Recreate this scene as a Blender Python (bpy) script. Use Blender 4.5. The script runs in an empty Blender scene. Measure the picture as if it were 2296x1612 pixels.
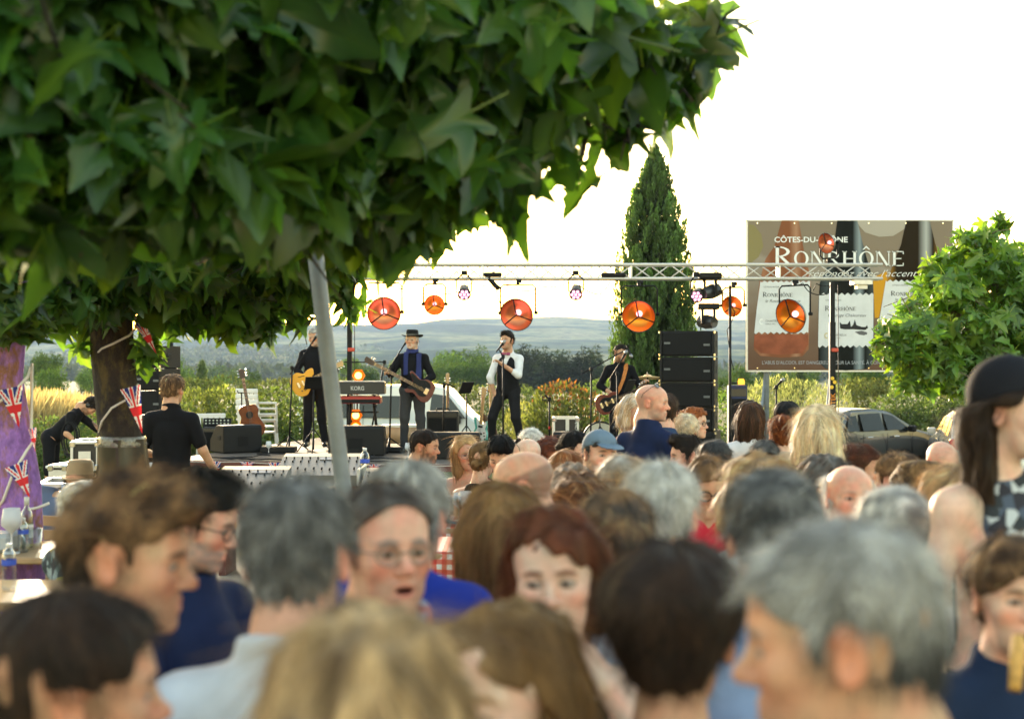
import bpy, bmesh, math, random
import numpy as np
from mathutils import Vector, Matrix, Euler
f32 = np.float32
SC = bpy.context.scene
COL = SC.collection
rng = np.random.default_rng(7)
random.seed(7)
# ------------------------------------------------------------------ camera, sky, sun, exposure
CAMZ = 1.65
FPX = 3190.0            # focal length in pixels of a 2296 x 1612 picture
cam = bpy.data.cameras.new('camera')
camo = bpy.data.objects.new('camera', cam); COL.objects.link(camo)
camo.location = (0, 0, CAMZ); camo.rotation_euler = (math.radians(90), 0, 0)
cam.sensor_width = 36; cam.lens = 36 * FPX / 2296
cam.clip_start = 0.05; cam.clip_end = 20000
cam.dof.use_dof = True; cam.dof.focus_distance = 15.0; cam.dof.aperture_fstop = 3.1
SC.camera = camo
SUN_EL, SUN_AZ = 8.0, -16.0      # degrees; azimuth from straight ahead, negative = left
wd = bpy.data.worlds.new('World'); SC.world = wd; wd.use_nodes = True
wn = wd.node_tree; wn.nodes.clear()
sky = wn.nodes.new('ShaderNodeTexSky'); sky.sky_type = 'NISHITA'; sky.sun_disc = False
sky.sun_elevation = math.radians(SUN_EL); sky.sun_rotation = math.radians(SUN_AZ)
sky.air_density = 1.28; sky.dust_density = 1.0; sky.ozone_density = 0.0
bg = wn.nodes.new('ShaderNodeBackground'); bg.inputs[1].default_value = 0.13
wo = wn.nodes.new('ShaderNodeOutputWorld')
wn.links.new(sky.outputs[0], bg.inputs[0]); wn.links.new(bg.outputs[0], wo.inputs[0])
sl = bpy.data.lights.new('sun', 'SUN'); sl.energy = 2.0; sl.angle = math.radians(3.0); sl.color = (1.0, 0.82, 0.60)
so = bpy.data.objects.new('sun', sl); COL.objects.link(so)
_e, _a = math.radians(SUN_EL), math.radians(SUN_AZ)
_sd = Vector((math.sin(_a) * math.cos(_e), math.cos(_a) * math.cos(_e), math.sin(_e)))
so.rotation_euler = _sd.to_track_quat('Z', 'Y').to_euler(); so.location = (-5, 30, 20)
vs = SC.view_settings
vs.view_transform = 'Standard'; vs.look = 'None'; vs.gamma = 1.0; vs.use_curve_mapping = False
vs.exposure = 2.68
SC.render.engine = 'CYCLES'
SC.cycles.use_denoising = True
SC.cycles.max_bounces = 7; SC.cycles.diffuse_bounces = 3; SC.cycles.glossy_bounces = 3
SC.cycles.transmission_bounces = 5; SC.cycles.transparent_max_bounces = 8; SC.cycles.volume_bounces = 1
SC.cycles.sample_clamp_indirect = 6.0
SC.cycles.caustics_reflective = False; SC.cycles.caustics_refractive = False
# ------------------------------------------------------------------ helpers
def W(vx, vy, d):
 """point seen at (vx, vy) of the 2296 x 1612 picture, d metres ahead"""
 return Vector(((vx - 1148) / FPX * d, d, CAMZ - (vy - 806) / FPX * d))
GP = [(-30, 0.0), (4, 0.0), (8, -0.12), (12, -0.27), (16, -0.41), (20, -0.52), (27, -0.75), (30, -0.88), (36, -0.96), (40, -1.1), (60, -2.2), (120, -4.0), (250, -6.5), (500, -9.0), (1000, -12.0), (1500, -13.0)]
def gz(d):
 return float(np.interp(d, [p[0] for p in GP], [p[1] for p in GP]))
def link(name, me, mat=None, parent=None):
 o = bpy.data.objects.new(name, me); COL.objects.link(o)
 if me is not None and mat is not None:
  ms = mat if isinstance(mat, (list, tuple)) else [mat]
  if len(me.materials) == 0:
   for m in ms: me.materials.append(m)
 if parent is not None: o.parent = parent
 return o
def tag(o, label=None, cat=None, group=None, kind=None):
 if label: o['label'] = label
 if cat: o['category'] = cat
 if group: o['group'] = group
 if kind: o['kind'] = kind
 return o
def empty(name, loc, rz=0.0, label=None, cat=None, group=None):
 o = bpy.data.objects.new(name, None); COL.objects.link(o)
 o.location = loc; o.rotation_euler = (0, 0, rz); o.empty_display_size = 0.1
 return tag(o, label, cat, group)
def np_mesh(name, V, F, smooth=True, col=None, mi=None):
 """V (n,3); F (m,k) array or list of such arrays"""
 me = bpy.data.meshes.new(name)
 if not isinstance(F, list): F = [F]
 F = [np.asarray(f, np.int32) for f in F if len(f)]
 V = np.asarray(V, f32)
 me.vertices.add(len(V)); me.vertices.foreach_set('co', V.ravel())
 nl = sum(f.size for f in F); npoly = sum(len(f) for f in F)
 me.loops.add(nl); me.polygons.add(npoly)
 me.loops.foreach_set('vertex_index', np.concatenate([f.ravel() for f in F]))
 tot = np.concatenate([np.full(len(f), f.shape[1], np.int32) for f in F])
 st = np.concatenate([[0], np.cumsum(tot)[:-1]]).astype(np.int32)
 me.polygons.foreach_set('loop_start', st)
 if mi is not None: me.polygons.foreach_set('material_index', np.asarray(mi, np.int32))
 me.polygons.foreach_set('use_smooth', np.full(npoly, bool(smooth)))
 if col is not None:
  c = np.ones((len(V), 4), f32); c[:, :3] = col
  a = me.color_attributes.new('col', 'FLOAT_COLOR', 'POINT'); a.data.foreach_set('color', c.ravel())
 me.update(calc_edges=True); me.validate()
 return me
class MB:
 """collects simple solids into one mesh"""
 def __init__(s): s.v = []; s.f = []; s.m = []; s.cur = 0; s.n = 0
 def add(s, V, F):
  V = [tuple(p) for p in V]
  s.v += V; s.f += [tuple(i + s.n for i in f) for f in F]; s.m += [s.cur] * len(F); s.n += len(V); return s
 def box(s, c, size, R=None, taper=1.0):
  x, y, z = [q / 2 for q in size]; P = []
  for (a, b, w) in ((-1,-1,-1),(1,-1,-1),(1,1,-1),(-1,1,-1),(-1,-1,1),(1,-1,1),(1,1,1),(-1,1,1)):
   t = taper if w > 0 else 1.0
   p = Vector((a * x * t, b * y * t, w * z))
   if R is not None: p = R @ p
   P.append(p + Vector(c))
  return s.add(P, [(3,2,1,0),(4,5,6,7),(0,1,5,4),(1,2,6,5),(2,3,7,6),(3,0,4,7)])
 def rbox(s, c, size, b, R=None):
  """box with chamfered edges"""
  x, y, z = [q / 2 for q in size]; P = []; idx = {}
  for sx in (-1, 1):
   for sy in (-1, 1):
    for sz in (-1, 1):
     for ax in range(3):
      q = [sx * (x - b), sy * (y - b), sz * (z - b)]
      q[ax] = (sx * x, sy * y, sz * z)[ax]
      p = Vector(q)
      if R is not None: p = R @ p
      idx[(sx, sy, sz, ax)] = len(P); P.append(p + Vector(c))
  F = []
  def fo(f, n):
   a, b_, c_ = [P[i] for i in f[:3]]
   nn = (b_ - a).cross(c_ - a); n = Vector(n)
   if R is not None: n = R @ n
   F.append(tuple(f) if nn.dot(n) > 0 else tuple(reversed(f)))
  for ax in range(3):
   o1, o2 = [k for k in range(3) if k != ax]
   for sg in (-1, 1):
    f = []
    for (u, v) in ((-1,-1),(1,-1),(1,1),(-1,1)):
     q = [0, 0, 0]; q[ax] = sg; q[o1] = u; q[o2] = v; f.append(idx[(*q, ax)])
    n = [0, 0, 0]; n[ax] = sg; fo(f, n)
  for ax in range(3):
   o1, o2 = [k for k in range(3) if k != ax]
   for u in (-1, 1):
    for v in (-1, 1):
     q0 = [0, 0, 0]; q0[o1] = u; q0[o2] = v; q1 = list(q0); q0[ax] = -1; q1[ax] = 1
     n = [0, 0, 0]; n[o1] = u; n[o2] = v
     fo([idx[(*q0, o1)], idx[(*q1, o1)], idx[(*q1, o2)], idx[(*q0, o2)]], n)
  for sx in (-1, 1):
   for sy in (-1, 1):
    for sz in (-1, 1):
     fo([idx[(sx, sy, sz, k)] for k in range(3)], (sx, sy, sz))
  return s.add(P, F)
 def tube(s, pts, r, n=8, closed=False, cap=True):
  pts = [Vector(p) for p in pts]; m = len(pts)
  rr = r if isinstance(r, (list, tuple)) else [r] * m
  P = []; up = None
  for i, p in enumerate(pts):
   if closed: t = pts[(i + 1) % m] - pts[i - 1]
   else: t = pts[min(i + 1, m - 1)] - pts[max(i - 1, 0)]
   if t.length < 1e-9: t = Vector((0, 0, 1))
   t.normalize()
   if up is None: up = t.orthogonal().normalized()
   up = (up - t * up.dot(t))
   if up.length < 1e-6: up = t.orthogonal()
   up.normalize(); b = t.cross(up)
   for k in range(n):
    a = 2 * math.pi * k / n
    P.append(p + (up * math.cos(a) + b * math.sin(a)) * rr[i])
  F = []
  for i in range(m if closed else m - 1):
   j = (i + 1) % m
   for k in range(n):
    l = (k + 1) % n; F.append((i * n + k, i * n + l, j * n + l, j * n + k))
  if cap and not closed:
   F.append(tuple(reversed(range(n)))); F.append(tuple(range((m - 1) * n, m * n)))
  return s.add(P, F)
 def lathe(s, prof, n=16, o=(0, 0, 0), axis='Z', R=None, cap=True):
  P = []; o = Vector(o)
  for (r, z) in prof:
   for k in range(n):
    a = 2 * math.pi * k / n; p = Vector((r * math.cos(a), r * math.sin(a), z))
    if R is not None: p = R @ p
    P.append(p + o)
  F = []
  for i in range(len(prof) - 1):
   for k in range(n):
    l = (k + 1) % n; F.append((i * n + k, i * n + l, (i + 1) * n + l, (i + 1) * n + k))
  if cap:
   F.append(tuple(reversed(range(n)))); F.append(tuple(range((len(prof) - 1) * n, len(prof) * n)))
  return s.add(P, F)
 def prism(s, outline, t, R=None, o=(0, 0, 0)):
  """outline [(x, z)] counter-clockwise seen from -Y, extruded along +Y by t"""
  o = Vector(o); n = len(outline); P = []
  for y in (0, t):
   for (x, z) in outline:
    p = Vector((x, y, z))
    if R is not None: p = R @ p
    P.append(p + o)
  F = [tuple(range(n)), tuple(reversed(range(n, 2 * n)))]
  for i in range(n):
   j = (i + 1) % n; F.append((i, n + i, n + j, j))
  return s.add(P, F)
 def mesh(s, name, smooth=False):
  me = bpy.data.meshes.new(name); me.from_pydata(s.v, [], s.f)
  me.polygons.foreach_set('material_index', s.m)
  if smooth: me.polygons.foreach_set('use_smooth', [True] * len(s.f))
  me.update(); return me
 def build(s, name, mat, parent=None, smooth=False, auto=None):
  me = s.mesh(name, smooth)
  o = link(name, me, mat, parent)
  if auto: me.set_sharp_from_angle(angle=math.radians(auto))
  return o
def RZ(a): return Matrix.Rotation(a, 3, 'Z')
def RX(a): return Matrix.Rotation(a, 3, 'X')
def RY(a): return Matrix.Rotation(a, 3, 'Y')
def arc(c, r, a0, a1, n, plane='XZ'):
 o = []
 for i in range(n + 1):
  a = a0 + (a1 - a0) * i / n; u, v = r * math.cos(a), r * math.sin(a)
  o.append(Vector(c) + (Vector((u, 0, v)) if plane == 'XZ' else Vector((u, v, 0)) if plane == 'XY' else Vector((0, u, v))))
 return o
# ------------------------------------------------------------------ materials
MATS = {}
def mat(name, color=(0.5, 0.5, 0.5), rough=0.6, metal=0.0, spec=0.5, noise=None, bump=None, attr=None, emit=None, estr=0.0, transl=0.0, trans=0.0, sub=0.0, coat=0.0):
 """noise=(scale, amount) varies the colour; bump=(scale, strength, distance); attr = colour attribute that multiplies the colour"""
 if name in MATS: return MATS[name]
 m = bpy.data.materials.new(name); m.use_nodes = True; nt = m.node_tree; N = nt.nodes; L = nt.links
 b = N['Principled BSDF']
 b.inputs['Base Color'].default_value = (*color, 1); b.inputs['Roughness'].default_value = rough
 b.inputs['Metallic'].default_value = metal; b.inputs['Specular IOR Level'].default_value = spec
 if trans: b.inputs['Transmission Weight'].default_value = trans
 if coat: b.inputs['Coat Weight'].default_value = coat
 if sub:
  b.inputs['Subsurface Weight'].default_value = sub; b.inputs['Subsurface Scale'].default_value = 0.012
  b.inputs['Subsurface Radius'].default_value = (1.0, 0.35, 0.2)
 if emit: b.inputs['Emission Color'].default_value = (*emit, 1); b.inputs['Emission Strength'].default_value = estr
 src = None
 if attr:
  a = N.new('ShaderNodeAttribute'); a.attribute_name = attr; src = a.outputs['Color']
 tc = None
 if noise or bump: tc = N.new('ShaderNodeTexCoord')
 if noise:
  t = N.new('ShaderNodeTexNoise'); t.inputs['Scale'].default_value = noise[0]; t.inputs['Detail'].default_value = 6; t.inputs['Roughness'].default_value = 0.6
  L.new(tc.outputs['Object'], t.inputs['Vector'])
  r = N.new('ShaderNodeMapRange'); r.inputs[1].default_value = 0.25; r.inputs[2].default_value = 0.75
  r.inputs[3].default_value = 1 - noise[1]; r.inputs[4].default_value = 1 + noise[1]; L.new(t.outputs['Fac'], r.inputs[0])
  mx = N.new('ShaderNodeMix'); mx.data_type = 'RGBA'; mx.blend_type = 'MULTIPLY'; mx.inputs[0].default_value = 1
  if src is None: mx.inputs[6].default_value = (*color, 1)
  else: L.new(src, mx.inputs[6])
  L.new(r.outputs[0], mx.inputs[7]); src = mx.outputs[2]
 if src is not None: L.new(src, b.inputs['Base Color'])
 if bump:
  t2 = N.new('ShaderNodeTexNoise'); t2.inputs['Scale'].default_value = bump[0]; t2.inputs['Detail'].default_value = 5
  L.new(tc.outputs['Object'], t2.inputs['Vector'])
  bp = N.new('ShaderNodeBump'); bp.inputs['Strength'].default_value = bump[1]; bp.inputs['Distance'].default_value = bump[2]
  L.new(t2.outputs['Fac'], bp.inputs['Height']); L.new(bp.outputs[0], b.inputs['Normal'])
 if transl:
  tr = N.new('ShaderNodeBsdfTranslucent'); ms = N.new('ShaderNodeMixShader'); ms.inputs[0].default_value = transl
  if src is not None: L.new(src, tr.inputs[0])
  else: tr.inputs[0].default_value = (*color, 1)
  L.new(b.outputs[0], ms.inputs[1]); L.new(tr.outputs[0], ms.inputs[2]); L.new(ms.outputs[0], N['Material Output'].inputs['Surface'])
 MATS[name] = m
 return m
def emat(name, color, strength):
 if name in MATS: return MATS[name]
 m = bpy.data.materials.new(name); m.use_nodes = True; nt = m.node_tree
 e = nt.nodes.new('ShaderNodeEmission'); e.inputs[0].default_value = (*color, 1); e.inputs[1].default_value = strength
 nt.links.new(e.outputs[0], nt.nodes['Material Output'].inputs['Surface']); MATS[name] = m
 return m
# ------------------------------------------------------------------ implicit surfaces (bodies, clothes, hair)
class Field:
 def __init__(s, xs, ys, zs):
  s.ax = [np.asarray(a, f32) for a in (xs, ys, zs)]
  s.D = np.full([len(a) for a in s.ax], 1.0, f32)
 def block(s, lo, hi):
  sl = []
  for a, l, h in zip(s.ax, lo, hi):
   i = max(int(np.searchsorted(a, l)) - 1, 0); j = min(int(np.searchsorted(a, h)) + 1, len(a)); sl.append(slice(i, j))
  if any(q.stop - q.start <= 0 for q in sl): return None, None
  g = [a[q] for a, q in zip(s.ax, sl)]
  return tuple(sl), (g[0][:, None, None], g[1][None, :, None], g[2][None, None, :])
 def apply(s, prims, H=None):
  """prims: (mode, k, kind, params...) ; H = (R 3x3, origin, scale) frame of the prims"""
  for (mode, k, kind, prm) in prims:
   c, rad = BOUND[kind](prm)
   c = np.asarray(c, float); rad = float(rad)
   if H is not None: c = H[0] @ (c * H[2]) + H[1]; rad *= H[2]
   mg = rad + k + 0.03
   sl, g = s.block(c - mg, c + mg)
   if sl is None: continue
   if H is not None:
    R, o, sc = H
    x, y, z = [(q - f32(oo)) for q, oo in zip(g, o)]
    Rt = (R.T / sc).astype(f32)
    p = [Rt[i, 0] * x + Rt[i, 1] * y + Rt[i, 2] * z for i in range(3)]
   else: p = list(g); sc = 1.0
   d = EVAL[kind](prm, *p) * f32(sc)
   a = s.D[sl]
   if mode == '+': r = smin(a, d, k)
   elif mode == '-': r = -smin(-a, d, k)
   s.D[sl] = r
 def cut(s, fn, k=0.0):
  """intersect with fn(X, Y, Z) <= 0 over the whole field"""
  X, Y, Z = s.ax[0][:, None, None], s.ax[1][None, :, None], s.ax[2][None, None, :]
  s.D = -smin(-s.D, -fn(X, Y, Z).astype(f32) + np.zeros_like(s.D), k)
 def displace(s, fn):
  X, Y, Z = s.ax[0][:, None, None], s.ax[1][None, :, None], s.ax[2][None, None, :]
  m = np.abs(s.D) < 0.06
  if not m.any(): return
  XX, YY, ZZ = [np.broadcast_to(q, s.D.shape)[m] for q in (X, Y, Z)]
  s.D[m] += fn(XX, YY, ZZ).astype(f32)
 def mesh(s):
  D = s.D; S = D < 0; nx, ny, nz = D.shape
  c = [S[i:nx-1+i, j:ny-1+j, k:nz-1+k] for i in (0, 1) for j in (0, 1) for k in (0, 1)]
  al = c[0].copy(); an = c[0].copy()
  for q in c[1:]: al &= q; an |= q
  I, J, K = np.nonzero(an & ~al)
  n = len(I)
  if n == 0: return np.zeros((0, 3), f32), np.zeros((0, 4), np.int32)
  idx = np.full((nx-1, ny-1, nz-1), -1, np.int32); idx[I, J, K] = np.arange(n)
  offs = [(i, j, k) for i in (0, 1) for j in (0, 1) for k in (0, 1)]
  val = [D[I+o[0], J+o[1], K+o[2]] for o in offs]
  pos = [np.stack([s.ax[0][I+o[0]], s.ax[1][J+o[1]], s.ax[2][K+o[2]]], 1) for o in offs]
  acc = np.zeros((n, 3), f32); cnt = np.zeros(n, f32)
  for a in range(8):
   for b in range(a + 1, 8):
    if sum(abs(u - v) for u, v in zip(offs[a], offs[b])) != 1: continue
    m = (val[a] < 0) != (val[b] < 0)
    t = (val[a][m] / (val[a][m] - val[b][m]))[:, None]
    acc[m] += pos[a][m] * (1 - t) + pos[b][m] * t; cnt[m] += 1
  V = acc / cnt[:, None]
  Q = []
  for ax in range(3):
   sl0 = [slice(None)] * 3; sl1 = [slice(None)] * 3; sl0[ax] = slice(0, -1); sl1[ax] = slice(1, None)
   o1, o2 = [(1, 2), (2, 0), (0, 1)][ax]
   E = S[tuple(sl0)] != S[tuple(sl1)]
   ii = np.stack(np.nonzero(E), 1)
   dims = (nx, ny, nz)
   ok = (ii[:, o1] > 0) & (ii[:, o2] > 0) & (ii[:, o1] < dims[o1]-1) & (ii[:, o2] < dims[o2]-1)
   ii = ii[ok]
   def at(d1, d2):
    q = ii.copy(); q[:, o1] -= d1; q[:, o2] -= d2; return idx[q[:, 0], q[:, 1], q[:, 2]]
   quad = np.stack([at(1, 1), at(0, 1), at(0, 0), at(1, 0)], 1)
   ins = S[ii[:, 0], ii[:, 1], ii[:, 2]]
   quad[~ins] = quad[~ins][:, ::-1]
   Q.append(quad)
  Q = np.concatenate(Q); Q = Q[(Q >= 0).all(1)]
  return V, Q
def smin(a, b, k):
 if k <= 0: return np.minimum(a, b)
 h = np.maximum(f32(k) - np.abs(a - b), 0) / f32(k)
 return np.minimum(a, b) - h * h * f32(k * 0.25)
def _ell(p, x, y, z):
 c, r = p[0], p[1]
 x, y, z = x - f32(c[0]), y - f32(c[1]), z - f32(c[2])
 if len(p) > 2:
  R = p[2]; x, y, z = [f32(R[0][i]) * x + f32(R[1][i]) * y + f32(R[2][i]) * z for i in range(3)]
 k0 = np.sqrt((x / f32(r[0])) ** 2 + (y / f32(r[1])) ** 2 + (z / f32(r[2])) ** 2)
 k1 = np.sqrt((x / f32(r[0] ** 2)) ** 2 + (y / f32(r[1] ** 2)) ** 2 + (z / f32(r[2] ** 2)) ** 2) + f32(1e-6)
 return k0 * (k0 - 1) / k1
def _cap(p, x, y, z):
 a, b, ra, rb = p[:4]
 d = [float(b[i] - a[i]) for i in range(3)]; L = sum(q * q for q in d) + 1e-12
 x, y, z = x - f32(a[0]), y - f32(a[1]), z - f32(a[2])
 h = np.clip((x * f32(d[0]) + y * f32(d[1]) + z * f32(d[2])) / f32(L), 0, 1)
 return np.sqrt((x - h * f32(d[0])) ** 2 + (y - h * f32(d[1])) ** 2 + (z - h * f32(d[2])) ** 2) - (f32(ra) + h * f32(rb - ra))
def _box(p, x, y, z):
 c, hs, r = p[:3]
 x, y, z = x - f32(c[0]), y - f32(c[1]), z - f32(c[2])
 if len(p) > 3:
  R = p[3]; x, y, z = [f32(R[0][i]) * x + f32(R[1][i]) * y + f32(R[2][i]) * z for i in range(3)]
 qx, qy, qz = np.abs(x) - f32(hs[0] - r), np.abs(y) - f32(hs[1] - r), np.abs(z) - f32(hs[2] - r)
 return np.sqrt(np.maximum(qx, 0) ** 2 + np.maximum(qy, 0) ** 2 + np.maximum(qz, 0) ** 2) + np.minimum(np.maximum(qx, np.maximum(qy, qz)), 0) - f32(r)
def _tor(p, x, y, z):
 c, R0, r, R = p
 x, y, z = x - f32(c[0]), y - f32(c[1]), z - f32(c[2])
 x, y, z = [f32(R[0][i]) * x + f32(R[1][i]) * y + f32(R[2][i]) * z for i in range(3)]
 return np.sqrt((np.sqrt(x * x + y * y) - f32(R0)) ** 2 + z * z) - f32(r)
EVAL = {'e': _ell, 'c': _cap, 'b': _box, 't': _tor}
BOUND = {'e': lambda p: (p[0], max(p[1])),
   'c': lambda p: ([(p[0][i] + p[1][i]) / 2 for i in range(3)], 0.5 * math.dist(p[0], p[1]) + max(p[2], p[3])),
   'b': lambda p: (p[0], math.sqrt(sum(q * q for q in p[1]))),
   't': lambda p: (p[0], p[1] + p[2])}
def P3(kind, *prm, k=0.02, m='+'): return (m, k, kind, prm)
def wob(seed, n, freq):
 """cheap smooth 3-D noise in [-1, 1]: a sum of plane waves"""
 r = np.random.default_rng(seed); K = r.normal(size=(n, 3)); K *= (freq * r.uniform(0.6, 1.5, n) / np.linalg.norm(K, axis=1))[:, None]; ph = r.uniform(0, 6.28, n)
 def f(x, y, z):
  o = 0
  for i in range(n): o = o + np.sin(f32(K[i, 0]) * x + f32(K[i, 1]) * y + f32(K[i, 2]) * z + f32(ph[i]))
  return o / f32(math.sqrt(n) * 1.2)
 return f
def graded(lo, hi, flo, fhi, fine, coarse):
 """axis from lo to hi, fine between flo and fhi, coarse elsewhere"""
 a = [flo]
 x = flo; st = fine
 while x > lo: st = min(st * 1.25, coarse); x -= st; a.insert(0, x)
 x = flo
 while x < fhi: x += fine; a.append(x)
 st = fine
 while x < hi: st = min(st * 1.25, coarse); x += st; a.append(x)
 return np.array(a, f32)
def normals(V, Q):
 a, b, c, d = V[Q[:, 0]], V[Q[:, 1]], V[Q[:, 2]], V[Q[:, 3]]
 fn = np.cross(c - a, d - b); N = np.zeros_like(V)
 for i in range(4): np.add.at(N, Q[:, i], fn)
 return N / (np.linalg.norm(N, axis=1, keepdims=True) + 1e-9), fn
# ------------------------------------------------------------------ people
def rot3(yaw, pitch, roll=0.0):
 """face turned by yaw (0 = towards -Y, positive = towards +X), nodding by pitch (positive = down), leaning by roll"""
 M = Matrix.Rotation(math.radians(yaw), 3, 'Z') @ Matrix.Rotation(math.radians(pitch), 3, 'X') @ Matrix.Rotation(math.radians(roll), 3, 'Y')
 return np.array(M)
def head_prims(o):
 fem = o.get('fem', 0); fat = o.get('fat', 0.0); child = o.get('child', 0); nose = o.get('nose', 1.0)
 jw = (0.046 if fem else 0.051) + 0.012 * fat; ck = 0.061 + 0.01 * fat
 P = [P3('e', (0, 0.014, 0.036), (0.0785, 0.097, 0.078)),
   P3('e', (0, -0.012, 0.035), (0.067, 0.084, 0.066), k=0.03),
   P3('e', (0, -0.036, -0.030), (ck, 0.056, 0.084), k=0.03),
   P3('e', (0, -0.040, -0.076), (jw, 0.048, 0.036), k=0.03),
   P3('e', (0, -0.081, -0.103), (0.019 if fem else 0.023, 0.014, 0.013), k=0.025),
   P3('c', (0, 0.028, -0.03), (0, 0.045, -0.13), 0.058 - 0.012 * fem + 0.012 * fat, 0.062 - 0.014 * fem + 0.014 * fat, k=0.03)]
 if fat > 0.4: P.append(P3('e', (0, -0.035, -0.112), (0.05, 0.05, 0.028), k=0.03))
 for s in (-1, 1):
  P += [P3('e', (s * 0.044, -0.064, -0.022), (0.02 + 0.006 * fat, 0.02, 0.02), k=0.025)]
  P += [P3('c', (s * 0.014, -0.086, 0.020), (s * 0.044, -0.072, 0.018), 0.010 - 0.003 * fem, 0.008, k=0.018)]
 for s in (-1, 1):
  P += [P3('e', (s * 0.031, -0.100, 0.001), (0.020, 0.016, 0.0115), k=0.016, m='-')]
 nl = 0.0115 * nose
 P += [P3('c', (0, -0.086, 0.010), (0, -0.101 - nl * 0.6, -0.026), 0.0075, 0.0095 * nose ** 0.5, k=0.014),
   P3('e', (0, -0.104 - nl * 0.65, -0.031), (0.0115, 0.010, 0.0095), k=0.010)]
 for s in (-1, 1):
  P += [P3('e', (s * 0.0115, -0.0985, -0.0345), (0.0085, 0.010, 0.0072), k=0.008)]
  P += [P3('e', (s * 0.0065, -0.108, -0.043), (0.0042, 0.006, 0.004), k=0.004, m='-')]
 if o.get('open'):
  q = o['open']
  P += [P3('c', (-0.016, -0.090, -0.060), (0.016, -0.090, -0.060), 0.0075, 0.0075, k=0.010),
    P3('c', (-0.014, -0.087, -0.074 - q), (0.014, -0.087, -0.074 - q), 0.0078, 0.0078, k=0.010),
    P3('e', (0, -0.100, -0.067 - q / 2), (0.019, 0.022, 0.004 + q / 2), k=0.005, m='-')]
 else:
  P += [P3('c', (-0.017, -0.0905, -0.0615), (0.017, -0.0905, -0.0615), 0.0065, 0.0065, k=0.010),
    P3('c', (-0.014, -0.0905, -0.0735), (0.014, -0.0905, -0.0735), 0.0072, 0.0072, k=0.010),
    P3('e', (0, -0.103, -0.0675), (0.025, 0.012, 0.0022), k=0.004, m='-')]
 for s in (-1, 1):
  P += [P3('e', (s * 0.031, -0.0790, 0.001), (0.0125, 0.0125, 0.0105), k=0.004)]
  Re = np.array(Matrix.Rotation(math.radians(s * 22), 3, 'Z') @ Matrix.Rotation(math.radians(-12), 3, 'X'))
  P += [P3('e', (s * 0.079, 0.012, -0.006), (0.0075, 0.0195, 0.0325), Re, k=0.007),
    P3('e', (s * 0.087, 0.008, -0.004), (0.006, 0.010, 0.018), Re, k=0.006, m='-')]
 return P
def body_joints(o):
 """joints in body space (faces -Y, neck base at the origin)"""
 fem = o.get('fem', 0); w = o.get('build', 1.0)
 sh = (0.145 if fem else 0.172) * (0.9 + 0.1 * w)
 fl = o['floor']; seated = o.get('seated', True)
 J = dict(sh=sh)
 hipz = -0.56
 for s, n in ((-1, 'R'), (1, 'L')):
  J['sh' + n] = (s * sh, 0.01, -0.098)
  if seated:
   J['el' + n] = (s * (sh + 0.05), -0.10, -0.34); J['wr' + n] = (s * (sh - 0.08), -0.33, -0.36)
   J['hp' + n] = (s * 0.09, 0.0, hipz); J['kn' + n] = (s * 0.12, -0.42, hipz + 0.02); J['an' + n] = (s * 0.12, -0.40, fl + 0.08)
  else:
   J['el' + n] = (s * (sh + 0.06), 0.03, -0.36); J['wr' + n] = (s * (sh + 0.07), -0.04, -0.60)
   J['hp' + n] = (s * 0.09, 0.0, hipz); J['kn' + n] = (s * 0.10, -0.02, (hipz + fl) / 2 - 0.01); J['an' + n] = (s * 0.11, 0.02, fl + 0.08)
 J.update(o.get('joints', {}))
 return J
def V3(a): return np.asarray(a, float)
def hand_prims(wr, el, mode, s):
 """palm, four fingers and a thumb; mode: 'relax', 'fist' (round a bar along 'bar') or 'flat'"""
 wr, el = V3(wr), V3(el); f = wr - el; f /= np.linalg.norm(f)
 side = np.cross(f, (0, 0, 1.0));
 if np.linalg.norm(side) < 0.2: side = np.cross(f, (0, 1.0, 0))
 side /= np.linalg.norm(side); up = np.cross(side, f)
 m = wr + f * 0.05
 P = [P3('b', m, (0.040, 0.045, 0.016), 0.014, np.stack([side, f, up], 1), k=0.02)]
 for i in range(4):
  a = wr + f * 0.088 + side * (0.030 - 0.020 * i); L = (0.032, 0.036, 0.034, 0.027)[i]
  c = 0.9 if mode == 'fist' else 0.35
  d1 = f * math.cos(c * 0.7) - up * math.sin(c * 0.7); d2 = f * math.cos(c * 2.2) - up * math.sin(c * 2.2)
  b = a + d1 * L; e = b + d2 * L
  P += [P3('c', a, b, 0.0095, 0.0085, k=0.006), P3('c', b, e, 0.0085, 0.0075, k=0.004)]
 t0 = wr + f * 0.03 + side * 0.034 * s; t1 = t0 + side * 0.028 * s + f * 0.028 - up * 0.01; t2 = t1 + f * 0.028 - up * 0.018
 P += [P3('c', t0, t1, 0.013, 0.0105, k=0.012), P3('c', t1, t2, 0.0105, 0.009, k=0.005)]
 return P
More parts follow.
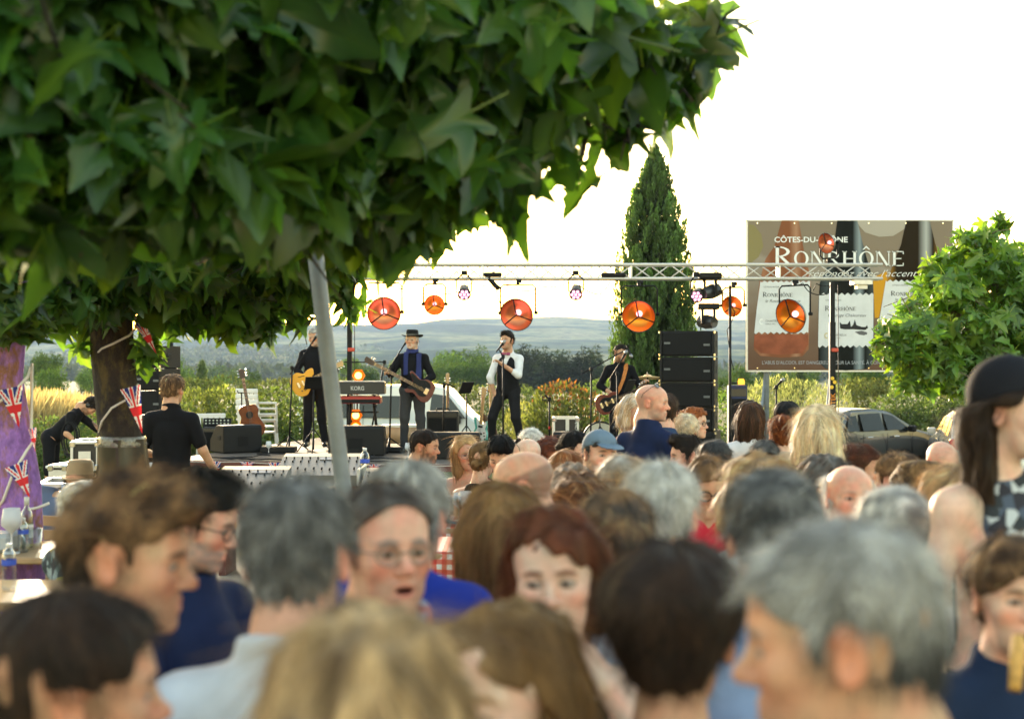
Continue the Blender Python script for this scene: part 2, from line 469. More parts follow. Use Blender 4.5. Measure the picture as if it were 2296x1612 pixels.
def torso_prims(o, J, inf=0.0):
 fem = o.get('fem', 0); b = o.get('build', 1.0); sh = J['sh']; i = inf; q = o.get('lean', 0.0)
 P = [P3('e', (0, 0.0, -0.215), (sh * 0.86 + i, 0.108 * b + i, 0.175 + i), k=0.05),
   P3('e', (0, -0.01 - q * 0.5, -0.39), ((0.125 if fem else 0.145) * b + i, 0.105 * b + i, 0.17 + i), k=0.06),
   P3('e', (0, 0.02, -0.56), (0.165 * b + i, 0.115 * b + i, 0.12 + i), k=0.06)]
 for n in 'RL':
  P += [P3('c', (0, 0.018, -0.045), V3(J['sh' + n]) + (0, 0, 0.004), 0.050 + i, 0.054 + i, k=0.05)]
 if fem:
  for s in (-1, 1): P += [P3('e', (s * 0.07, -0.085, -0.245), (0.062 + i, 0.06 + i, 0.06 + i), k=0.04)]
 elif b > 1.1: P += [P3('e', (0, -0.07, -0.38), (0.13 * b + i, 0.11 * b + i, 0.14 + i), k=0.06)]
 return P
def limb_prims(o, J, part, inf=0.0, upto=1.0):
 b = 0.85 + 0.15 * o.get('build', 1.0); g = b * (0.88 if o.get('fem') else 1.0); P = []
 for n in 'RL':
  if part == 'arm':
   a, e, w = V3(J['sh' + n]), V3(J['el' + n]), V3(J['wr' + n])
   u = min(upto, 1.0); P += [P3('c', a, a + (e - a) * u, 0.052 * g + inf, (0.052 - 0.012 * u) * g + inf, k=0.03)]
   if upto > 1.0:
    u = min(upto - 1, 1.0); P += [P3('c', e, e + (w - e) * u, 0.041 * g + inf, (0.041 - 0.014 * u) * g + inf * 0.9, k=0.02)]
  else:
   h, kk, an = V3(J['hp' + n]), V3(J['kn' + n]), V3(J['an' + n])
   P += [P3('c', h, kk, 0.082 * g + inf, 0.058 * g + inf, k=0.04)]
   P += [P3('c', kk, an if upto >= 2 else kk + (an - kk) * max(upto - 1, 0), 0.055 * g + inf, (0.040 if upto >= 2 else 0.05) * g + inf, k=0.03)]
 return P
SKIN = {'fair': (0.62, 0.37, 0.26), 'rosy': (0.60, 0.32, 0.225), 'tan': (0.50, 0.27, 0.165), 'pale': (0.66, 0.43, 0.33)}
HAIRC = {'black': (0.006, 0.005, 0.005), 'dark': (0.016, 0.010, 0.007), 'brown': (0.042, 0.022, 0.012), 'chest': (0.085, 0.034, 0.015), 'auburn': (0.105, 0.027, 0.011),
   'red': (0.26, 0.075, 0.016), 'sandy': (0.27, 0.15, 0.068), 'blonde': (0.50, 0.335, 0.17), 'plat': (0.66, 0.54, 0.36), 'dgrey': (0.045, 0.044, 0.044),
   'grey': (0.17, 0.168, 0.165), 'lgrey': (0.42, 0.41, 0.385), 'white': (0.62, 0.60, 0.55), 'dblonde': (0.27, 0.155, 0.062)}
M_SKIN = mat('skin', rough=0.5, spec=0.3, attr='col', noise=(45, 0.13), bump=(350, 0.08, 0.002), sub=0.0)
M_HAIR = mat('hair', rough=0.62, spec=0.22, attr='col', noise=(140, 0.25), transl=0.18)
M_EYEW = mat('eye_white', (0.62, 0.58, 0.54), 0.2)
def fabric(name, color, rough=0.85, bump=0.25, scale=250):
 return mat('fabric_' + name, color, rough, spec=0.12, noise=(14, 0.12), bump=(scale, bump, 0.003), transl=0.0)
def paint_skin(V, Hd, o):
 """skin colours in head space: lips, brows, eyes, beard, blush"""
 R, H0, s = Hd
 p = ((V - H0) @ R) / s; x, y, z = p[:, 0], p[:, 1], p[:, 2]; ax = np.abs(x)
 base = np.array(SKIN[o.get('skin', 'fair')]); hc = np.array(HAIRC[o.get('hair', 'brown')])
 C = np.tile(base, (len(V), 1)); n1 = wob(o['seed'] + 5, 6, 45)(*p.T)
 C *= (1 + 0.07 * n1)[:, None]; n2 = wob(o['seed'] + 6, 6, 130)(*p.T); C *= np.stack([1 + 0.03 * n2, 1 - 0.07 * n2, 1 - 0.08 * n2], 1)
 def mix(m, c, a=1.0):
  m = (np.clip(m, 0, 1) * a)[:, None]; C[:] = C * (1 - m) + np.array(c) * m
 hd = (z > -0.16)
 blush = np.exp(-(((ax - 0.045) / 0.02) ** 2 + ((z + 0.03) / 0.02) ** 2)) * (y < -0.03) + 0.9 * np.exp(-((x / 0.014) ** 2 + ((z + 0.03) / 0.014) ** 2)) * (y < -0.09) + 0.8 * (ax > 0.076) * hd * (np.abs(z) < 0.04)
 mix(blush, base * (1.12, 0.70, 0.66), 0.7 * o.get('blush', 1.0))
 if not o.get('beard') and not o.get('fem') and not o.get('child'): o['beard'] = ('dgrey', 0.15)
 if o.get('beard'):
  bc = np.array(HAIRC[o['beard'][0]]); st = o['beard'][1]
  zone = np.clip((-0.047 - z - 0.35 * np.maximum(0, y + 0.03) + 0.9 * np.maximum(0, ax - 0.045)) / 0.010, 0, 1) * np.clip((z + 0.155) / 0.02, 0, 1) * (y < 0.012) * hd
  zone = np.maximum(zone, np.clip(1 - np.abs(y + 0.012) / 0.016, 0, 1) * (ax > 0.05) * (z < 0.0) * (z > -0.1))
  lip = (ax < 0.020) & (z > -0.079) & (z < -0.057)
  mix(zone * ~lip * (0.8 + 0.25 * wob(o['seed'] + 9, 5, 200)(*p.T)), bc, st)
 if o.get('scalp'):
  mix(np.clip((z - 0.01 + 0.75 * y - 0.004) / 0.02, 0, 1), np.array(HAIRC[o['scalp'][0]]) * 0.6 + base * 0.25, o['scalp'][1])
 if o.get('ringp'):
  mix(np.clip((0.045 + 0.3 * y - z) / 0.015, 0, 1) * np.clip((z + 0.06) / 0.02, 0, 1) * np.clip((y + 0.035 - 0.7 * np.maximum(0, -z)) / 0.02, 0, 1) * (np.hypot(y - 0.014, z + 0.006) > 0.03), np.array(HAIRC[o['ringp'][0]]), o['ringp'][1])
 lipc = np.array(o.get('lips', base * (0.88, 0.50, 0.50)))
 q = o.get('open', 0)
 mix(np.clip(1.5 - ((x / 0.023) ** 2 + ((z + 0.0675 + q / 2) / (0.0125 + q / 2)) ** 2) * 1.4, 0, 1) * (y < -0.075), lipc, 0.85)
 if q: mix(((x / 0.017) ** 2 + ((z + 0.067 + q / 2) / (0.004 + q / 2)) ** 2 < 1.0) * (y < -0.06) * (y > -0.092), (0.06, 0.015, 0.012), 1.0)
 br = np.clip(1.6 - ((ax - 0.031) / 0.020) ** 2 - ((z - 0.0225 + 0.25 * np.maximum(0, ax - 0.035)) / 0.0048) ** 2, 0, 1) * (y < -0.055)
 mix(br, np.array(HAIRC[o.get('brow', o.get('hair', 'brown'))]) * 1.1, o.get('browa', 0.8))
 if o.get('shut'):
  mix(np.clip(1.2 - ((ax - 0.031) / 0.014) ** 2 - ((z + 0.005) / 0.0032) ** 2, 0, 1) * (y < -0.07), (0.05, 0.025, 0.02), 0.85)
 else:
  ex, ez = ax - 0.031, z + 0.0008
  eye = np.clip((1.05 - (ex / 0.0145) ** 2 - (ez / 0.0043) ** 2) / 0.25, 0, 1) * (y < -0.072)
  lash = np.clip((1.25 - (ex / 0.0165) ** 2 - (ez / 0.0074) ** 2) / 0.25, 0, 1) * (y < -0.07)
  mix(lash, base * 0.22 if o.get('fem') else base * 0.38, 0.85)
  mix(eye, (0.42, 0.37, 0.34), 0.9)
  gx = o.get('gaze', 0.0) * 0.005
  mix(np.clip((1.2 - ((x - np.sign(x) * 0.031 - gx) / 0.0062) ** 2 - (ez / 0.0052) ** 2) / 0.3, 0, 1) * (y < -0.072), o.get('iris', (0.035, 0.022, 0.015)), 1.0)
  mix(np.exp(-(((ax - 0.028) / 0.013) ** 2 + ((z - 0.013) / 0.005) ** 2)) * (y < -0.06), base * (0.62, 0.52, 0.5), 0.5)
 return np.clip(C, 0.004, 0.9)
def hair_field(o, F, Hd):
 st = o['style']; t = o.get('vol', 0.010); H = Hd; wide = o.get('wide', 0.0)
 R, H0, s = Hd
 def hs(X, Y, Z):
  x, y, z = X - f32(H0[0]), Y - f32(H0[1]), Z - f32(H0[2]); Rt = (R.T / s).astype(f32)
  return [Rt[i, 0] * x + Rt[i, 1] * y + Rt[i, 2] * z for i in range(3)]
 lng = st in ('long', 'bob'); ts = t if lng or st == 'curly' else 0.35 * t
 A = [P3('e', (0, 0.014, 0.036), (0.0800 + ts + wide, 0.0985 + ts, 0.079 + t)),
   P3('e', (0, -0.012, 0.036), (0.071 + ts + wide, 0.0855 + t * 0.7, 0.067 + t), k=0.03),
   P3('e', (0, 0.006, 0.066), (0.069 + t + wide, 0.086 + t, 0.047 + t), k=0.03)]
 L = o.get('len', 0.2)
 if st in ('short', 'crew', 'quiff', 'spiky', 'curly', 'ring', 'updo', 'bun', 'pony', 'pixie'):
  A += [P3('e', (0, 0.050, -0.020), (0.056 + ts * 0.5, 0.047 + ts, 0.062), k=0.03)]
  if st == 'quiff': A += [P3('e', (0.0, -0.074, 0.100), (0.050, 0.046, 0.028), k=0.03), P3('e', (0.0, -0.02, 0.122), (0.052, 0.07, 0.02), k=0.03)]
  if st == 'pixie': A += [P3('e', (0, 0.045, 0.05), (0.085 + t, 0.075 + t, 0.07), k=0.03), P3('e', (0.015, -0.066, 0.075), (0.05, 0.035, 0.03), k=0.02)]
  if st == 'bun': A += [P3('e', (0, 0.115, 0.015 + o.get('bunz', 0)), (0.036, 0.034, 0.034), k=0.008)]
  if st == 'updo': A += [P3('e', (0, 0.06, 0.09), (0.055, 0.055, 0.045), k=0.02)]
  if st == 'pony': A += [P3('e', (0, 0.108, 0.03), (0.022, 0.022, 0.022), k=0.008), P3('c', (0, 0.125, 0.025), (0.01, 0.135, -0.05), 0.026, 0.03, k=0.01), P3('c', (0.01, 0.135, -0.05), (0.0, 0.115, -0.05 - L), 0.03, 0.010, k=0.02)]
 else:   # long, bob
  A += [P3('e', (0, 0.055, -0.03), (0.085 + t + wide, 0.06 + t, 0.10), k=0.04)]
  for sx in (-1, 1):
   A += [P3('c', (sx * 0.068, 0.015, 0.02), (sx * (0.078 + wide), 0.012 + o.get('fwd', 0.0) * 0.0, -0.06 - L * 0.5), 0.026 + t, 0.022 + t, k=0.04),
     P3('c', (sx * (0.078 + wide), 0.02, -0.06 - L * 0.5), (sx * (0.055 + wide), 0.035, -0.09 - L), 0.024 + t, 0.018, k=0.04)]
  A += [P3('c', (0, 0.075, -0.02), (0, 0.075, -0.08 - L), 0.055 + t, 0.040, k=0.05), P3('c', (-0.045, 0.065, -0.02), (-0.045, 0.068, -0.08 - L), 0.04 + t, 0.028, k=0.04), P3('c', (0.045, 0.065, -0.02), (0.045, 0.068, -0.08 - L), 0.04 + t, 0.028, k=0.04)]
  if st == 'bob': A += [P3('e', (0, 0.035, -0.05), (0.10 + t + wide, 0.075, 0.06), k=0.04)]
 F.apply(A, H)
 hl = o.get('hairline', 0.0)
 fringe = o.get('fringe', 0)
 def cut(X, Y, Z):
  x, y, z = hs(X, Y, Z)
  if st in ('long', 'bob'):
   # open face: remove the volume ahead of the face plane, below the fringe
   front = np.maximum(y + f32(0.030 - o.get('frame', 0.0)), z - f32(0.062 - hl) + f32(0.9) * np.abs(x) * (0 if fringe else 1) * 0 - f32(0.0))
   xx = x - f32(o.get('part', 0.0))
   line = f32(0.074 - hl) - f32(7.0) * xx * xx if not fringe else f32(0.030) + 0 * x
   c = -np.maximum(y + f32(0.028 - o.get('frame', 0.0)), z - line)
   if o.get('capped'): c = np.maximum(c, z - f32(0.040) + f32(0.28) * y)
   return c * f32(s)
  if st == 'ring':
   c = np.maximum(f32(-0.055) - z + f32(0.0), z - f32(0.055 + o.get('ringz', 0.0)) - f32(0.35) * y)
   c = np.maximum(c, f32(-0.03) - y)
   c2 = -(y + f32(0.75) * 0 + np.maximum(0, f32(0.01) - z) * f32(1.0) - f32(0.012))
   return np.maximum(c, c2) * f32(s)
  # short: tilted hair line from the forehead over the ears to the nape
  a = f32(0.060 - hl);
  line = a - (y + f32(0.085)) * f32(0.80) - f32(4.0) * x * x * (y < -0.03)
  line = np.where(y < f32(-0.03), np.maximum(f32(0.009) + a - (y + f32(0.085)) * f32(0.5) - f32(3.0) * x * x, f32(0.02)), line)
  line = np.maximum(line, f32(-0.072 + o.get('nape', 0.0)))
  if fringe: line = np.where(y < f32(-0.03), line - f32(fringe) , line)
  c0 = z - f32(0.040) + f32(0.28) * y
  sb = (np.abs(y + f32(0.022)) - f32(0.012))     # sideburns
  c = line - z
  if o.get('burns', 1): c = np.minimum(c, np.maximum(np.maximum(sb, f32(-0.028) - z), f32(0.045) - np.abs(x)))
  if st != 'pixie' and not o.get('ears'): c = np.maximum(c, f32(1) * np.minimum(f32(0.034) - np.sqrt((y - f32(0.014)) ** 2 + (z + f32(0.006)) ** 2), np.abs(x) - f32(0.055)))
  if st == 'bun' or st == 'pony' or st == 'updo': c = np.minimum(c, f32(0.09) - y)
  if o.get('capped'): c = np.maximum(c, c0)
  return c * f32(s)
 F.cut(cut, 0.006 if st not in ('long', 'bob') else 0.010)
 am = o.get('rag', 0.0055); sd = o['seed']
 w1, w2 = wob(sd, 7, 150), wob(sd + 1, 7, 60)
 crown = np.array((0.0, 0.03, 0.12))
 if st in ('curly', 'spiky') or o.get('curl'):
  a2 = o.get('curl', 0.006); F.displace(lambda X, Y, Z: (lambda q: (w1(*[v * 0.55 for v in q]) * f32(a2) + w2(*q) * f32(a2 * 0.7)))(hs(X, Y, Z)) * f32(s))
 else:
  def st_noise(X, Y, Z):
   q = hs(X, Y, Z); ang = np.arctan2(q[0], q[1] - f32(0.02) + 1e-4)
   if st in ('long', 'bob'): return (w1(q[0] * 1.2, q[1] * 1.2, q[2] * 0.12) * f32(am) + w2(q[0] * 1.3, q[1] * 1.3, q[2] * 0.15) * f32(am * 1.2)) * f32(s)
   rr = np.sqrt(q[0] ** 2 + (q[1] - f32(0.02)) ** 2)
   return (w1(np.sin(ang) * f32(0.10), np.cos(ang) * f32(0.10), rr * 0.25 + q[2] * 0.2) * f32(am) + w2(*q) * f32(am * 0.6)) * f32(s)
  F.displace(st_noise)
def strands(V, Q, Hd, o, n, wid, length):
 """thin ribbons lying on the hair surface"""
 if len(Q) == 0: return None
 R, H0, s = Hd; sd = np.random.default_rng(o['seed'] + 77)
 N, fn = normals(V, Q); ar = np.linalg.norm(fn, axis=1); pr = ar / ar.sum()
 fi = sd.choice(len(Q), n, p=pr); w = sd.dirichlet((1, 1, 1, 1), n)
 p = np.einsum('nk,nkc->nc', w, V[Q[fi]]); nn = np.einsum('nk,nkc->nc', w, N[Q[fi]]); nn /= np.linalg.norm(nn, axis=1, keepdims=True) + 1e-9
 ph = ((p - H0) @ R) / s; nh = nn @ R
 st = o['style']
 crown = np.array((o.get('part', 0.0), 0.05, 0.115))
 d = ph - crown; d /= np.linalg.norm(d, axis=1, keepdims=True) + 1e-6
 if st in ('long', 'bob'):
  pt = np.stack([ph[:, 0] - o.get('part', 0.0), ph[:, 1] * 0.6 - 0.02, np.zeros(n)], 1); pt /= np.linalg.norm(pt, axis=1, keepdims=True) + 1e-6
  fr = np.clip((-0.02 - ph[:, 1]) / 0.03, 0, 1)[:, None]; sg = np.sign(ph[:, 0] - o.get('part', 0.0))
  pt = pt * (1 - fr) + np.stack([sg, np.full(n, 0.45), np.zeros(n)], 1) * fr
  d = pt * np.clip((ph[:, 2] - 0.02) / 0.06, 0, 1)[:, None] + np.array((0, 0, -1.0)) * np.clip((0.11 - ph[:, 2]) / 0.06, 0.1, 1)[:, None]
 elif st in ('bun', 'pony', 'updo'):
  d = np.array((0, 0.11, 0.03)) - ph
 elif st in ('quiff', 'spiky'):
  d = d * 0.6 + np.array((0, -0.4, 0.75)) * np.clip((ph[:, 2] - 0.05) / 0.05, 0, 1)[:, None]
 d = d + sd.normal(0, o.get('mess', 0.14 if st in ('long', 'bob') else 0.42), (n, 3))
 d -= nh * (d * nh).sum(1, keepdims=True); d /= np.linalg.norm(d, axis=1, keepdims=True) + 1e-6
 lift = o.get('lift', 0.07 if st in ('long', 'bob') else 0.6)
 L = length * sd.uniform(0.5, 1.3, n)[:, None]
 side = np.cross(d, nh); m = 4; pts = []
 curl = sd.normal(0, (0.08 if st in ('long', 'bob') else 0.25) + (0.9 if o.get('curl') else 0), n)[:, None]
 for i in range(m):
  u = i / (m - 1)
  q = ph + d * L * u + nh * L * (lift * u * (1 - 0.45 * u) ) + side * curl * L * u * u * 0.5 - np.array((0, 0, 1.0)) * L * 0.18 * u * u + nh * 0.0006
  ww = wid * (1 - 0.75 * u)
  pts += [q - side * ww / 2, q + side * ww / 2]
 tipq = pts[-1]; bad = ((tipq[:, 1] < o.get('frame', 0.0) - 0.028) & (tipq[:, 2] < 0.060 - o.get('hairline', 0.0))) if st in ('long', 'bob') and not o.get('fringe') else ((tipq[:, 1] < -0.06) & (tipq[:, 2] < 0.048 - o.get('hairline', 0.0) - o.get('fringe', 0)))
 for i in range(2, 2 * m): pts[i] = np.where(bad[:, None], pts[0] + (pts[i] - pts[0]) * 0.12, pts[i])
 SV = np.stack(pts, 1).reshape(-1, 3)
 SV = (SV * s) @ R.T + H0
 b = np.arange(n)[:, None] * (2 * m)
 F = np.concatenate([b + np.array([2*i, 2*i+1, 2*i+3, 2*i+2]) for i in range(m - 1)])
 return SV, F, np.repeat(np.arange(n), 2 * m), np.repeat(ph, 2 * m, axis=0)
def hair_color(ph, o, jit):
 hc = np.array(HAIRC[o['hair']]); n = len(ph)
 w = wob(o['seed'] + 3, 8, 120)
 if o['style'] in ('long', 'bob'): v = w(ph[:, 0], ph[:, 1], ph[:, 2] * 0.08)
 else: v = w(*ph.T)
 f = np.exp(0.30 * v + jit)
 C = hc * f[:, None]
 if 'mix' in o:
  c2 = np.array(HAIRC[o['mix'][0]]); a = np.clip(o['mix'][1] + 0.32 * wob(o['seed'] + 4, 6, 95)(ph[:, 0] * 1.3, ph[:, 1], ph[:, 2] * (0.2 if o['style'] in ('long', 'bob') else 1)) + jit * 0.5, 0, 1)[:, None]
  C = C * (1 - a) + c2 * f[:, None] * a
 if 'sides' in o:   # different colour low on the sides and nape
  c2 = np.array(HAIRC[o['sides']]); a = np.clip((0.035 - ph[:, 2]) / 0.05, 0, 1)[:, None]
  C = C * (1 - a) + c2 * f[:, None] * a
 return np.clip(C, 0.003, 0.85)
PERSON_N = [0]
def person(label, vx, vtop, d, yaw=180, pitch=0, roll=0, byaw=None, scale=1.0, seated=True, shirt=None, trousers=None, cloth=None, res=None, group=None, **o):
 """one person: body mesh (head to feet) with hair, shirt, trousers and extras as children. (vx, vtop) = crown of the head in the photo"""
 PERSON_N[0] += 1; o['seed'] = PERSON_N[0] * 31 + 11
 byaw = yaw if byaw is None else byaw
 rel = rot3(yaw - byaw, pitch, roll); o['seated'] = seated
 t = o.get('vol', 0.010) if o.get('style') else 0.0
 top = W(vx, vtop, d)
 # head origin in the world: crown is 0.114 above it along the tilted head axis
 hsc = scale * o.get('hs', 1.0); tilt = o.get('tilt', 0.0)
 H0w = np.array(top) - np.array((0, 0, 1.0)) * (0.112 + t) * hsc
 nb = np.array((0, -0.035, 0.155)) * (0.5 * scale + 0.5 * hsc)                 # head origin relative to the neck base, body space
 nb = nb + np.array(o.get('neck', (0, 0, 0)))
 Bw = np.array(Matrix.Rotation(math.radians(byaw), 3, 'Z') @ Matrix.Rotation(math.radians(tilt), 3, 'X'))
 N0w = H0w - Bw @ nb
 ground = o.get('ground', gz(d)); o['floor'] = (ground - N0w[2]) / scale if not tilt else -1.5
 J = body_joints(o)
 Hd = (rel, nb, hsc)
 r = res or max(0.0036, 0.00072 * d)
 R2 = max(0.014, r * 1.6)
 pts = np.array([v for k_, v in J.items() if k_ != 'sh']) * scale
 lo = pts.min(0) - 0.16; hi = pts.max(0) + 0.16
 lo = np.minimum(lo, (-0.3, -0.25, -0.7)); hi = np.maximum(hi, (0.3, 0.25, nb[2] + 0.15 * hsc)); lo[2] = max(lo[2], o['floor'] * scale - 0.01)
 hr = 0.135 * hsc
 def axes(fine=True):
  return [graded(lo[i], hi[i], nb[i] - hr, nb[i] + (hr if i < 2 else 0.125 * hsc), r, R2) for i in range(3)]
 ident = (np.eye(3), np.zeros(3), scale)
 # --- body
 F = Field(*axes())
 B = torso_prims(o, J) + limb_prims(o, J, 'arm', upto=2.0) + limb_prims(o, J, 'leg', upto=2.0)
 for n, s in (('R', -1), ('L', 1)):
  B += hand_prims(J['wr' + n], J['el' + n], o.get('hand', 'relax'), s)
  a = V3(J['an' + n]); B += [P3('c', a + (0, 0.02, -0.04), a + (0, -0.14, -0.055), 0.035, 0.028, k=0.02)]
 F.apply(B, ident)
 hp = rel @ (np.array((0, 0.045, -0.12)) * hsc) + nb
 F.apply([P3('c', tuple(hp / scale), (0, 0.018, -0.05), 0.060 - 0.014 * o.get('fem', 0) + 0.012 * o.get('fat', 0), 0.068 - 0.012 * o.get('fem', 0), k=0.04)], ident)
 F.apply(head_prims(o), Hd)
 V, Q = F.mesh()
 C = paint_skin(V, Hd, o)
 me = np_mesh('person', V, Q, True, C)
 root = link('person', me, M_SKIN); root.location = Vector(N0w); root.rotation_euler = (math.radians(tilt), 0, math.radians(byaw))
 # put the origin on the ground under the body
 dz = float(N0w[2] - ground) if not tilt else 0.0; V2 = V.copy(); V2[:, 2] += dz
 me.vertices.foreach_set('co', V2.ravel())
 if not tilt: root.location.z = ground
 tag(root, label, 'person', group)
 off = np.array((0, 0, dz))
 def child(name, V_, F_, m, col=None, smooth=True):
  return link(name, np_mesh(name, np.asarray(V_) + off, F_, smooth, col), m, root)
 # --- hair
 if o.get('style'):
  L = o.get('len', 0.2) if o['style'] in ('long', 'bob', 'pony') else 0.0
  hrr = 0.16 * hsc; lo_h = nb - (hrr, hrr, (0.12 + L + 0.03) * hsc); hi_h = nb + hrr * 1.05
  hres = max(0.0042, r)
  Fh = Field(*[np.arange(lo_h[i], hi_h[i] + hres, hres) for i in range(3)])
  hair_field(o, Fh, Hd)
  HV, HQ = Fh.mesh()
  if len(HV):
   ph = ((HV - nb) @ rel) / hsc
   jr = np.random.default_rng(o['seed'])
   HC = hair_color(ph, o, np.zeros(len(HV)))
   ns = o.get('ns', int(4200 if d < 2.6 else 3400 if d < 6 else 2200 if d < 9.5 else 900))
   wid = max(0.0009, d * 0.00022) * (1.4 if o['style'] in ('long', 'bob') else 1.0)
   sr = strands(HV, HQ, Hd, o, ns, wid, o.get('sl', 0.10 if o['style'] in ('long',) else 0.07 if o['style'] == 'bob' else 0.032))
   SV, SF, sid, sph = sr
   jit = jr.normal(0, 0.55, ns)[sid]
   SCc = hair_color(sph, o, jit)
   child('hair', np.concatenate([HV, SV]), [HQ, SF + len(HV)], M_HAIR, np.concatenate([HC, SCc]))
 # --- shirt
 if shirt is not None:
  sm = shirt['m']; sleeve = shirt.get('sleeve', 0.55); inf = shirt.get('inf', 0.012)
  Fs = Field(*[graded(lo[i], hi[i], -0.1, 0.1, max(0.009, r), max(0.012, r * 1.2)) for i in range(3)])
  A = torso_prims(o, J, inf) + (limb_prims(o, J, 'arm', inf, upto=sleeve) if sleeve > 0 else [])
  nk = shirt.get('neck', 0.0); vn = shirt.get('vneck', 0.0)
  if nk == 0 and not vn: A += [P3('c', (0, 0.016, -0.07), (0, 0.012, 0.03), 0.074 + inf - 0.012 * o.get('fem', 0), 0.064 + inf - 0.013 * o.get('fem', 0), k=0.03)]
  Fs.apply(A, ident)
  def cutn(X, Y, Z):
   z = Z - f32(scale * (0.026 + nk)) - f32(0.25) * Y
   if sleeve <= 0: z = np.maximum(z, np.abs(X) - f32((J['sh'] - 0.045 - shirt.get('strap', 0)) * scale) - 0 * Z)
   if vn: z = np.maximum(z, np.minimum(f32(0.10) * 0 + (Z + f32(vn)) - np.abs(X) * f32(1.6), -Y) )
   return np.maximum(z, f32(-0.66 * scale + (0 if seated else shirt.get('hem', 0))) - Z)
  Fs.cut(cutn, 0.012)
  w1, w2 = wob(o['seed'] + 20, 7, 26), wob(o['seed'] + 21, 6, 60)
  fo = shirt.get('fold', 0.005)
  Fs.displace(lambda X, Y, Z: w1(X, Y * 0.6, Z * 0.7) * f32(fo) + w2(X, Y, Z) * f32(fo * 0.35) * np.abs(w1(X * 0.5, Z, Y)))
  if shirt.get('collar'):
   Rc = np.array(Matrix.Rotation(math.radians(14), 3, 'X'))
   Fs.apply([P3('t', (0, 0.004, 0.012), 0.068, 0.011, Rc, k=0.012), P3('t', (0, 0.005, 0.026), 0.066, 0.010, Rc, k=0.012)], ident)
  elif sleeve > 0 and not vn and nk == 0: Fs.apply([P3('t', (0, 0.010, 0.020), 0.068 - 0.010 * o.get('fem', 0), 0.011, np.array(Matrix.Rotation(math.radians(18), 3, 'X')), k=0.02)], ident)
  SV, SQ = Fs.mesh()
  if len(SV): child(shirt.get('name', 'shirt'), SV, SQ, sm)
 # --- trousers
 if trousers is not None:
  Ft = Field(*[np.arange(lo[i], (hi[i] if i < 2 else -0.4) + 0.02, 0.014) for i in range(3)])
  TP = [P3('e', (0, 0.02, -0.56), (0.175 * o.get('build', 1.0), 0.125 * o.get('build', 1.0), 0.13), k=0.05)] + limb_prims(o, J, 'leg', 0.013, upto=trousers.get('len', 2.0))
  Ft.apply(TP, ident)
  w1 = wob(o['seed'] + 30, 7, 30)
  Ft.displace(lambda X, Y, Z: w1(X, Y, Z * 1.3) * f32(0.004))
  Ft.cut(lambda X, Y, Z: Z + f32(0.50 * scale) + 0 * X, 0.01)
  TV, TQ = Ft.mesh()
  if len(TV): child('trousers', TV, TQ, trousers['m'])
  mbs = []
  if trousers.get('shoes', True):
   for n in 'RL':
    Fz = Field(*[np.arange(J['an' + n][i] * scale - 0.2, J['an' + n][i] * scale + 0.12, 0.012) for i in range(3)])
    a = V3(J['an' + n]); Fz.apply([P3('c', a + (0, 0.02, -0.035), a + (0, -0.15, -0.05), 0.045, 0.036, k=0.02), P3('c', a, a + (0, 0.01, -0.04), 0.048, 0.05, k=0.02)], ident)
    Fz.cut(lambda X, Y, Z: f32(o['floor'] * scale + 0.002) - Z + 0 * X, 0.0)
    ZV, ZQ = Fz.mesh()
    if len(ZV): child('shoe', ZV, ZQ, trousers.get('shoe', M_SHOE))
 # --- extras in head space
 def put(name, mb, m, smooth=True):
  Vh = (np.array([tuple(p) for p in mb.v]) * hsc) @ rel.T + nb + off
  me2 = bpy.data.meshes.new(name); me2.from_pydata([tuple(p) for p in Vh], [], mb.f); me2.polygons.foreach_set('use_smooth', [smooth] * len(mb.f)); me2.update()
  return link(name, me2, m, root)
 ex = o.get('extra', ())
 for e in ex:
  nm, kw = (e, {}) if isinstance(e, str) else e
  EXTRA[nm](put, kw, dict(rel=rel, nb=nb, scale=hsc, off=off, child=child, o=o, J=J, ident=ident, lo=lo, hi=hi))
 root['_j'] = 0; del root['_j']
 o['_root'] = root; o['_J'] = J; o['_off'] = off; o['_scale'] = scale; o['_Hd'] = Hd
 return o
M_SHOE = mat('black_shoe', (0.015, 0.014, 0.013), 0.45)
M_FRAME = mat('black_frame', (0.012, 0.011, 0.010), 0.25)
M_LENS = mat('dark_lens', (0.010, 0.010, 0.012), 0.06, spec=0.8)
def clear_lens():
 if 'clear_lens' in MATS: return MATS['clear_lens']
 m = bpy.data.materials.new('clear_lens'); m.use_nodes = True; nt = m.node_tree; N = nt.nodes
 t = N.new('ShaderNodeBsdfTransparent'); t.inputs[0].default_value = (0.93, 0.95, 0.95, 1)
 g = N.new('ShaderNodeBsdfGlossy'); g.inputs['Roughness'].default_value = 0.03
 ms = N.new('ShaderNodeMixShader'); ms.inputs[0].default_value = 0.07
 nt.links.new(t.outputs[0], ms.inputs[1]); nt.links.new(g.outputs[0], ms.inputs[2]); nt.links.new(ms.outputs[0], N['Material Output'].inputs['Surface'])
 MATS['clear_lens'] = m; return m
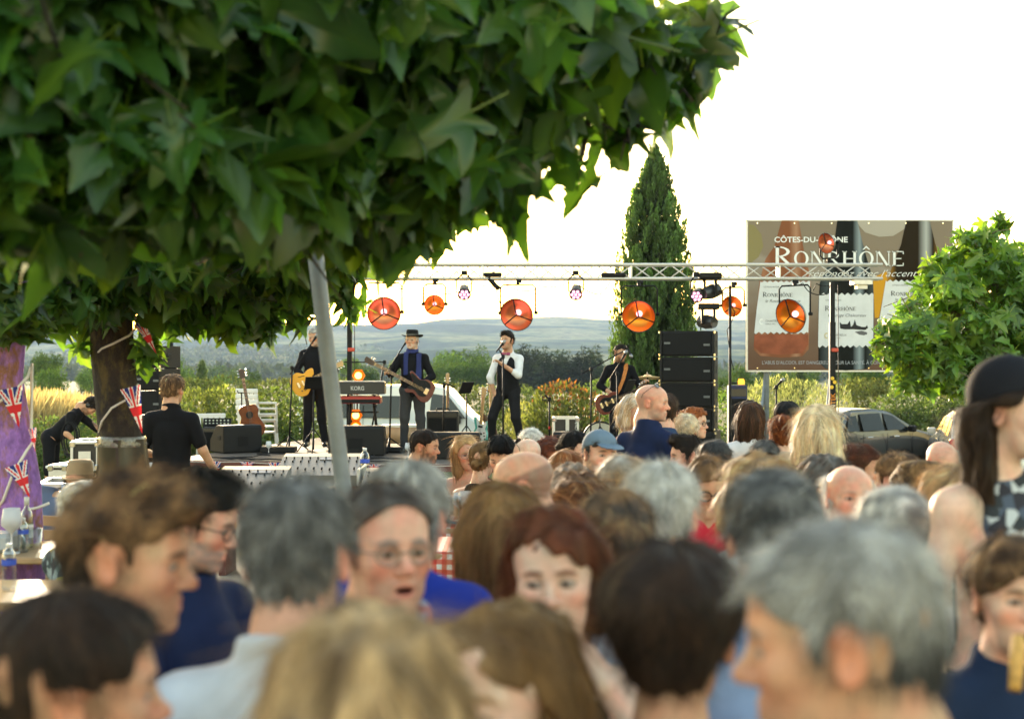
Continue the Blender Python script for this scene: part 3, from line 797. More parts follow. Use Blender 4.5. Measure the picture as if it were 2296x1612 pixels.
def x_glasses(put, kw, c):
 z = kw.get('z', -0.002); r = kw.get('r', 0.022); th = kw.get('th', 0.0018); up = kw.get('up', False)
 fm = kw.get('m', M_FRAME); dark = kw.get('dark', False)
 A = Matrix.Rotation(math.radians(kw.get('tilt', 0)), 3, 'X'); o0 = Vector(kw.get('at', (0, 0, 0)))
 T = lambda p: A @ Vector(p) + o0
 f = MB(); le = MB()
 for s in (-1, 1):
  cx = s * 0.032
  ring = [T((cx + r * 1.08 * math.cos(a), -0.101 + 0.010 * abs(math.cos(a)) * (1 if math.cos(a) * s > 0 else 0), z + r * 0.86 * math.sin(a))) for a in [2 * math.pi * k / 18 for k in range(18)]]
  f.tube(ring, th, 6, closed=True)
  n0 = len(le.v); le.add(ring, [tuple(range(18)) if True else ()])
  f.tube([T((s * (0.032 + r), -0.094, z + 0.004)), T((s * 0.074, -0.07, z + 0.006)), T((s * 0.078, 0.0, z + 0.004)), T((s * 0.078, 0.022, z - 0.012))], th * 0.9, 6)
 f.tube([T((-0.011, -0.103, z + 0.003)), T((0, -0.106, z + 0.006)), T((0.011, -0.103, z + 0.003))], th, 6)
 g = put('glasses' if not dark else 'sunglasses', f, fm)
 l = put('lens', le, M_LENS if dark else clear_lens(), False); l.parent = g
def x_cap(put, kw, c):
 """baseball cap"""
 F = Field(*[np.arange(c['nb'][i] - 0.22 * c['scale'], c['nb'][i] + 0.22 * c['scale'], 0.006) for i in range(3)])
 Hd = (c['rel'], c['nb'], c['scale']); h = kw.get('h', 0.0)
 F.apply([P3('e', (0, 0.008, 0.040), (0.090, 0.110, 0.095 + h), k=0.0)], Hd)
 R, H0, s = Hd
 def cut(X, Y, Z):
  x, y, z = X - f32(H0[0]), Y - f32(H0[1]), Z - f32(H0[2]); Rt = (R.T / s).astype(f32)
  q = [Rt[i, 0] * x + Rt[i, 1] * y + Rt[i, 2] * z for i in range(3)]
  return (f32(0.036) - q[2] - f32(0.28) * q[1]) * f32(s)
 F.cut(cut, 0.004)
 Rb = np.array(Matrix.Rotation(math.radians(kw.get('brim', 12)), 3, 'X'))
 F.apply([P3('e', (0, -0.110, 0.052), (0.075, 0.078, 0.0065), Rb, k=0.006), P3('e', (0, 0.008, 0.135 + h), (0.008, 0.008, 0.005), k=0.002)], Hd)
 w1 = wob(3, 5, 50); F.displace(lambda X, Y, Z: w1(X, Y, Z) * f32(0.0012))
 V, Q = F.mesh(); c['child']('cap', V, Q, kw['m'])
def x_hat(put, kw, c):
 """brimmed hat: crown with pinched top, band and brim"""
 m = MB(); rb = kw.get('brim', 0.135); zc = kw.get('z', 0.052); hc = kw.get('h', 0.095); nn = 40
 def ell(r, z, bend=0.0, sx=0.9):
  return [(r * sx * math.cos(a), r * 1.08 * math.sin(a) + 0.005, z + bend * (abs(math.cos(a)) ** 2) - bend * 0.35 * abs(math.sin(a))) for a in [2 * math.pi * k / nn for k in range(nn)]]
 rings = [ell(0.083, zc - 0.006), ell(rb * 0.8, zc - 0.007, 0.004), ell(rb, zc - 0.002, kw.get('curl', 0.018)), ell(rb, zc + 0.003, kw.get('curl', 0.018)), ell(rb * 0.8, zc - 0.001, 0.004), ell(0.091, zc), ell(0.0895, zc + hc * 0.35), ell(0.085, zc + hc * 0.8), ell(0.074, zc + hc), ell(0.05, zc + hc * kw.get('pinch', 0.97)), ell(0.02, zc + hc * (kw.get('pinch', 0.97) - 0.08))]
 V = [p for r in rings for p in r]; F = []
 for i in range(len(rings) - 1):
  for k in range(nn): F.append((i * nn + k, i * nn + (k + 1) % nn, (i + 1) * nn + (k + 1) % nn, (i + 1) * nn + k))
 F.append(tuple(range((len(rings) - 1) * nn, len(rings) * nn)))
 m.add(V, F); h = put('hat', m, kw['m'])
 b = MB(); r0 = [ell(0.0925, zc + 0.002), ell(0.0925, zc + 0.026)]
 b.add([p for r in r0 for p in r], [(k, (k + 1) % nn, nn + (k + 1) % nn, nn + k) for k in range(nn)])
 hb = put('hat_band', b, kw['band']); hb.parent = h
def x_headphones(put, kw, c):
 m = MB(); m.tube([(0.088 * math.cos(a), 0.012, 0.0 + 0.130 * math.sin(a)) for a in [math.pi * k / 12 for k in range(13)]], 0.006, 6)
 for s in (-1, 1): m.lathe([(0.026, -0.012), (0.034, 0.0), (0.030, 0.016)], 12, (s * 0.088, 0.012, -0.004), R=RY(math.radians(90)))
 put('headphones', m, M_FRAME)
def x_clip(put, kw, c):
 m = MB(); m.rbox((0, 0.118, 0.028), (0.05, 0.02, 0.022), 0.005); put('hair_clip', m, mat('tortoise_clip', (0.25, 0.12, 0.04), 0.3))
def x_tie(put, kw, c): pass
EXTRA = dict(glasses=x_glasses, cap=x_cap, hat=x_hat, headphones=x_headphones, clip=x_clip)
# ------------------------------------------------------------------ setting: ground, hills, far vegetation
def node_mat(name, build):
 if name in MATS: return MATS[name]
 m = bpy.data.materials.new(name); m.use_nodes = True; build(m.node_tree, m.node_tree.nodes, m.node_tree.links, m.node_tree.nodes['Principled BSDF']); MATS[name] = m
 return m
def ramp(nt, stops):
 r = nt.nodes.new('ShaderNodeValToRGB'); e = r.color_ramp.elements
 while len(e) > 1: e.remove(e[-1])
 e[0].position = stops[0][0]; e[0].color = (*stops[0][1], 1)
 for p, c in stops[1:]:
  q = e.new(p); q.color = (*c, 1)
 return r
def m_ground(nt, N, L, b):
 tc = N.new('ShaderNodeTexCoord'); t = N.new('ShaderNodeTexNoise'); t.inputs['Scale'].default_value = 0.35; t.inputs['Detail'].default_value = 9; t.inputs['Roughness'].default_value = 0.65
 L.new(tc.outputs['Object'], t.inputs['Vector'])
 r = ramp(nt, [(0.30, (0.035, 0.055, 0.018)), (0.47, (0.075, 0.095, 0.030)), (0.6, (0.16, 0.145, 0.065)), (0.75, (0.22, 0.19, 0.11))])
 L.new(t.outputs['Fac'], r.inputs[0]); L.new(r.outputs[0], b.inputs['Base Color']); b.inputs['Roughness'].default_value = 0.95; b.inputs['Specular IOR Level'].default_value = 0.15
 t2 = N.new('ShaderNodeTexNoise'); t2.inputs['Scale'].default_value = 25; t2.inputs['Detail'].default_value = 6; L.new(tc.outputs['Object'], t2.inputs['Vector'])
 bp = N.new('ShaderNodeBump'); bp.inputs['Distance'].default_value = 0.06; L.new(t2.outputs['Fac'], bp.inputs['Height']); L.new(bp.outputs[0], b.inputs['Normal'])
M_GROUND = node_mat('valley_ground', m_ground)
ys = np.concatenate([np.arange(-30, 60, 2.0), np.geomspace(60, 1600, 45)])
xs = np.concatenate([-np.geomspace(1500, 12, 25), np.linspace(-10, 10, 11), np.geomspace(12, 1500, 25)])
X, Y = np.meshgrid(xs, ys, indexing='ij')
Z = np.interp(Y, [p[0] for p in GP], [p[1] for p in GP]) + np.where(Y > 60, 1.2 * np.sin(X * 0.013 + Y * 0.007) * np.clip((Y - 60) / 200, 0, 1), 0)
def grid_faces(nx, ny):
 i, j = np.meshgrid(np.arange(nx - 1), np.arange(ny - 1), indexing='ij'); a = (i * ny + j).ravel()
 return np.stack([a, a + ny, a + ny + 1, a + 1], 1)
go = link('ground', np_mesh('ground', np.stack([X.ravel(), Y.ravel(), Z.ravel()], 1), grid_faces(len(xs), len(ys))), M_GROUND); tag(go, 'grassy ground falling away towards the valley', kind='structure')
# square of packed gravel where the tables and the stage stand
def m_gravel(nt, N, L, b):
 tc = N.new('ShaderNodeTexCoord'); t = N.new('ShaderNodeTexNoise'); t.inputs['Scale'].default_value = 60; t.inputs['Detail'].default_value = 8
 L.new(tc.outputs['Object'], t.inputs['Vector'])
 t3 = N.new('ShaderNodeTexNoise'); t3.inputs['Scale'].default_value = 0.9; t3.inputs['Detail'].default_value = 5; L.new(tc.outputs['Object'], t3.inputs['Vector'])
 r = ramp(nt, [(0.3, (0.13, 0.115, 0.09)), (0.7, (0.30, 0.27, 0.22))]); L.new(t.outputs['Fac'], r.inputs[0])
 r2 = ramp(nt, [(0.42, (0.45, 0.5, 0.32)), (0.58, (1, 1, 1))]); L.new(t3.outputs['Fac'], r2.inputs[0])
 mx = N.new('ShaderNodeMix'); mx.data_type = 'RGBA'; mx.blend_type = 'MULTIPLY'; mx.inputs[0].default_value = 1; L.new(r.outputs[0], mx.inputs[6]); L.new(r2.outputs[0], mx.inputs[7])
 L.new(mx.outputs[2], b.inputs['Base Color']); b.inputs['Roughness'].default_value = 0.95
 bp = N.new('ShaderNodeBump'); bp.inputs['Distance'].default_value = 0.01; L.new(t.outputs['Fac'], bp.inputs['Height']); L.new(bp.outputs[0], b.inputs['Normal'])
yv = np.arange(-6, 27.1, 0.5); xv = np.linspace(-9, 9, 10); X, Y = np.meshgrid(xv, yv, indexing='ij')
Z = np.interp(Y, [p[0] for p in GP], [p[1] for p in GP]) + 0.012
sq = link('square', np_mesh('square', np.stack([X.ravel(), Y.ravel(), Z.ravel()], 1), grid_faces(len(xv), len(yv))), node_mat('packed_gravel', m_gravel)); tag(sq, 'packed gravel village square under the tables and stage', kind='structure')
# far hills: a ridge built from the skyline of the photograph at 3.5 km
RID = [(-1500, 742), (-600, 760), (0, 748), (300, 742), (560, 734), (740, 729), (930, 725), (1000, 714), (1070, 712), (1160, 713), (1244, 710), (1370, 718), (1500, 716), (1660, 720), (1800, 730), (2000, 738), (2296, 735), (3000, 748), (4000, 760)]
dR = 3500.0
hx = np.linspace(-3200, 3400, 260); hy = np.concatenate([np.linspace(1250, 4300, 120)])
X, Y = np.meshgrid(hx, hy, indexing='ij')
rv = np.interp(X / dR * FPX + 1148, [p[0] for p in RID], [p[1] for p in RID]); ridge = CAMZ + (806 - rv) / FPX * dR
u = np.clip((Y - 1700) / (dR - 1700), 0, 1); sm = u * u * (3 - 2 * u)
w1, w2, w3 = wob(101, 8, 0.004), wob(102, 8, 0.012), wob(103, 8, 0.05)
Z = -13.5 + (ridge + 13.5) * (0.62 * u + 0.38 * sm) * (1 + 0.16 * w1(X, Y, 0 * X) * np.sin(u * math.pi)) + np.clip(u * 4, 0, 1) * (3.0 * w2(X, Y, 0 * X) * (0.3 + np.sin(u * math.pi)) + 1.1 * w3(X, Y, 0 * X))
Z = np.where(Y > dR, Z - (Y - dR) * 0.09, Z)
front = np.exp(-(((Y - 1750) / 260) ** 2 + ((X + 150) / 900) ** 2)) * 22 + np.exp(-(((Y - 2050) / 300) ** 2 + ((X - 900) / 700) ** 2)) * 20
Z += front
def m_hill(nt, N, L, b):
 tc = N.new('ShaderNodeTexCoord')
 v = N.new('ShaderNodeTexVoronoi'); v.inputs['Scale'].default_value = 0.006; L.new(tc.outputs['Object'], v.inputs['Vector'])
 t = N.new('ShaderNodeTexNoise'); t.inputs['Scale'].default_value = 0.005; t.inputs['Detail'].default_value = 8; L.new(tc.outputs['Object'], t.inputs['Vector'])
 t2 = N.new('ShaderNodeTexNoise'); t2.inputs['Scale'].default_value = 0.06; t2.inputs['Detail'].default_value = 5; L.new(tc.outputs['Object'], t2.inputs['Vector'])
 r = ramp(nt, [(0.44, (0.020, 0.036, 0.016)), (0.50, (0.045, 0.07, 0.026)), (0.56, (0.14, 0.15, 0.06)), (0.7, (0.18, 0.17, 0.08))])
 L.new(t.outputs['Fac'], r.inputs[0])
 mx = N.new('ShaderNodeMix'); mx.data_type = 'RGBA'; mx.blend_type = 'MULTIPLY'; mx.inputs[0].default_value = 0.9
 r2 = ramp(nt, [(0.35, (0.45, 0.45, 0.45)), (0.65, (1.4, 1.4, 1.4))]); L.new(t2.outputs['Fac'], r2.inputs[0])
 L.new(r.outputs[0], mx.inputs[6]); L.new(r2.outputs[0], mx.inputs[7]); L.new(mx.outputs[2], b.inputs['Base Color']); b.inputs['Roughness'].default_value = 1; b.inputs['Specular IOR Level'].default_value = 0
ho = link('hills', np_mesh('hills', np.stack([X.ravel(), Y.ravel(), Z.ravel()], 1), grid_faces(len(hx), len(hy))), node_mat('hillside', m_hill)); tag(ho, 'long wooded hills with pale fields beyond the valley', kind='structure')
HGX, HGY, HGZ = hx, hy, Z
def hill_z(x, y):
 i = int(np.clip(np.searchsorted(HGX, x), 0, len(HGX) - 1)); j = int(np.clip(np.searchsorted(HGY, y), 0, len(HGY) - 1)); return float(HGZ[i, j])
# ------------------------------------------------------------------ foliage helpers
def leaf_mat(name, rough=0.45, transl=0.4, tint=(1.25, 1.15, 0.5), spec=0.4):
 if name in MATS: return MATS[name]
 m = bpy.data.materials.new(name); m.use_nodes = True; nt = m.node_tree; N = nt.nodes; L = nt.links; b = N['Principled BSDF']
 a = N.new('ShaderNodeAttribute'); a.attribute_name = 'col'
 oi = N.new('ShaderNodeObjectInfo')
 r = N.new('ShaderNodeMapRange'); r.inputs[3].default_value = 0.75; r.inputs[4].default_value = 1.25; L.new(oi.outputs['Random'], r.inputs[0])
 mx = N.new('ShaderNodeMix'); mx.data_type = 'RGBA'; mx.blend_type = 'MULTIPLY'; mx.inputs[0].default_value = 1; L.new(a.outputs['Color'], mx.inputs[6]); L.new(r.outputs[0], mx.inputs[7])
 L.new(mx.outputs[2], b.inputs['Base Color']); b.inputs['Roughness'].default_value = rough; b.inputs['Specular IOR Level'].default_value = spec
 tr = N.new('ShaderNodeBsdfTranslucent'); m2 = N.new('ShaderNodeMix'); m2.data_type = 'RGBA'; m2.blend_type = 'MULTIPLY'; m2.inputs[0].default_value = 1; L.new(mx.outputs[2], m2.inputs[6]); m2.inputs[7].default_value = (*[t * 2.2 for t in tint], 1)
 L.new(m2.outputs[2], tr.inputs[0]); ms = N.new('ShaderNodeMixShader'); ms.inputs[0].default_value = transl
 L.new(b.outputs[0], ms.inputs[1]); L.new(tr.outputs[0], ms.inputs[2]); L.new(ms.outputs[0], N['Material Output'].inputs['Surface']); MATS[name] = m
 return m
def blob_points(blobs, n, sd, shell=0.55):
 """points in the outer part of a set of ellipsoids (centre, radii)"""
 B = [(np.array(c, float), np.array(r, float)) for c, r in blobs]
 w = np.array([(r[0] * r[1] * r[2]) ** (2 / 3) for c, r in B]); w /= w.sum()
 k = sd.choice(len(B), n, p=w); u = sd.normal(size=(n, 3)); u /= np.linalg.norm(u, axis=1, keepdims=True)
 rad = shell + (1 - shell) * sd.random(n) ** 0.6
 C = np.stack([b[0] for b in B])[k]; R = np.stack([b[1] for b in B])[k]
 return C + u * R * rad[:, None], u, rad
def leafcloud(P, U, size, col, sd, aspect=0.5, up=None, jit=0.35, colj=0.28, out=0.7):
 """one small folded leaf (two triangles each side of a midrib) at every point"""
 n = len(P); dirn = U * out + sd.normal(0, 0.6, (n, 3))
 if up is not None: dirn = dirn * 0.35 + np.array(up)
 dirn /= np.linalg.norm(dirn, axis=1, keepdims=True)
 nr = sd.normal(size=(n, 3)) + U * 1.2 + np.array((0, 0, 0.6)); side = np.cross(dirn, nr); side /= np.linalg.norm(side, axis=1, keepdims=True) + 1e-9
 nn = np.cross(side, dirn); s = (size * np.exp(np.clip(sd.normal(0, jit, n), -0.8, 0.45)))[:, None]
 a = P; b = P + dirn * s * 0.45 + side * s * aspect * 0.5 + nn * s * 0.08; c = P + dirn * s - nn * s * 0.10; d = P + dirn * s * 0.45 - side * s * aspect * 0.5 + nn * s * 0.08
 V = np.stack([a, b, c, d], 1).reshape(-1, 3); i = np.arange(n)[:, None] * 4
 F = np.concatenate([i + (0, 1, 2), i + (0, 2, 3)])
 cc = np.array(col);
 if cc.ndim == 1: cc = np.tile(cc, (n, 1))
 C = cc * np.exp(sd.normal(0, colj, n))[:, None]
 return V, F, np.repeat(np.clip(C, 0.003, 0.8), 4, axis=0)
M_LEAF = leaf_mat('foliage', 0.55, 0.35)
M_FAR = leaf_mat('far_foliage', 0.8, 0.22, spec=0.1)
M_BARK = mat('bark', (0.075, 0.055, 0.038), 0.9, noise=(18, 0.45), bump=(30, 0.9, 0.02))
def make_tree_meshes():
 out = {}
 def crown(name, blobs, n, size, col, up=None, aspect=0.6):
  sd = np.random.default_rng(hash(name) % 1000 if False else sum(map(ord, name)))
  p, u, rad = blob_points(blobs, n, sd, 0.45)
  # light and dark clumps come from a colour that belongs to each bough
  w = wob(sum(map(ord, name)), 6, 2.2)(*p.T)
  V, F, C = leafcloud(p, u, size, np.array(col)[None] * np.exp(0.25 * w)[:, None], sd, aspect, up)
  out[name] = np_mesh(name, V, F, False, C)
 sd = np.random.default_rng(5)
 for i in range(3):     # round broadleaf crowns about 1 unit wide, base at z = 0
  bl = [((0, 0, 0.62), (0.42, 0.42, 0.36))] + [((0.34 * math.cos(a) * sd.uniform(.6, 1.1), 0.34 * math.sin(a), sd.uniform(0.4, 0.85)), (sd.uniform(.14, .24),) * 3) for a in np.linspace(0, 6.28, 9)]
  crown(f'round{i}', bl, 2200, 0.052, (0.044, 0.085, 0.020))
 for i in range(2):     # slender dark conifers
  bl = [((0.02 * math.sin(k), 0, z), (0.20 * (1.04 - z) ** 0.8, 0.20 * (1.04 - z) ** 0.8, 0.10)) for k, z in enumerate(np.linspace(0.14, 0.98, 12))]
  crown(f'conifer{i}', bl, 1500, 0.06, (0.020, 0.034, 0.018), up=(0, 0, -0.2), aspect=0.35)
 bl = [((0, 0, 0.5), (0.16, 0.16, 0.5))]; crown('poplar0', bl, 1300, 0.06, (0.045, 0.07, 0.028), up=(0, 0, 0.6))
 return out
TM = make_tree_meshes()
tmb = MB(); tmb.tube([(0, 0, -0.03), (0.01, 0, 0.2), (0, 0.01, 0.55)], [0.030, 0.022, 0.008], 6); TRUNK = tmb.mesh('far_trunk', True); TRUNK.materials.append(M_BARK)
for k in TM: TM[k].materials.append(M_FAR)
def far_tree(kind, vx, vtop, vbase, d, label, group, wide=1.0, name='valley_tree'):
 b = W(vx, vbase, d); h = (vbase - vtop) / FPX * d
 r = empty(name, b, rng.uniform(0, 6), label, 'tree', group); r.scale = (h * wide, h * wide, h)
 link('crown', TM[kind], None, r); link('trunk', TRUNK, None, r)
 return r
rs = np.random.default_rng(11)
ORD = 'first second third fourth fifth sixth seventh eighth ninth tenth eleventh twelfth thirteenth'.split()
# dark conifers in a row right of the singer
for i, x in enumerate(np.linspace(1160, 1335, 13)):
 far_tree(f'conifer{i%2}', x + rs.uniform(-4, 4), rs.uniform(768, 800), 880, 230 + rs.uniform(-8, 8), ORD[i] + ' dark conifer from the left in the close row beyond the singer', 'conifers in a row in the valley', 1.5)
for (x, t, b, d) in ((1010, 790, 880, 190), (1050, 782, 880, 195), (1085, 795, 885, 185), (990, 815, 890, 180), (1030, 812, 890, 176), (1068, 815, 888, 178), (965, 820, 890, 200), (1108, 812, 880, 205)):
 far_tree(f'round{rs.integers(3)}', x, t, b, d, 'rounded dark green tree in the clump between bassist and singer', 'clump of trees in the valley', 0.95)
L1 = 'green tree in the valley left of the stage'; L2 = 'green tree in the valley behind the billboard'; L3 = 'tree on the valley floor below the far hills'
for i in range(26):
 x = rs.uniform(60, 960); t = rs.uniform(790, 850)
 far_tree(rs.choice(['round0', 'round1', 'round2', 'poplar0']), x, t, t + rs.uniform(55, 85), rs.uniform(110, 210), L1, 'valley trees on the left', 0.9)
for i in range(16):
 x = rs.uniform(1600, 2250); t = rs.uniform(785, 845)
 far_tree(rs.choice(['round0', 'round1', 'round2', 'poplar0']), x, t, t + rs.uniform(60, 90), rs.uniform(90, 170), L2, 'valley trees on the right', 0.95)
for i in range(46):
 d = rs.uniform(380, 1000); x = rs.uniform(-100, 2300); base = 806 - (gz(d) - CAMZ) / d * FPX
 far_tree(rs.choice(['round0', 'round1', 'round2', 'poplar0']), x, base - rs.uniform(4.5, 9) / d * FPX, base + 2, d, L3, 'distant valley trees', 1.3)
# woods that read as one mass, far off
sdw = np.random.default_rng(21); n = 5200
dd = sdw.uniform(700, 1900, n); xx = (sdw.uniform(-200, 2500, n) - 1148) / FPX * dd
keep = wob(55, 6, 0.006)(xx, dd, 0 * xx) > 0.05
dd, xx = dd[keep], xx[keep]; zz = np.array([gz(a) if a < 1400 else max(gz(a), hill_z(b, a)) for a, b in zip(dd, xx)])
PP = []; UU = []
for k in range(9):
 u = sdw.normal(size=(len(dd), 3)); u /= np.linalg.norm(u, axis=1, keepdims=True); PP.append(np.stack([xx, dd, zz + 3.5], 1) + u * (4, 4, 3.5)); UU.append(u)
V, F, C = leafcloud(np.concatenate(PP), np.concatenate(UU), 4.0, (0.026, 0.042, 0.018), sdw, 0.8)
tag(link('distant_woods', np_mesh('distant_woods', V, F, False, C), M_FAR), 'dark woods covering the far valley floor', kind='stuff')
def bush(name, label, blobs_v, n, size, col, cat='bush', group=None, aspect=0.55, up=None, mat_=None, col2=None, frac2=0.0, seed=1, stems=True):
 """blobs_v: (vx, vy, d, rx px, rz px, depth radius m)"""
 sd = np.random.default_rng(seed); bl = []
 for (vx, vy, d, rx, rz, ry) in blobs_v: bl.append((tuple(W(vx, vy, d)), (rx / FPX * d, ry, rz / FPX * d)))
 c0 = np.mean([b[0] for b in bl], axis=0); g = gz(c0[1])
 root = empty(name, (c0[0], c0[1], g), 0, label, cat, group)
 for (c, r) in list(bl):
  if c[2] - r[2] > g + 0.1: bl.append(((c[0], c[1], g + (c[2] - g) * 0.35), (r[0] * 0.95, r[1] * 0.95, (c[2] - g) * 0.45)))
 p, u, rad = blob_points(bl, n, sd, 0.6); ok = p[:, 2] > g + 0.02; p, u = p[ok], u[ok]
 w = wob(seed + 3, 6, 5.0)(*p.T); cc = np.array(col)[None] * np.exp(0.3 * w)[:, None]
 if col2 is not None:
  m = np.clip(sd.random(len(p)) * 0.8 + 0.4 * wob(seed + 9, 5, 4)(*p.T) + u[:, 2] * 0.15, 0, 1) > (1 - frac2); cc[m] = np.array(col2)
 V, F, C = leafcloud(p, u, size, cc, sd, aspect, up)
 link('foliage', np_mesh('foliage', V - np.array(root.location), F, False, C), mat_ or M_LEAF, root)
 if stems:
  mb = MB()
  for (c, r) in bl[:len(blobs_v)]:
   q = Vector(c) - root.location; mb.tube([(q.x * 0.7, q.y * 0.7, 0), (q.x * 0.9, q.y * 0.9, q.z * 0.5), (q.x, q.y, q.z + r[2] * 0.4)], [0.03, 0.022, 0.008], 5)
  mb.build('stem', M_BARK, root, True)
 return root
# shrubs behind the stage
G1, G2 = (0.075, 0.115, 0.030), (0.055, 0.095, 0.028)
bush('shrub', 'leafy green shrub behind the acoustic guitar, left of the stage', [(620, 930, 28, 75, 65, .8), (560, 950, 28, 60, 60, .8), (680, 940, 28.5, 60, 60, .8), (590, 985, 27.5, 90, 50, .8), (660, 985, 27.5, 80, 50, .7)], 9000, 0.085, G1, seed=31)
bush('shrub', 'loose green shrub behind the black line of speakers on the left', [(440, 930, 29, 60, 55, .8), (400, 960, 28, 55, 55, .8), (500, 935, 29, 45, 70, .8), (470, 985, 28, 70, 45, .8)], 7500, 0.085, (0.10, 0.13, 0.035), seed=32, up=(0, 0, 0.35))
bush('bramble_bush', 'low bramble hedge behind the bending technician', [(120, 985, 25, 90, 50, .7), (220, 980, 25.5, 80, 55, .7), (60, 1000, 24, 60, 45, .7), (330, 985, 26, 60, 50, .7), (150, 1015, 24.5, 110, 30, .6)], 9000, 0.075, (0.060, 0.095, 0.030), seed=33)
bush('red_tipped_bush', 'bush with reddish young leaves between singer and guitarist', [(1260, 915, 29, 70, 60, .8), (1230, 940, 28.5, 55, 50, .7), (1305, 930, 29, 50, 60, .7), (1260, 970, 28.5, 75, 45, .7)], 8000, 0.08, (0.085, 0.11, 0.030), col2=(0.19, 0.085, 0.03), frac2=0.30, seed=34, up=(0, 0, 0.4))
bush('feathery_shrub', 'pale green grassy shrub just right of the singer', [(1170, 950, 30, 40, 45, .6), (1195, 975, 29.5, 40, 40, .6)], 3000, 0.09, (0.16, 0.18, 0.07), seed=35, aspect=0.22, up=(0, 0, 0.9))
bush('silvery_shrub', 'silvery green willow shrub under the billboard', [(1740, 890, 42, 60, 45, 1.0), (1800, 900, 42, 60, 45, 1.0), (1690, 910, 41, 50, 40, 1.0), (1860, 905, 43, 50, 40, 1.0), (1780, 945, 41, 130, 35, 1.0)], 8500, 0.13, (0.150, 0.175, 0.095), seed=36, aspect=0.22, up=(0, 0, 0.8))
bush('hedge', 'dense green ivy hedge behind the parked dark car', [(2060, 900, 37, 75, 50, 1), (2010, 930, 37, 60, 50, 1), (2120, 915, 37, 60, 60, 1), (2080, 960, 37, 110, 55, 1), (1990, 965, 37, 60, 50, 1), (2180, 940, 37, 70, 60, 1), (2250, 940, 37, 60, 70, 1)], 14000, 0.10, (0.070, 0.110, 0.040), seed=37)
bush('bush', 'green bush behind the guitarist and the speaker stack', [(1350, 900, 31, 50, 50, .8), (1600, 930, 33, 60, 60, .8), (1420, 930, 31, 60, 50, .8)], 5000, 0.09, G2, seed=38)
# hedgerow farther down the slope
for i, (x0, y0, d0) in enumerate(((330, 880, 60), (470, 872, 66), (610, 868, 70), (760, 875, 64), (880, 880, 62), (1000, 880, 60), (1120, 890, 58), (1960, 870, 60), (2120, 860, 64))):
 bush('hedgerow_bush', f'hazy green field-edge bush behind ' + ['the tree trunk with bunting', 'the bare-armed engineer', 'the yellow guitar', 'the grey pole', 'the amber lamps', 'the bassist', 'the singer', 'the lamp tower', 'the young right-hand tree'][i],
   [(x0 + rs.uniform(-40, 40), y0 + rs.uniform(-8, 12), d0, rs.uniform(40, 65), rs.uniform(16, 30), 1.6) for _ in range(5)], 4200, 0.13, (0.055 + 0.02 * rs.random(), 0.085, 0.030), seed=50 + i, mat_=M_FAR, stems=False)
# tall dry grass on the left
sdg = np.random.default_rng(61); n = 9000
gx = sdg.uniform(20, 330, n); gd = sdg.uniform(28, 36, n); hgt = sdg.uniform(0.9, 1.75, n) * (1.15 - 0.25 * (gx / 330))
gx = (gx - 1148) / FPX * gd; g0 = np.array([gz(a) for a in gd]); lean = sdg.normal(0.12, 0.16, (n, 2))
b0 = np.stack([gx, gd, g0], 1); V = []
wd_ = 0.010
mid = b0 + np.stack([lean[:, 0] * hgt * .35, lean[:, 1] * hgt * .3, hgt * 0.6], 1); tip = b0 + np.stack([lean[:, 0] * hgt, lean[:, 1] * hgt, hgt], 1)
V = np.stack([b0 - (wd_, 0, 0), b0 + (wd_, 0, 0), mid + (wd_ * .8, 0, 0), mid - (wd_ * .8, 0, 0), tip + (wd_ * 1.2, 0, -0.12), tip - (wd_ * 1.2, 0, 0.12), tip], 1).reshape(-1, 3)
i = np.arange(n)[:, None] * 7
F = [np.concatenate([i + (0, 1, 2, 3), i + (3, 2, 4, 5)]), i + (5, 4, 6)]
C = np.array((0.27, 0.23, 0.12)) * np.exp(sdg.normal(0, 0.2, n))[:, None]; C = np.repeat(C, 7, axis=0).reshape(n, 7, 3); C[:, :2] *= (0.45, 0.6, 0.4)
tag(link('dry_grass', np_mesh('dry_grass', V, F, False, C.reshape(-1, 3)), leaf_mat('straw', 0.7, 0.45, (1.0, 0.9, 0.6))), 'tall sunlit straw-coloured grass behind the trunk with painted-in purple light', kind='stuff')
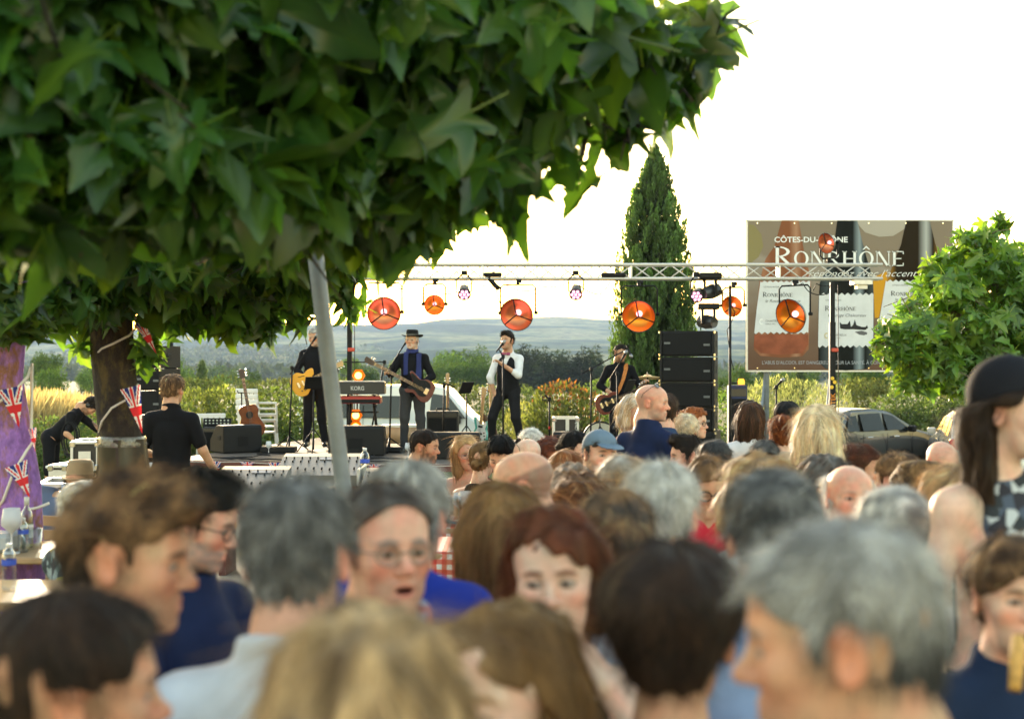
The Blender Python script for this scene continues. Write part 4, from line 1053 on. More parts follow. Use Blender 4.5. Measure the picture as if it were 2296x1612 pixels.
# ------------------------------------------------------------------ cypress
def cypress():
 d = 33.0; base = W(1468, 985, d); base.z = gz(d); top = W(1470, 342, d); H = top.z - base.z; sd = np.random.default_rng(71)
 root = empty('cypress_tree', base, 0, 'tall dark green cypress rising behind the truss and speaker stack', 'tree')
 OUT = [(0.0, 0.30), (0.06, 0.74), (0.2, 0.90), (0.35, 0.95), (0.5, 0.90), (0.62, 0.80), (0.75, 0.66), (0.85, 0.46), (0.93, 0.26), (1.0, 0.02)]
 rmax = 96 / FPX * d / 0.95
 n = 950; PP = []; UU = []; CC = []
 for k in range(n):     # upright feathery sprays
  t = sd.random() ** 0.85; a = sd.uniform(0, 6.283); R = np.interp(t, [q[0] for q in OUT], [q[1] for q in OUT]) * rmax * sd.uniform(0.66, 1.0)
  c = np.array((R * math.cos(a), R * math.sin(a) , t * H * 0.97)); h = H * sd.uniform(0.05, 0.095) * (1 - 0.4 * t); w = h * 0.24
  m = 46; z = sd.random(m); ang = sd.uniform(0, 6.28, m); rr = w * (1 - z) ** 0.7 * np.sqrt(sd.random(m)) * (0.5 + 0.5 * np.minimum(1, z * 5))
  out = np.array((math.cos(a), math.sin(a), 0));
  p = c + np.stack([rr * np.cos(ang), rr * np.sin(ang), z * h], 1) + out * (z * h * 0.12)[:, None]
  PP.append(p); UU.append(np.stack([np.cos(ang), np.sin(ang), 0 * ang], 1) * 0.7 + out * 0.6)
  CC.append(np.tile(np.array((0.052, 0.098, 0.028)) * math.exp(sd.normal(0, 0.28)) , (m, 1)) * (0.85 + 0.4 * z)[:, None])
 V, F, C = leafcloud(np.concatenate(PP), np.concatenate(UU), 0.08, np.concatenate(CC), sd, 0.45, up=(0, 0, 1.15), colj=0.2)
 link('crown', np_mesh('crown', V, F, False, C), M_LEAF, root)
 mb = MB(); mb.tube([(0, 0, -0.05), (0.02, 0, H * 0.4), (0, 0, H * 0.93)], [0.16, 0.12, 0.02], 9); mb.build('trunk', M_BARK, root, True)
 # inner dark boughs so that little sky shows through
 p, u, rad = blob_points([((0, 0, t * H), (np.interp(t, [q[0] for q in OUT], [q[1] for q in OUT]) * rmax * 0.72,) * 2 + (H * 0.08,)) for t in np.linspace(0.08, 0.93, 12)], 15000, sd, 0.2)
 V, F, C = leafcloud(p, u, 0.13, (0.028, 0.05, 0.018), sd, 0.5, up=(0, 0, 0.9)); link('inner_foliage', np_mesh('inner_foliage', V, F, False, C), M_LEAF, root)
cypress()
# ------------------------------------------------------------------ haze
hzm = bpy.data.materials.new('haze_air'); hzm.use_nodes = True; hn = hzm.node_tree; hn.nodes.clear()
pv = hn.nodes.new('ShaderNodeVolumePrincipled'); pv.inputs['Color'].default_value = (0.46, 0.64, 1.0, 1); pv.inputs['Density'].default_value = 0.000095; pv.inputs['Anisotropy'].default_value = 0.2
ho_ = hn.nodes.new('ShaderNodeOutputMaterial'); hn.links.new(pv.outputs[0], ho_.inputs['Volume'])
zb, zt = float(min(HGZ.min(), -15.0)) - 1.0, float(HGZ.max()) + 4.0
hb = MB(); hb.box((100, 2180, (zb + zt) / 2), (8000, 4600, zt - zb)); hz = hb.build('haze', hzm); tag(hz, kind='stuff')
# ------------------------------------------------------------------ plane trees with lobed leaves
HALF = [(0.04, -0.02), (0.14, -0.10), (0.27, -0.17), (0.37, -0.13), (0.30, -0.02), (0.17, 0.07), (0.32, 0.10), (0.46, 0.22), (0.62, 0.43), (0.44, 0.38), (0.30, 0.33), (0.145, 0.31), (0.18, 0.46), (0.28, 0.58), (0.21, 0.62), (0.20, 0.71), (0.12, 0.80), (0.06, 0.92)]
def leaf_shape(seed, col, lo=False):
 """one lobed leaf: petiole end at the origin, tip towards +Y, upper side +Z; returns V, tris, colours"""
 r = random.Random(seed); half = HALF if not lo else [HALF[i] for i in (1, 3, 5, 8, 11, 13, 15)]
 mids = [0.0, 0.2, 0.4, 0.6, 0.8, 1.0] if not lo else [0.0, 0.45, 1.0]
 fold, droop, curl = r.uniform(0.10, 0.55), r.uniform(0.2, 0.8), r.uniform(-0.9, 0.2)
 pts = []; F = []
 nm = len(mids)
 for y in mids: pts.append((0, y))
 sides = []
 for s in (-1, 1):
  q = []
  for (x, y) in half:
   q.append(len(pts)); pts.append((s * x * 1.04 * r.uniform(0.9, 1.1) * (1.0 + 0.1 * s * r.random()), y + r.uniform(-0.02, 0.02)))
  ring = [0] + q + [nm - 1] + list(range(nm - 2, 0, -1))
  bm = bmesh.new(); vs = [bm.verts.new((*pts[i], 0)) for i in ring]; f = bm.faces.new(vs); f.normal_update(); bm.verts.index_update()
  res = bmesh.ops.triangulate(bm, faces=[f], ngon_method='EAR_CLIP')
  for t in bm.faces:
   tri = [ring[v.index] for v in t.verts]
   a, b, c = [pts[i] for i in tri]
   if (b[0]-a[0])*(c[1]-a[1]) - (b[1]-a[1])*(c[0]-a[0]) < 0: tri.reverse()
   F.append(tri)
  bm.free()
 V = []
 for (x, y) in pts:
  z = fold * abs(x) - droop * y * y * 0.6 + curl * x * x * 1.2 + 0.03 * math.sin(9 * y + 7 * x + seed)
  V.append((x, y, z))
 n0 = len(V)
 V += [(-0.012, -0.45, 0.10), (0.012, -0.45, 0.10), (0.014, 0.0, 0.0), (-0.014, 0.0, 0.0)]; F += [[n0, n0+1, n0+2], [n0, n0+2, n0+3]]
 C = np.tile(np.array(col), (len(V), 1)); C[:nm] *= (1.5, 1.35, 1.2); C[n0:] = np.array(col) * (2.2, 1.5, 1.0)
 return np.array(V), np.array(F), C
M_PLANE = leaf_mat('plane_leaf', 0.32, 0.45, (1.9, 1.5, 0.4), spec=0.5)
def tree(name, label, cat_loc, blobs_v, n, size, col, n_parts, seed, trunk_pts, trunk_r, limbs, bark, shell=0.35, lo=False, hang=0.8, mat_=None, front=True, parent_name='foliage', thin=0.0):
 sd = np.random.default_rng(seed); root = empty(name, cat_loc, 0, label, 'tree')
 bl = [(tuple(W(vx, vy, d)), (rx / FPX * d, ry, rz / FPX * d)) for (vx, vy, d, rx, rz, ry) in blobs_v]
 p, u, rad = blob_points(bl, n, sd, shell)
 if thin:
  kp = sd.random(n) > thin * np.clip((p[:, 0] / p[:, 1] * FPX + 348) / 500, 0, 1); p, u, rad = p[kp], u[kp], rad[kp]; n = len(p)
 ax = np.array((0, 0, 1.0))
 tip = np.stack([u[:, 0] * 0.55, u[:, 1] * 0.55, -np.full(n, hang)], 1) + sd.normal(0, 0.62, (n, 3)); tip /= np.linalg.norm(tip, axis=1, keepdims=True)
 nr = np.stack([u[:, 0] * 0.7, u[:, 1] * 0.5 - 0.45, 0.55 + 0 * u[:, 2]], 1) + sd.normal(0, 0.85, (n, 3))
 nr -= tip * (nr * tip).sum(1, keepdims=True); nr /= np.linalg.norm(nr, axis=1, keepdims=True); sx = np.cross(tip, nr)
 sz = size * np.exp(sd.normal(0, 0.28, n)); p = p - tip * sz[:, None] * 0.5; var = sd.integers(0, 5, n)
 shapes = [leaf_shape(seed * 10 + k, np.array(col) * (0.8 + 0.1 * k) * ((1.12, 1.0, 0.9) if k % 2 else (0.9, 1.0, 1.1)), lo) for k in range(5)]
 # which leaves become parts: nearest ones inside the frame
 px = p[:, 0] / p[:, 1] * FPX + 1148; py = 806 - (p[:, 2] - CAMZ) / p[:, 1] * FPX
 inside = (px > -20) & (px < 2316) & (py > -20) & (py < 1200)
 score = np.where(inside, p[:, 1] - 0.25 * rad - 0.0008 * sd.random(n), 1e6)
 order = np.argsort(score)[:n_parts]; isp = np.zeros(n, bool); isp[order] = True; isp &= inside
 M = mat_ or M_PLANE
 meshes = []
 for k in range(5):
  me = np_mesh('leaf', shapes[k][0], shapes[k][1], True, shapes[k][2]); me.materials.append(M); meshes.append(me)
 R0 = np.array(root.location)
 for i in np.nonzero(isp)[0]:
  o = bpy.data.objects.new('leaf', meshes[var[i]]); COL.objects.link(o); o.parent = root
  m3 = np.stack([sx[i], tip[i], nr[i]], 1) * sz[i]; m4 = np.eye(4); m4[:3, :3] = m3; m4[:3, 3] = p[i] - R0
  o.matrix_basis = Matrix(m4.tolist())
 VV, FF, CC, b0 = [], [], [], 0
 for k in range(5):
  idx = np.nonzero(~isp & (var == k))[0]
  if not len(idx): continue
  sv, sf, sc = shapes[k]
  Mx = np.stack([sx[idx], tip[idx], nr[idx]], 2) * sz[idx][:, None, None]
  v = np.einsum('nij,vj->nvi', Mx, sv) + (p[idx] - R0)[:, None, :]
  VV.append(v.reshape(-1, 3)); FF.append((sf[None] + (np.arange(len(idx)) * len(sv))[:, None, None]).reshape(-1, 3) + b0); b0 += len(idx) * len(sv)
  CC.append((sc[None] * np.exp(sd.normal(0, 0.25, len(idx)))[:, None, None]).reshape(-1, 3))
 if VV: tag(link(parent_name, np_mesh(parent_name, np.concatenate(VV), np.concatenate(FF), True, np.concatenate(CC)), M, root), kind='stuff')
 tb = MB(); tb.tube([Vector(q) - root.location for q in trunk_pts], trunk_r, 18); tr = tb.build('trunk', bark, root, True)
 for (pts, r) in limbs:
  lb = MB(); lb.tube([Vector(q) - root.location for q in pts], r, 9); lb.build('branch', bark, root, True)
 # twigs reaching into the leaf clumps
 tw = MB(); src = [Vector(q) for (pts, r) in limbs for q in pts[1:]] or [Vector(trunk_pts[-1])]
 for (c, r) in bl:
  c = Vector(c); s0 = min(src, key=lambda q: (q - c).length)
  m = (s0 + c) / 2 + Vector((0, 0, 0.12)); tw.tube([s0 - root.location, m - root.location, c - root.location], [0.022, 0.015, 0.007], 6)
  for k in range(4):
   e = c + Vector((sd.normal() * r[0], sd.normal() * r[1], sd.normal() * r[2])) * 0.7; tw.tube([c - root.location, (c + e) / 2 - root.location + Vector((0, 0, 0.04)), e - root.location], [0.007, 0.005, 0.003], 5)
 tag(tw.build('twig', bark, root, True), kind='stuff')
 return root
def bark_mat(name, base, patch, purple=None):
 def f(nt, N, L, b):
  tc = N.new('ShaderNodeTexCoord'); mp = N.new('ShaderNodeMapping'); mp.inputs['Scale'].default_value = (1, 1, 0.45); L.new(tc.outputs['Object'], mp.inputs[0])
  t = N.new('ShaderNodeTexNoise'); t.inputs['Scale'].default_value = 7; t.inputs['Detail'].default_value = 9; t.inputs['Roughness'].default_value = 0.7; L.new(mp.outputs[0], t.inputs['Vector'])
  t2 = N.new('ShaderNodeTexNoise'); t2.inputs['Scale'].default_value = 26; t2.inputs['Detail'].default_value = 8; t2.inputs['Roughness'].default_value = 0.75; L.new(mp.outputs[0], t2.inputs['Vector'])
  v = N.new('ShaderNodeTexVoronoi'); v.inputs['Scale'].default_value = 40; v.feature = 'DISTANCE_TO_EDGE'; L.new(mp.outputs[0], v.inputs['Vector'])
  r = ramp(nt, [(0.35, tuple(q * 0.5 for q in base)), (0.5, base), (0.60, patch), (0.72, tuple(q * 1.4 for q in base))]); L.new(t.outputs['Fac'], r.inputs[0])
  mx = N.new('ShaderNodeMix'); mx.data_type = 'RGBA'; mx.blend_type = 'MULTIPLY'; mx.inputs[0].default_value = 0.8; L.new(r.outputs[0], mx.inputs[6])
  r2 = ramp(nt, [(0.3, (0.4, 0.4, 0.4)), (0.7, (1.3, 1.3, 1.3))]); L.new(t2.outputs['Fac'], r2.inputs[0]); L.new(r2.outputs[0], mx.inputs[7]); L.new(mx.outputs[2], b.inputs['Base Color'])
  b.inputs['Roughness'].default_value = 0.9
  ad = N.new('ShaderNodeMath'); ad.operation = 'ADD'; mi = N.new('ShaderNodeMath'); mi.operation = 'MINIMUM'; L.new(v.outputs[0], mi.inputs[0]); mi.inputs[1].default_value = 0.12
  L.new(mi.outputs[0], ad.inputs[0]); L.new(t2.outputs['Fac'], ad.inputs[1])
  bp = N.new('ShaderNodeBump'); bp.inputs['Strength'].default_value = 0.9; bp.inputs['Distance'].default_value = 0.02; L.new(ad.outputs[0], bp.inputs['Height']); L.new(bp.outputs[0], b.inputs['Normal'])
 return node_mat(name, f)
BARK_D = bark_mat('plane_bark', (0.032, 0.024, 0.022), (0.10, 0.075, 0.025))
BARK_PURPLE_LIT = bark_mat('purple_lit_bark', (0.34, 0.17, 0.58), (0.30, 0.14, 0.045))  # purple uplight is put into the bark colour; orange patches are lichen
LG = (0.033, 0.088, 0.017)
# near tree: its trunk stands out of the picture to the left, its crown hangs into it
NEAR = [(90, 90, 3.2, 200, 190, .45), (-80, 300, 3.3, 160, 250, .5), (420, 50, 3.6, 260, 150, .6), (800, 90, 4.0, 300, 190, .7), (1130, 90, 4.3, 230, 160, .7), (1340, 90, 4.6, 110, 100, .5), (1440, 170, 4.8, 50, 40, .3), (1500, 120, 4.9, 50, 40, .25), (1590, 100, 5.0, 50, 40, .25), (1550, 180, 4.95, 45, 30, .2), (1390, 260, 4.8, 45, 30, .2), (1510, 225, 4.9, 50, 35, .2), (1230, 270, 4.6, 80, 60, .4), (1110, 390, 4.6, 55, 60, .35), (1140, 480, 4.6, 22, 35, .12), (900, 545, 4.5, 40, 30, .2), (1410, 320, 4.8, 35, 25, .12), (1295, 400, 4.8, 18, 35, .1), (1240, 370, 4.7, 35, 25, .15), (1150, 490, 4.6, 22, 32, .12), (990, 360, 4.4, 150, 120, .6), (860, 480, 4.4, 80, 60, .5), (950, 470, 4.5, 50, 45, .4), (740, 400, 4.2, 170, 150, .6), (560, 450, 4.0, 170, 120, .6), (390, 380, 3.8, 200, 180, .6), (190, 360, 3.5, 200, 190, .5), (60, 430, 3.4, 130, 170, .4), (560, 250, 4.6, 500, 250, .5), (900, 250, 5.0, 300, 200, .5), (250, 250, 4.6, 400, 260, .5)]
tw = lambda a: tuple(W(*a))
tree('plane_tree', 'nearest plane tree with broad lobed leaves hanging over the crowd', (-2.6, 3.9, 0), NEAR, 2350, 0.176, LG, 300, 81,
  [(-2.6, 3.9, -0.1), (-2.55, 3.95, 1.2), (-2.3, 4.1, 2.3)], [0.17, 0.14, 0.12],
  [([(-2.3, 4.1, 2.3), tw((200, 200, 4.2)), tw((700, 60, 4.6)), tw((1150, 60, 4.8))], [0.10, 0.07, 0.05, 0.025]), ([(-2.3, 4.1, 2.3), tw((150, 350, 3.8)), tw((520, 330, 4.2)), tw((900, 330, 4.6))], [0.09, 0.06, 0.04, 0.02]), ([tw((1150, 60, 4.8)), tw((1380, 130, 4.8)), tw((1560, 130, 4.9))], [0.022, 0.012, 0.004])], BARK_D, thin=0.42)
MID = [(90, 610, 8.2, 150, 80, .7), (330, 630, 9.0, 160, 90, .8), (560, 670, 9.4, 130, 75, .7), (680, 655, 9.0, 60, 40, .5), (640, 590, 9.0, 150, 100, .8), (760, 610, 8.6, 35, 60, .4), (850, 540, 8.5, 60, 40, .4), (940, 510, 8.2, 70, 60, .5), (1010, 450, 8.0, 80, 60, .5), (420, 700, 9.4, 90, 50, .6), (160, 690, 8.4, 110, 50, .6), (340, 560, 8.6, 350, 120, .9), (700, 540, 8.4, 180, 90, .7), (560, 735, 9.4, 60, 30, .4), (668, 715, 9.2, 16, 20, .15), (335, 790, 9.0, 20, 45, .15), (185, 765, 8.9, 20, 40, .15), (785, 690, 8.8, 14, 26, .12)]
tb0 = W(280, 1180, 9.0); tb0.z = gz(9.0)
tree('plane_tree', 'plane tree with dark leaning trunk wound with flags, base wrapped in black plastic', tuple(tb0), MID, 2300, 0.16, (0.034, 0.088, 0.020), 300, 82,
  [tuple(tb0 + Vector((0.03, 0, -0.1))), tw((278, 1060, 9.0)), tw((262, 900, 9.0)), tw((250, 760, 9.0)), tw((240, 660, 9.0))], [0.155, 0.132, 0.134, 0.138, 0.158],
  [([tw((240, 668, 9.0)), tw((200, 600, 8.9)), tw((90, 520, 8.6)), tw((-60, 440, 8.4))], [0.10, 0.085, 0.07, 0.05]), ([tw((250, 668, 9.0)), tw((300, 580, 9.1)), tw((430, 500, 9.0)), tw((640, 470, 8.8)), tw((850, 470, 8.4))], [0.10, 0.08, 0.06, 0.04, 0.02]), ([tw((245, 660, 9.0)), tw((255, 560, 9.3)), tw((300, 400, 9.6))], [0.09, 0.07, 0.05])], BARK_D)
tc0 = W(50, 1160, 8.0); tc0.z = gz(8.0)
tree('plane_tree', 'plane tree at the left edge with purple light painted into its bark and a spiral of flags', tuple(tc0), [(-40, 690, 7.8, 90, 70, .5), (30, 720, 7.7, 70, 40, .3), (-90, 560, 7.6, 160, 120, .7)], 560, 0.15, (0.040, 0.085, 0.024), 60, 83,
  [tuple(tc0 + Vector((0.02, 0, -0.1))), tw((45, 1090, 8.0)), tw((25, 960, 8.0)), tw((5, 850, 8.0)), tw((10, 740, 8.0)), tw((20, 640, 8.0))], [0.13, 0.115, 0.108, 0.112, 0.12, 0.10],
  [([tw((10, 750, 8.0)), tw((-30, 680, 7.9)), tw((-110, 600, 7.8))], [0.09, 0.07, 0.04]), ([tw((12, 750, 8.0)), tw((60, 690, 8.2)), tw((90, 600, 8.4))], [0.07, 0.05, 0.03])], BARK_PURPLE_LIT)
RT = [(2200, 590, 12.6, 70, 55, .6), (2190, 545, 12.6, 35, 30, .3), (2120, 655, 12.4, 70, 45, .5), (2250, 650, 12.8, 80, 80, .7), (2055, 745, 12.2, 60, 40, .5), (2170, 740, 12.5, 110, 70, .7), (2290, 740, 12.8, 80, 90, .7), (2005, 800, 12.2, 35, 30, .3), (2085, 820, 12.3, 70, 45, .5), (2190, 820, 12.5, 80, 60, .6), (2150, 870, 12.4, 45, 25, .4), (2280, 840, 12.7, 70, 60, .6), (2350, 650, 12.8, 90, 120, .7), (1990, 745, 12.2, 25, 14, .2), (2120, 585, 12.5, 25, 18, .2), (2030, 860, 12.2, 22, 22, .2), (2240, 505, 12.6, 14, 22, .12), (2085, 610, 12.4, 18, 12, .12), (2040, 695, 12.3, 22, 12, .12), (1972, 775, 12.1, 16, 10, .1), (2150, 540, 12.5, 12, 18, .1), (2075, 885, 12.2, 16, 16, .1)]
tr0 = W(2330, 1100, 12.8); tr0.z = gz(12.8)
tree('plane_tree', 'young bright green plane tree at the right edge beside the billboard', tuple(tr0), RT, 2300, 0.13, (0.080, 0.155, 0.026), 300, 84,
  [tuple(tr0 - Vector((0, 0, 0.1))), tw((2325, 1000, 12.8)), tw((2300, 860, 12.8))], [0.11, 0.095, 0.085],
  [([tw((2300, 860, 12.8)), tw((2230, 760, 12.6)), tw((2120, 690, 12.4))], [0.06, 0.04, 0.018]), ([tw((2300, 860, 12.8)), tw((2180, 830, 12.6)), tw((2070, 780, 12.3))], [0.05, 0.035, 0.015]), ([tw((2300, 860, 12.8)), tw((2270, 720, 12.7)), tw((2210, 590, 12.6))], [0.06, 0.045, 0.018])], bark_mat('young_bark', (0.16, 0.12, 0.085), (0.22, 0.17, 0.10)), hang=0.45, shell=0.45, mat_=leaf_mat('young_leaf', 0.38, 0.38, (1.2, 1.15, 0.35), spec=0.5))
# ------------------------------------------------------------------ wrap round the trunk, pole, bunting
wp = MB()
base = W(280, 1000, 9.0)
prof = []
rr_ = np.random.default_rng(5)
NV, NH = 26, 9
for j in range(NH):
 t = j / (NH - 1); c = W(278 - 0 * t, 0, 9.0) * 0 + Vector((W(276, 0, 9.0).x, 9.0, gz(9.0) + 0.004 + t * (W(0, 985, 9.0).z - gz(9.0))))
 for k in range(NV):
  a = 2 * math.pi * k / NV; r = (0.146 + 0.17 * (1 - t) ** 2.0) * (1 + (0.05 + 0.10 * (1 - t)) * math.sin(5 * a + 3 * t) + 0.05 * math.sin(13 * a + 3 * t)) + rr_.normal(0, 0.005)
  wp.v.append(c + Vector((r * math.cos(a), r * math.sin(a), 0)))
for j in range(NH - 1):
 for k in range(NV): wp.f.append((j * NV + k, j * NV + (k + 1) % NV, (j + 1) * NV + (k + 1) % NV, (j + 1) * NV + k))
wp.m = [0] * len(wp.f); wp.n = len(wp.v)
tag(wp.build('plastic_wrap', mat('black_plastic', (0.005, 0.005, 0.006), 0.3, spec=0.5), None, True), 'crumpled black plastic sheet tied round the foot of the dark trunk', 'sheet')
fb = MB(); c0 = W(274, 988, 9.0)
fb.lathe([(0.152, -0.035), (0.154, -0.02), (0.149, 0.0), (0.150, 0.015), (0.142, 0.03)], 28, c0, cap=False)
tag(fb.build('cling_film', mat('cling_film', (0.11, 0.11, 0.105), 0.18, spec=0.8, noise=(40, 0.6), bump=(45, 0.4, 0.01)), None, True), 'band of shiny cling film holding the plastic on the trunk', 'film')
pb = MB(); pb.tube([W(680, 330, 6.0), W(706, 560, 6.0), W(772, 1110, 6.0), W(772, 1110, 6.0) + (W(772, 1110, 6.0) - W(706, 560, 6.0)) * 0.95], 0.034, 20)
tag(pb.build('metal_pole', mat('galvanised', (0.17, 0.20, 0.235), 0.5, metal=0.25, noise=(9, 0.22), bump=(40, 0.15, 0.004)), None, True), 'leaning grey galvanised pole in front of the stage', 'pole')
JM = [mat('flag_red', (0.62, 0.02, 0.03), 0.7, transl=0.3), mat('flag_white', (0.72, 0.72, 0.74), 0.7, transl=0.3), mat('flag_blue', (0.010, 0.022, 0.20), 0.7, transl=0.3)]
def jack(u, v):
 du, dv = abs(u - 0.5), abs(v - 0.5)
 if du < 0.055 or dv < 0.07: return 0
 if du < 0.10 or dv < 0.12: return 1
 e = min(abs(u - v), abs(u - (1 - v)))
 if e < 0.035: return 0
 if e < 0.10: return 1
 return 2
def flag_mesh(shape, seed, n=26):
 """pennant of unit width hanging down from the origin; shape 'tri' or 'tail'"""
 r = random.Random(seed); V = []; F = []; mi = []; a1, a2 = r.uniform(0, 6), r.uniform(0.02, 0.06)
 for j in range(n + 1):
  v = j / n; w = (1 - v) if shape == 'tri' else (1 - 0.55 * v)
  for i in range(n + 1):
   u = i / n; V.append(((u - 0.5) * w, a2 * math.sin(5 * v + 4 * u + a1) + 0.10 * v * math.sin(a1), -v * 1.25))
 for j in range(n):
  for i in range(n):
   a = j * (n + 1) + i; F.append((a, a + n + 1, a + n + 2, a + 1)); v = (j + .5) / n; w = (1 - v) if shape == 'tri' else (1 - 0.55 * v)
   mi.append(jack(0.5 + ((i + .5) / n - 0.5) * w, v * 0.8 + 0.08))
 me = bpy.data.meshes.new('flag'); me.from_pydata(V, [], F); me.polygons.foreach_set('material_index', mi); me.polygons.foreach_set('use_smooth', [True] * len(F))
 for m in JM: me.materials.append(m)
 me.update(); return me
FLAGS = [flag_mesh('tri', k) for k in range(4)] + [flag_mesh('tail', 9 + k) for k in range(3)]
M_CORD = mat('white_cord', (0.62, 0.60, 0.56), 0.8)
def bunting(label, cord_pts, r, flags, d0):
 o = W(*cord_pts[0]); root = empty('flag_bunting', o, 0, label, 'bunting')
 mb = MB(); mb.tube([W(*q) - o for q in cord_pts], r, 6); mb.build('cord', M_CORD, root, True)
 for (vx, vy, d, wpx, hpx, k, roll, turn) in flags:
  f = link('flag', FLAGS[k], None, root); s = wpx / FPX * d; h = hpx / FPX * d / 1.25
  f.location = W(vx, vy, d) - o; f.rotation_euler = (0, math.radians(roll), math.radians(turn)); f.scale = (s, s, h)
 return root
def spiral(pts, n=10):
 """cord path over the front of a trunk, passing behind it between the visible runs"""
 return pts
bunting('union flag bunting wound round the dark leaning trunk', [(60, 610, 8.85), (120, 605, 8.85), (190, 640, 8.83), (262, 668, 8.82), (302, 690, 8.86), (306, 735, 8.84), (290, 752, 8.81), (255, 770, 8.80), (228, 782, 8.83), (210, 800, 8.95), (230, 850, 9.2), (300, 880, 9.1), (309, 862, 8.9), (285, 895, 8.80), (250, 915, 8.80), (228, 945, 8.84), (222, 970, 8.95)], 0.007,
  [(312, 722, 8.75, 30, 82, 0, -28, 20), (292, 868, 8.72, 46, 108, 1, -14, 10), (170, 625, 8.75, 42, 75, 2, -30, 30), (215, 640, 8.75, 26, 60, 3, -35, 50), (262, 640, 8.74, 14, 45, 0, -20, 60), (128, 615, 8.75, 40, 50, 1, -50, 40), (321, 660, 8.8, 20, 70, 2, -10, 65), (70, 612, 8.8, 26, 40, 3, 10, 50)], 9)
bunting('union flag bunting wound round the purple trunk', [(-8, 905, 7.86), (30, 880, 7.86), (62, 845, 7.88), (72, 815, 7.95), (70, 960, 7.95), (78, 985, 7.93), (60, 1010, 7.86), (30, 1060, 7.86), (8, 1120, 7.88), (-5, 1140, 7.95), (20, 1150, 7.95), (85, 1138, 7.90), (110, 1128, 7.9)], 0.008,
  [(22, 870, 7.80, 60, 92, 3, -12, 0), (36, 1040, 7.80, 52, 82, 0, -22, 5), (72, 960, 7.85, 22, 52, 2, -8, 55)], 8)
# ------------------------------------------------------------------ materials for the stage
M_BLK = mat('black_metal', (0.007, 0.007, 0.008), 0.6, spec=0.22, noise=(20, 0.2))
M_BOX = mat('speaker_black', (0.008, 0.008, 0.009), 0.62, spec=0.25, bump=(220, 0.5, 0.003))
M_GRL = mat('speaker_grille', (0.005, 0.005, 0.006), 0.6, spec=0.2, bump=(330, 1.0, 0.004))
M_ALU = mat('aluminium', (0.55, 0.54, 0.52), 0.42, metal=0.4, noise=(12, 0.12))
M_CHR = mat('chrome', (0.75, 0.75, 0.74), 0.15, metal=1.0)
M_WOODN = mat('maple', (0.52, 0.32, 0.14), 0.4, noise=(8, 0.15))
M_ROSE = mat('rosewood', (0.05, 0.025, 0.015), 0.5)
M_WHITE = mat('white_plastic', (0.68, 0.68, 0.66), 0.45)
M_RUST = mat('red_oxide_steel', (0.11, 0.035, 0.028), 0.65, noise=(9, 0.3))
M_DECK = mat('stage_plywood', (0.07, 0.055, 0.045), 0.8, noise=(5, 0.3))
M_YEL = mat('yellow_clip', (0.75, 0.45, 0.02), 0.5)
M_REDP = mat('red_paint', (0.55, 0.02, 0.02), 0.35)
def text_mesh(s, size, extrude=0.0, align='LEFT', shear=0.0, space=1.0, offset=0.0):
 c = bpy.data.curves.new('lettering', 'FONT'); c.body = s; c.size = size; c.extrude = extrude; c.align_x = align; c.shear = shear; c.space_character = space; c.offset = offset; c.resolution_u = 3
 o = bpy.data.objects.new('lettering', c); COL.objects.link(o); dg = bpy.context.evaluated_depsgraph_get()
 me = bpy.data.meshes.new_from_object(o.evaluated_get(dg)); bpy.data.objects.remove(o); bpy.data.curves.remove(c)
 me.materials.clear(); me.name = 'lettering'; return me
def text(s, size, m, parent, loc, rot=(math.radians(90), 0, 0), width=None, name='lettering', **kw):
 me = text_mesh(s, size, **kw); me.materials.append(m); o = link(name, me, None, parent); o.location = loc; o.rotation_euler = rot
 if width and len(me.vertices):
  xs_ = [v.co.x for v in me.vertices]; o.scale.x = width / (max(xs_) - min(xs_) + 1e-6)
 return o
DECK = 0.30
SA = math.radians(-14.0)                       # stage turned a little
def SP(x, y, z=DECK):                           # stage space: x along the front edge, y towards the back
 return Vector((0.0, 19.05, 0)) + RZ(SA) @ Vector((x, y, 0)) + Vector((0, 0, z))
# ------------------------------------------------------------------ stage
st = empty('stage', SP(-1.4, 2.4, gz(21)), SA, 'low stage on red steel trestles with dark plywood deck', 'stage')
def sl_(x, y, z): return Vector((x + 1.4, y - 2.4, z - gz(21)))
for i in range(6):
 for j in range(3):
  m = MB(); m.rbox(sl_(-4.6 + 0.545 + i * 1.09, 0.95 + j * 1.9 - 0.9 + 0.02, DECK - 0.03), (1.08, 1.88, 0.055), 0.006); m.build('deck_board', M_DECK, st)
m = MB(); m.box(sl_(-1.33, -0.93, DECK - 0.05), (6.56, 0.05, 0.085)); m.build('front_rail', M_RUST, st)
g0 = gz(20)
for i in range(7):
 x = -4.55 + i * 1.08
 for y in (-0.9, 4.6):
  m = MB(); m.box(sl_(x, y, (DECK + g0) / 2 - 0.05), (0.06, 0.06, DECK - g0 - 0.02)); m.build('leg', M_RUST, st)
 if i < 6:
  for (a, b) in ((g0 + 0.08, DECK - 0.12), (DECK - 0.12, g0 + 0.08)):
   m = MB(); m.tube([sl_(x + 0.03, -0.88 + (0.03 if a > b else 0), a), sl_(x + 1.05, -0.88 + (0.03 if a > b else 0), b)], 0.020, 6); m.build('cross_brace', M_RUST, st)
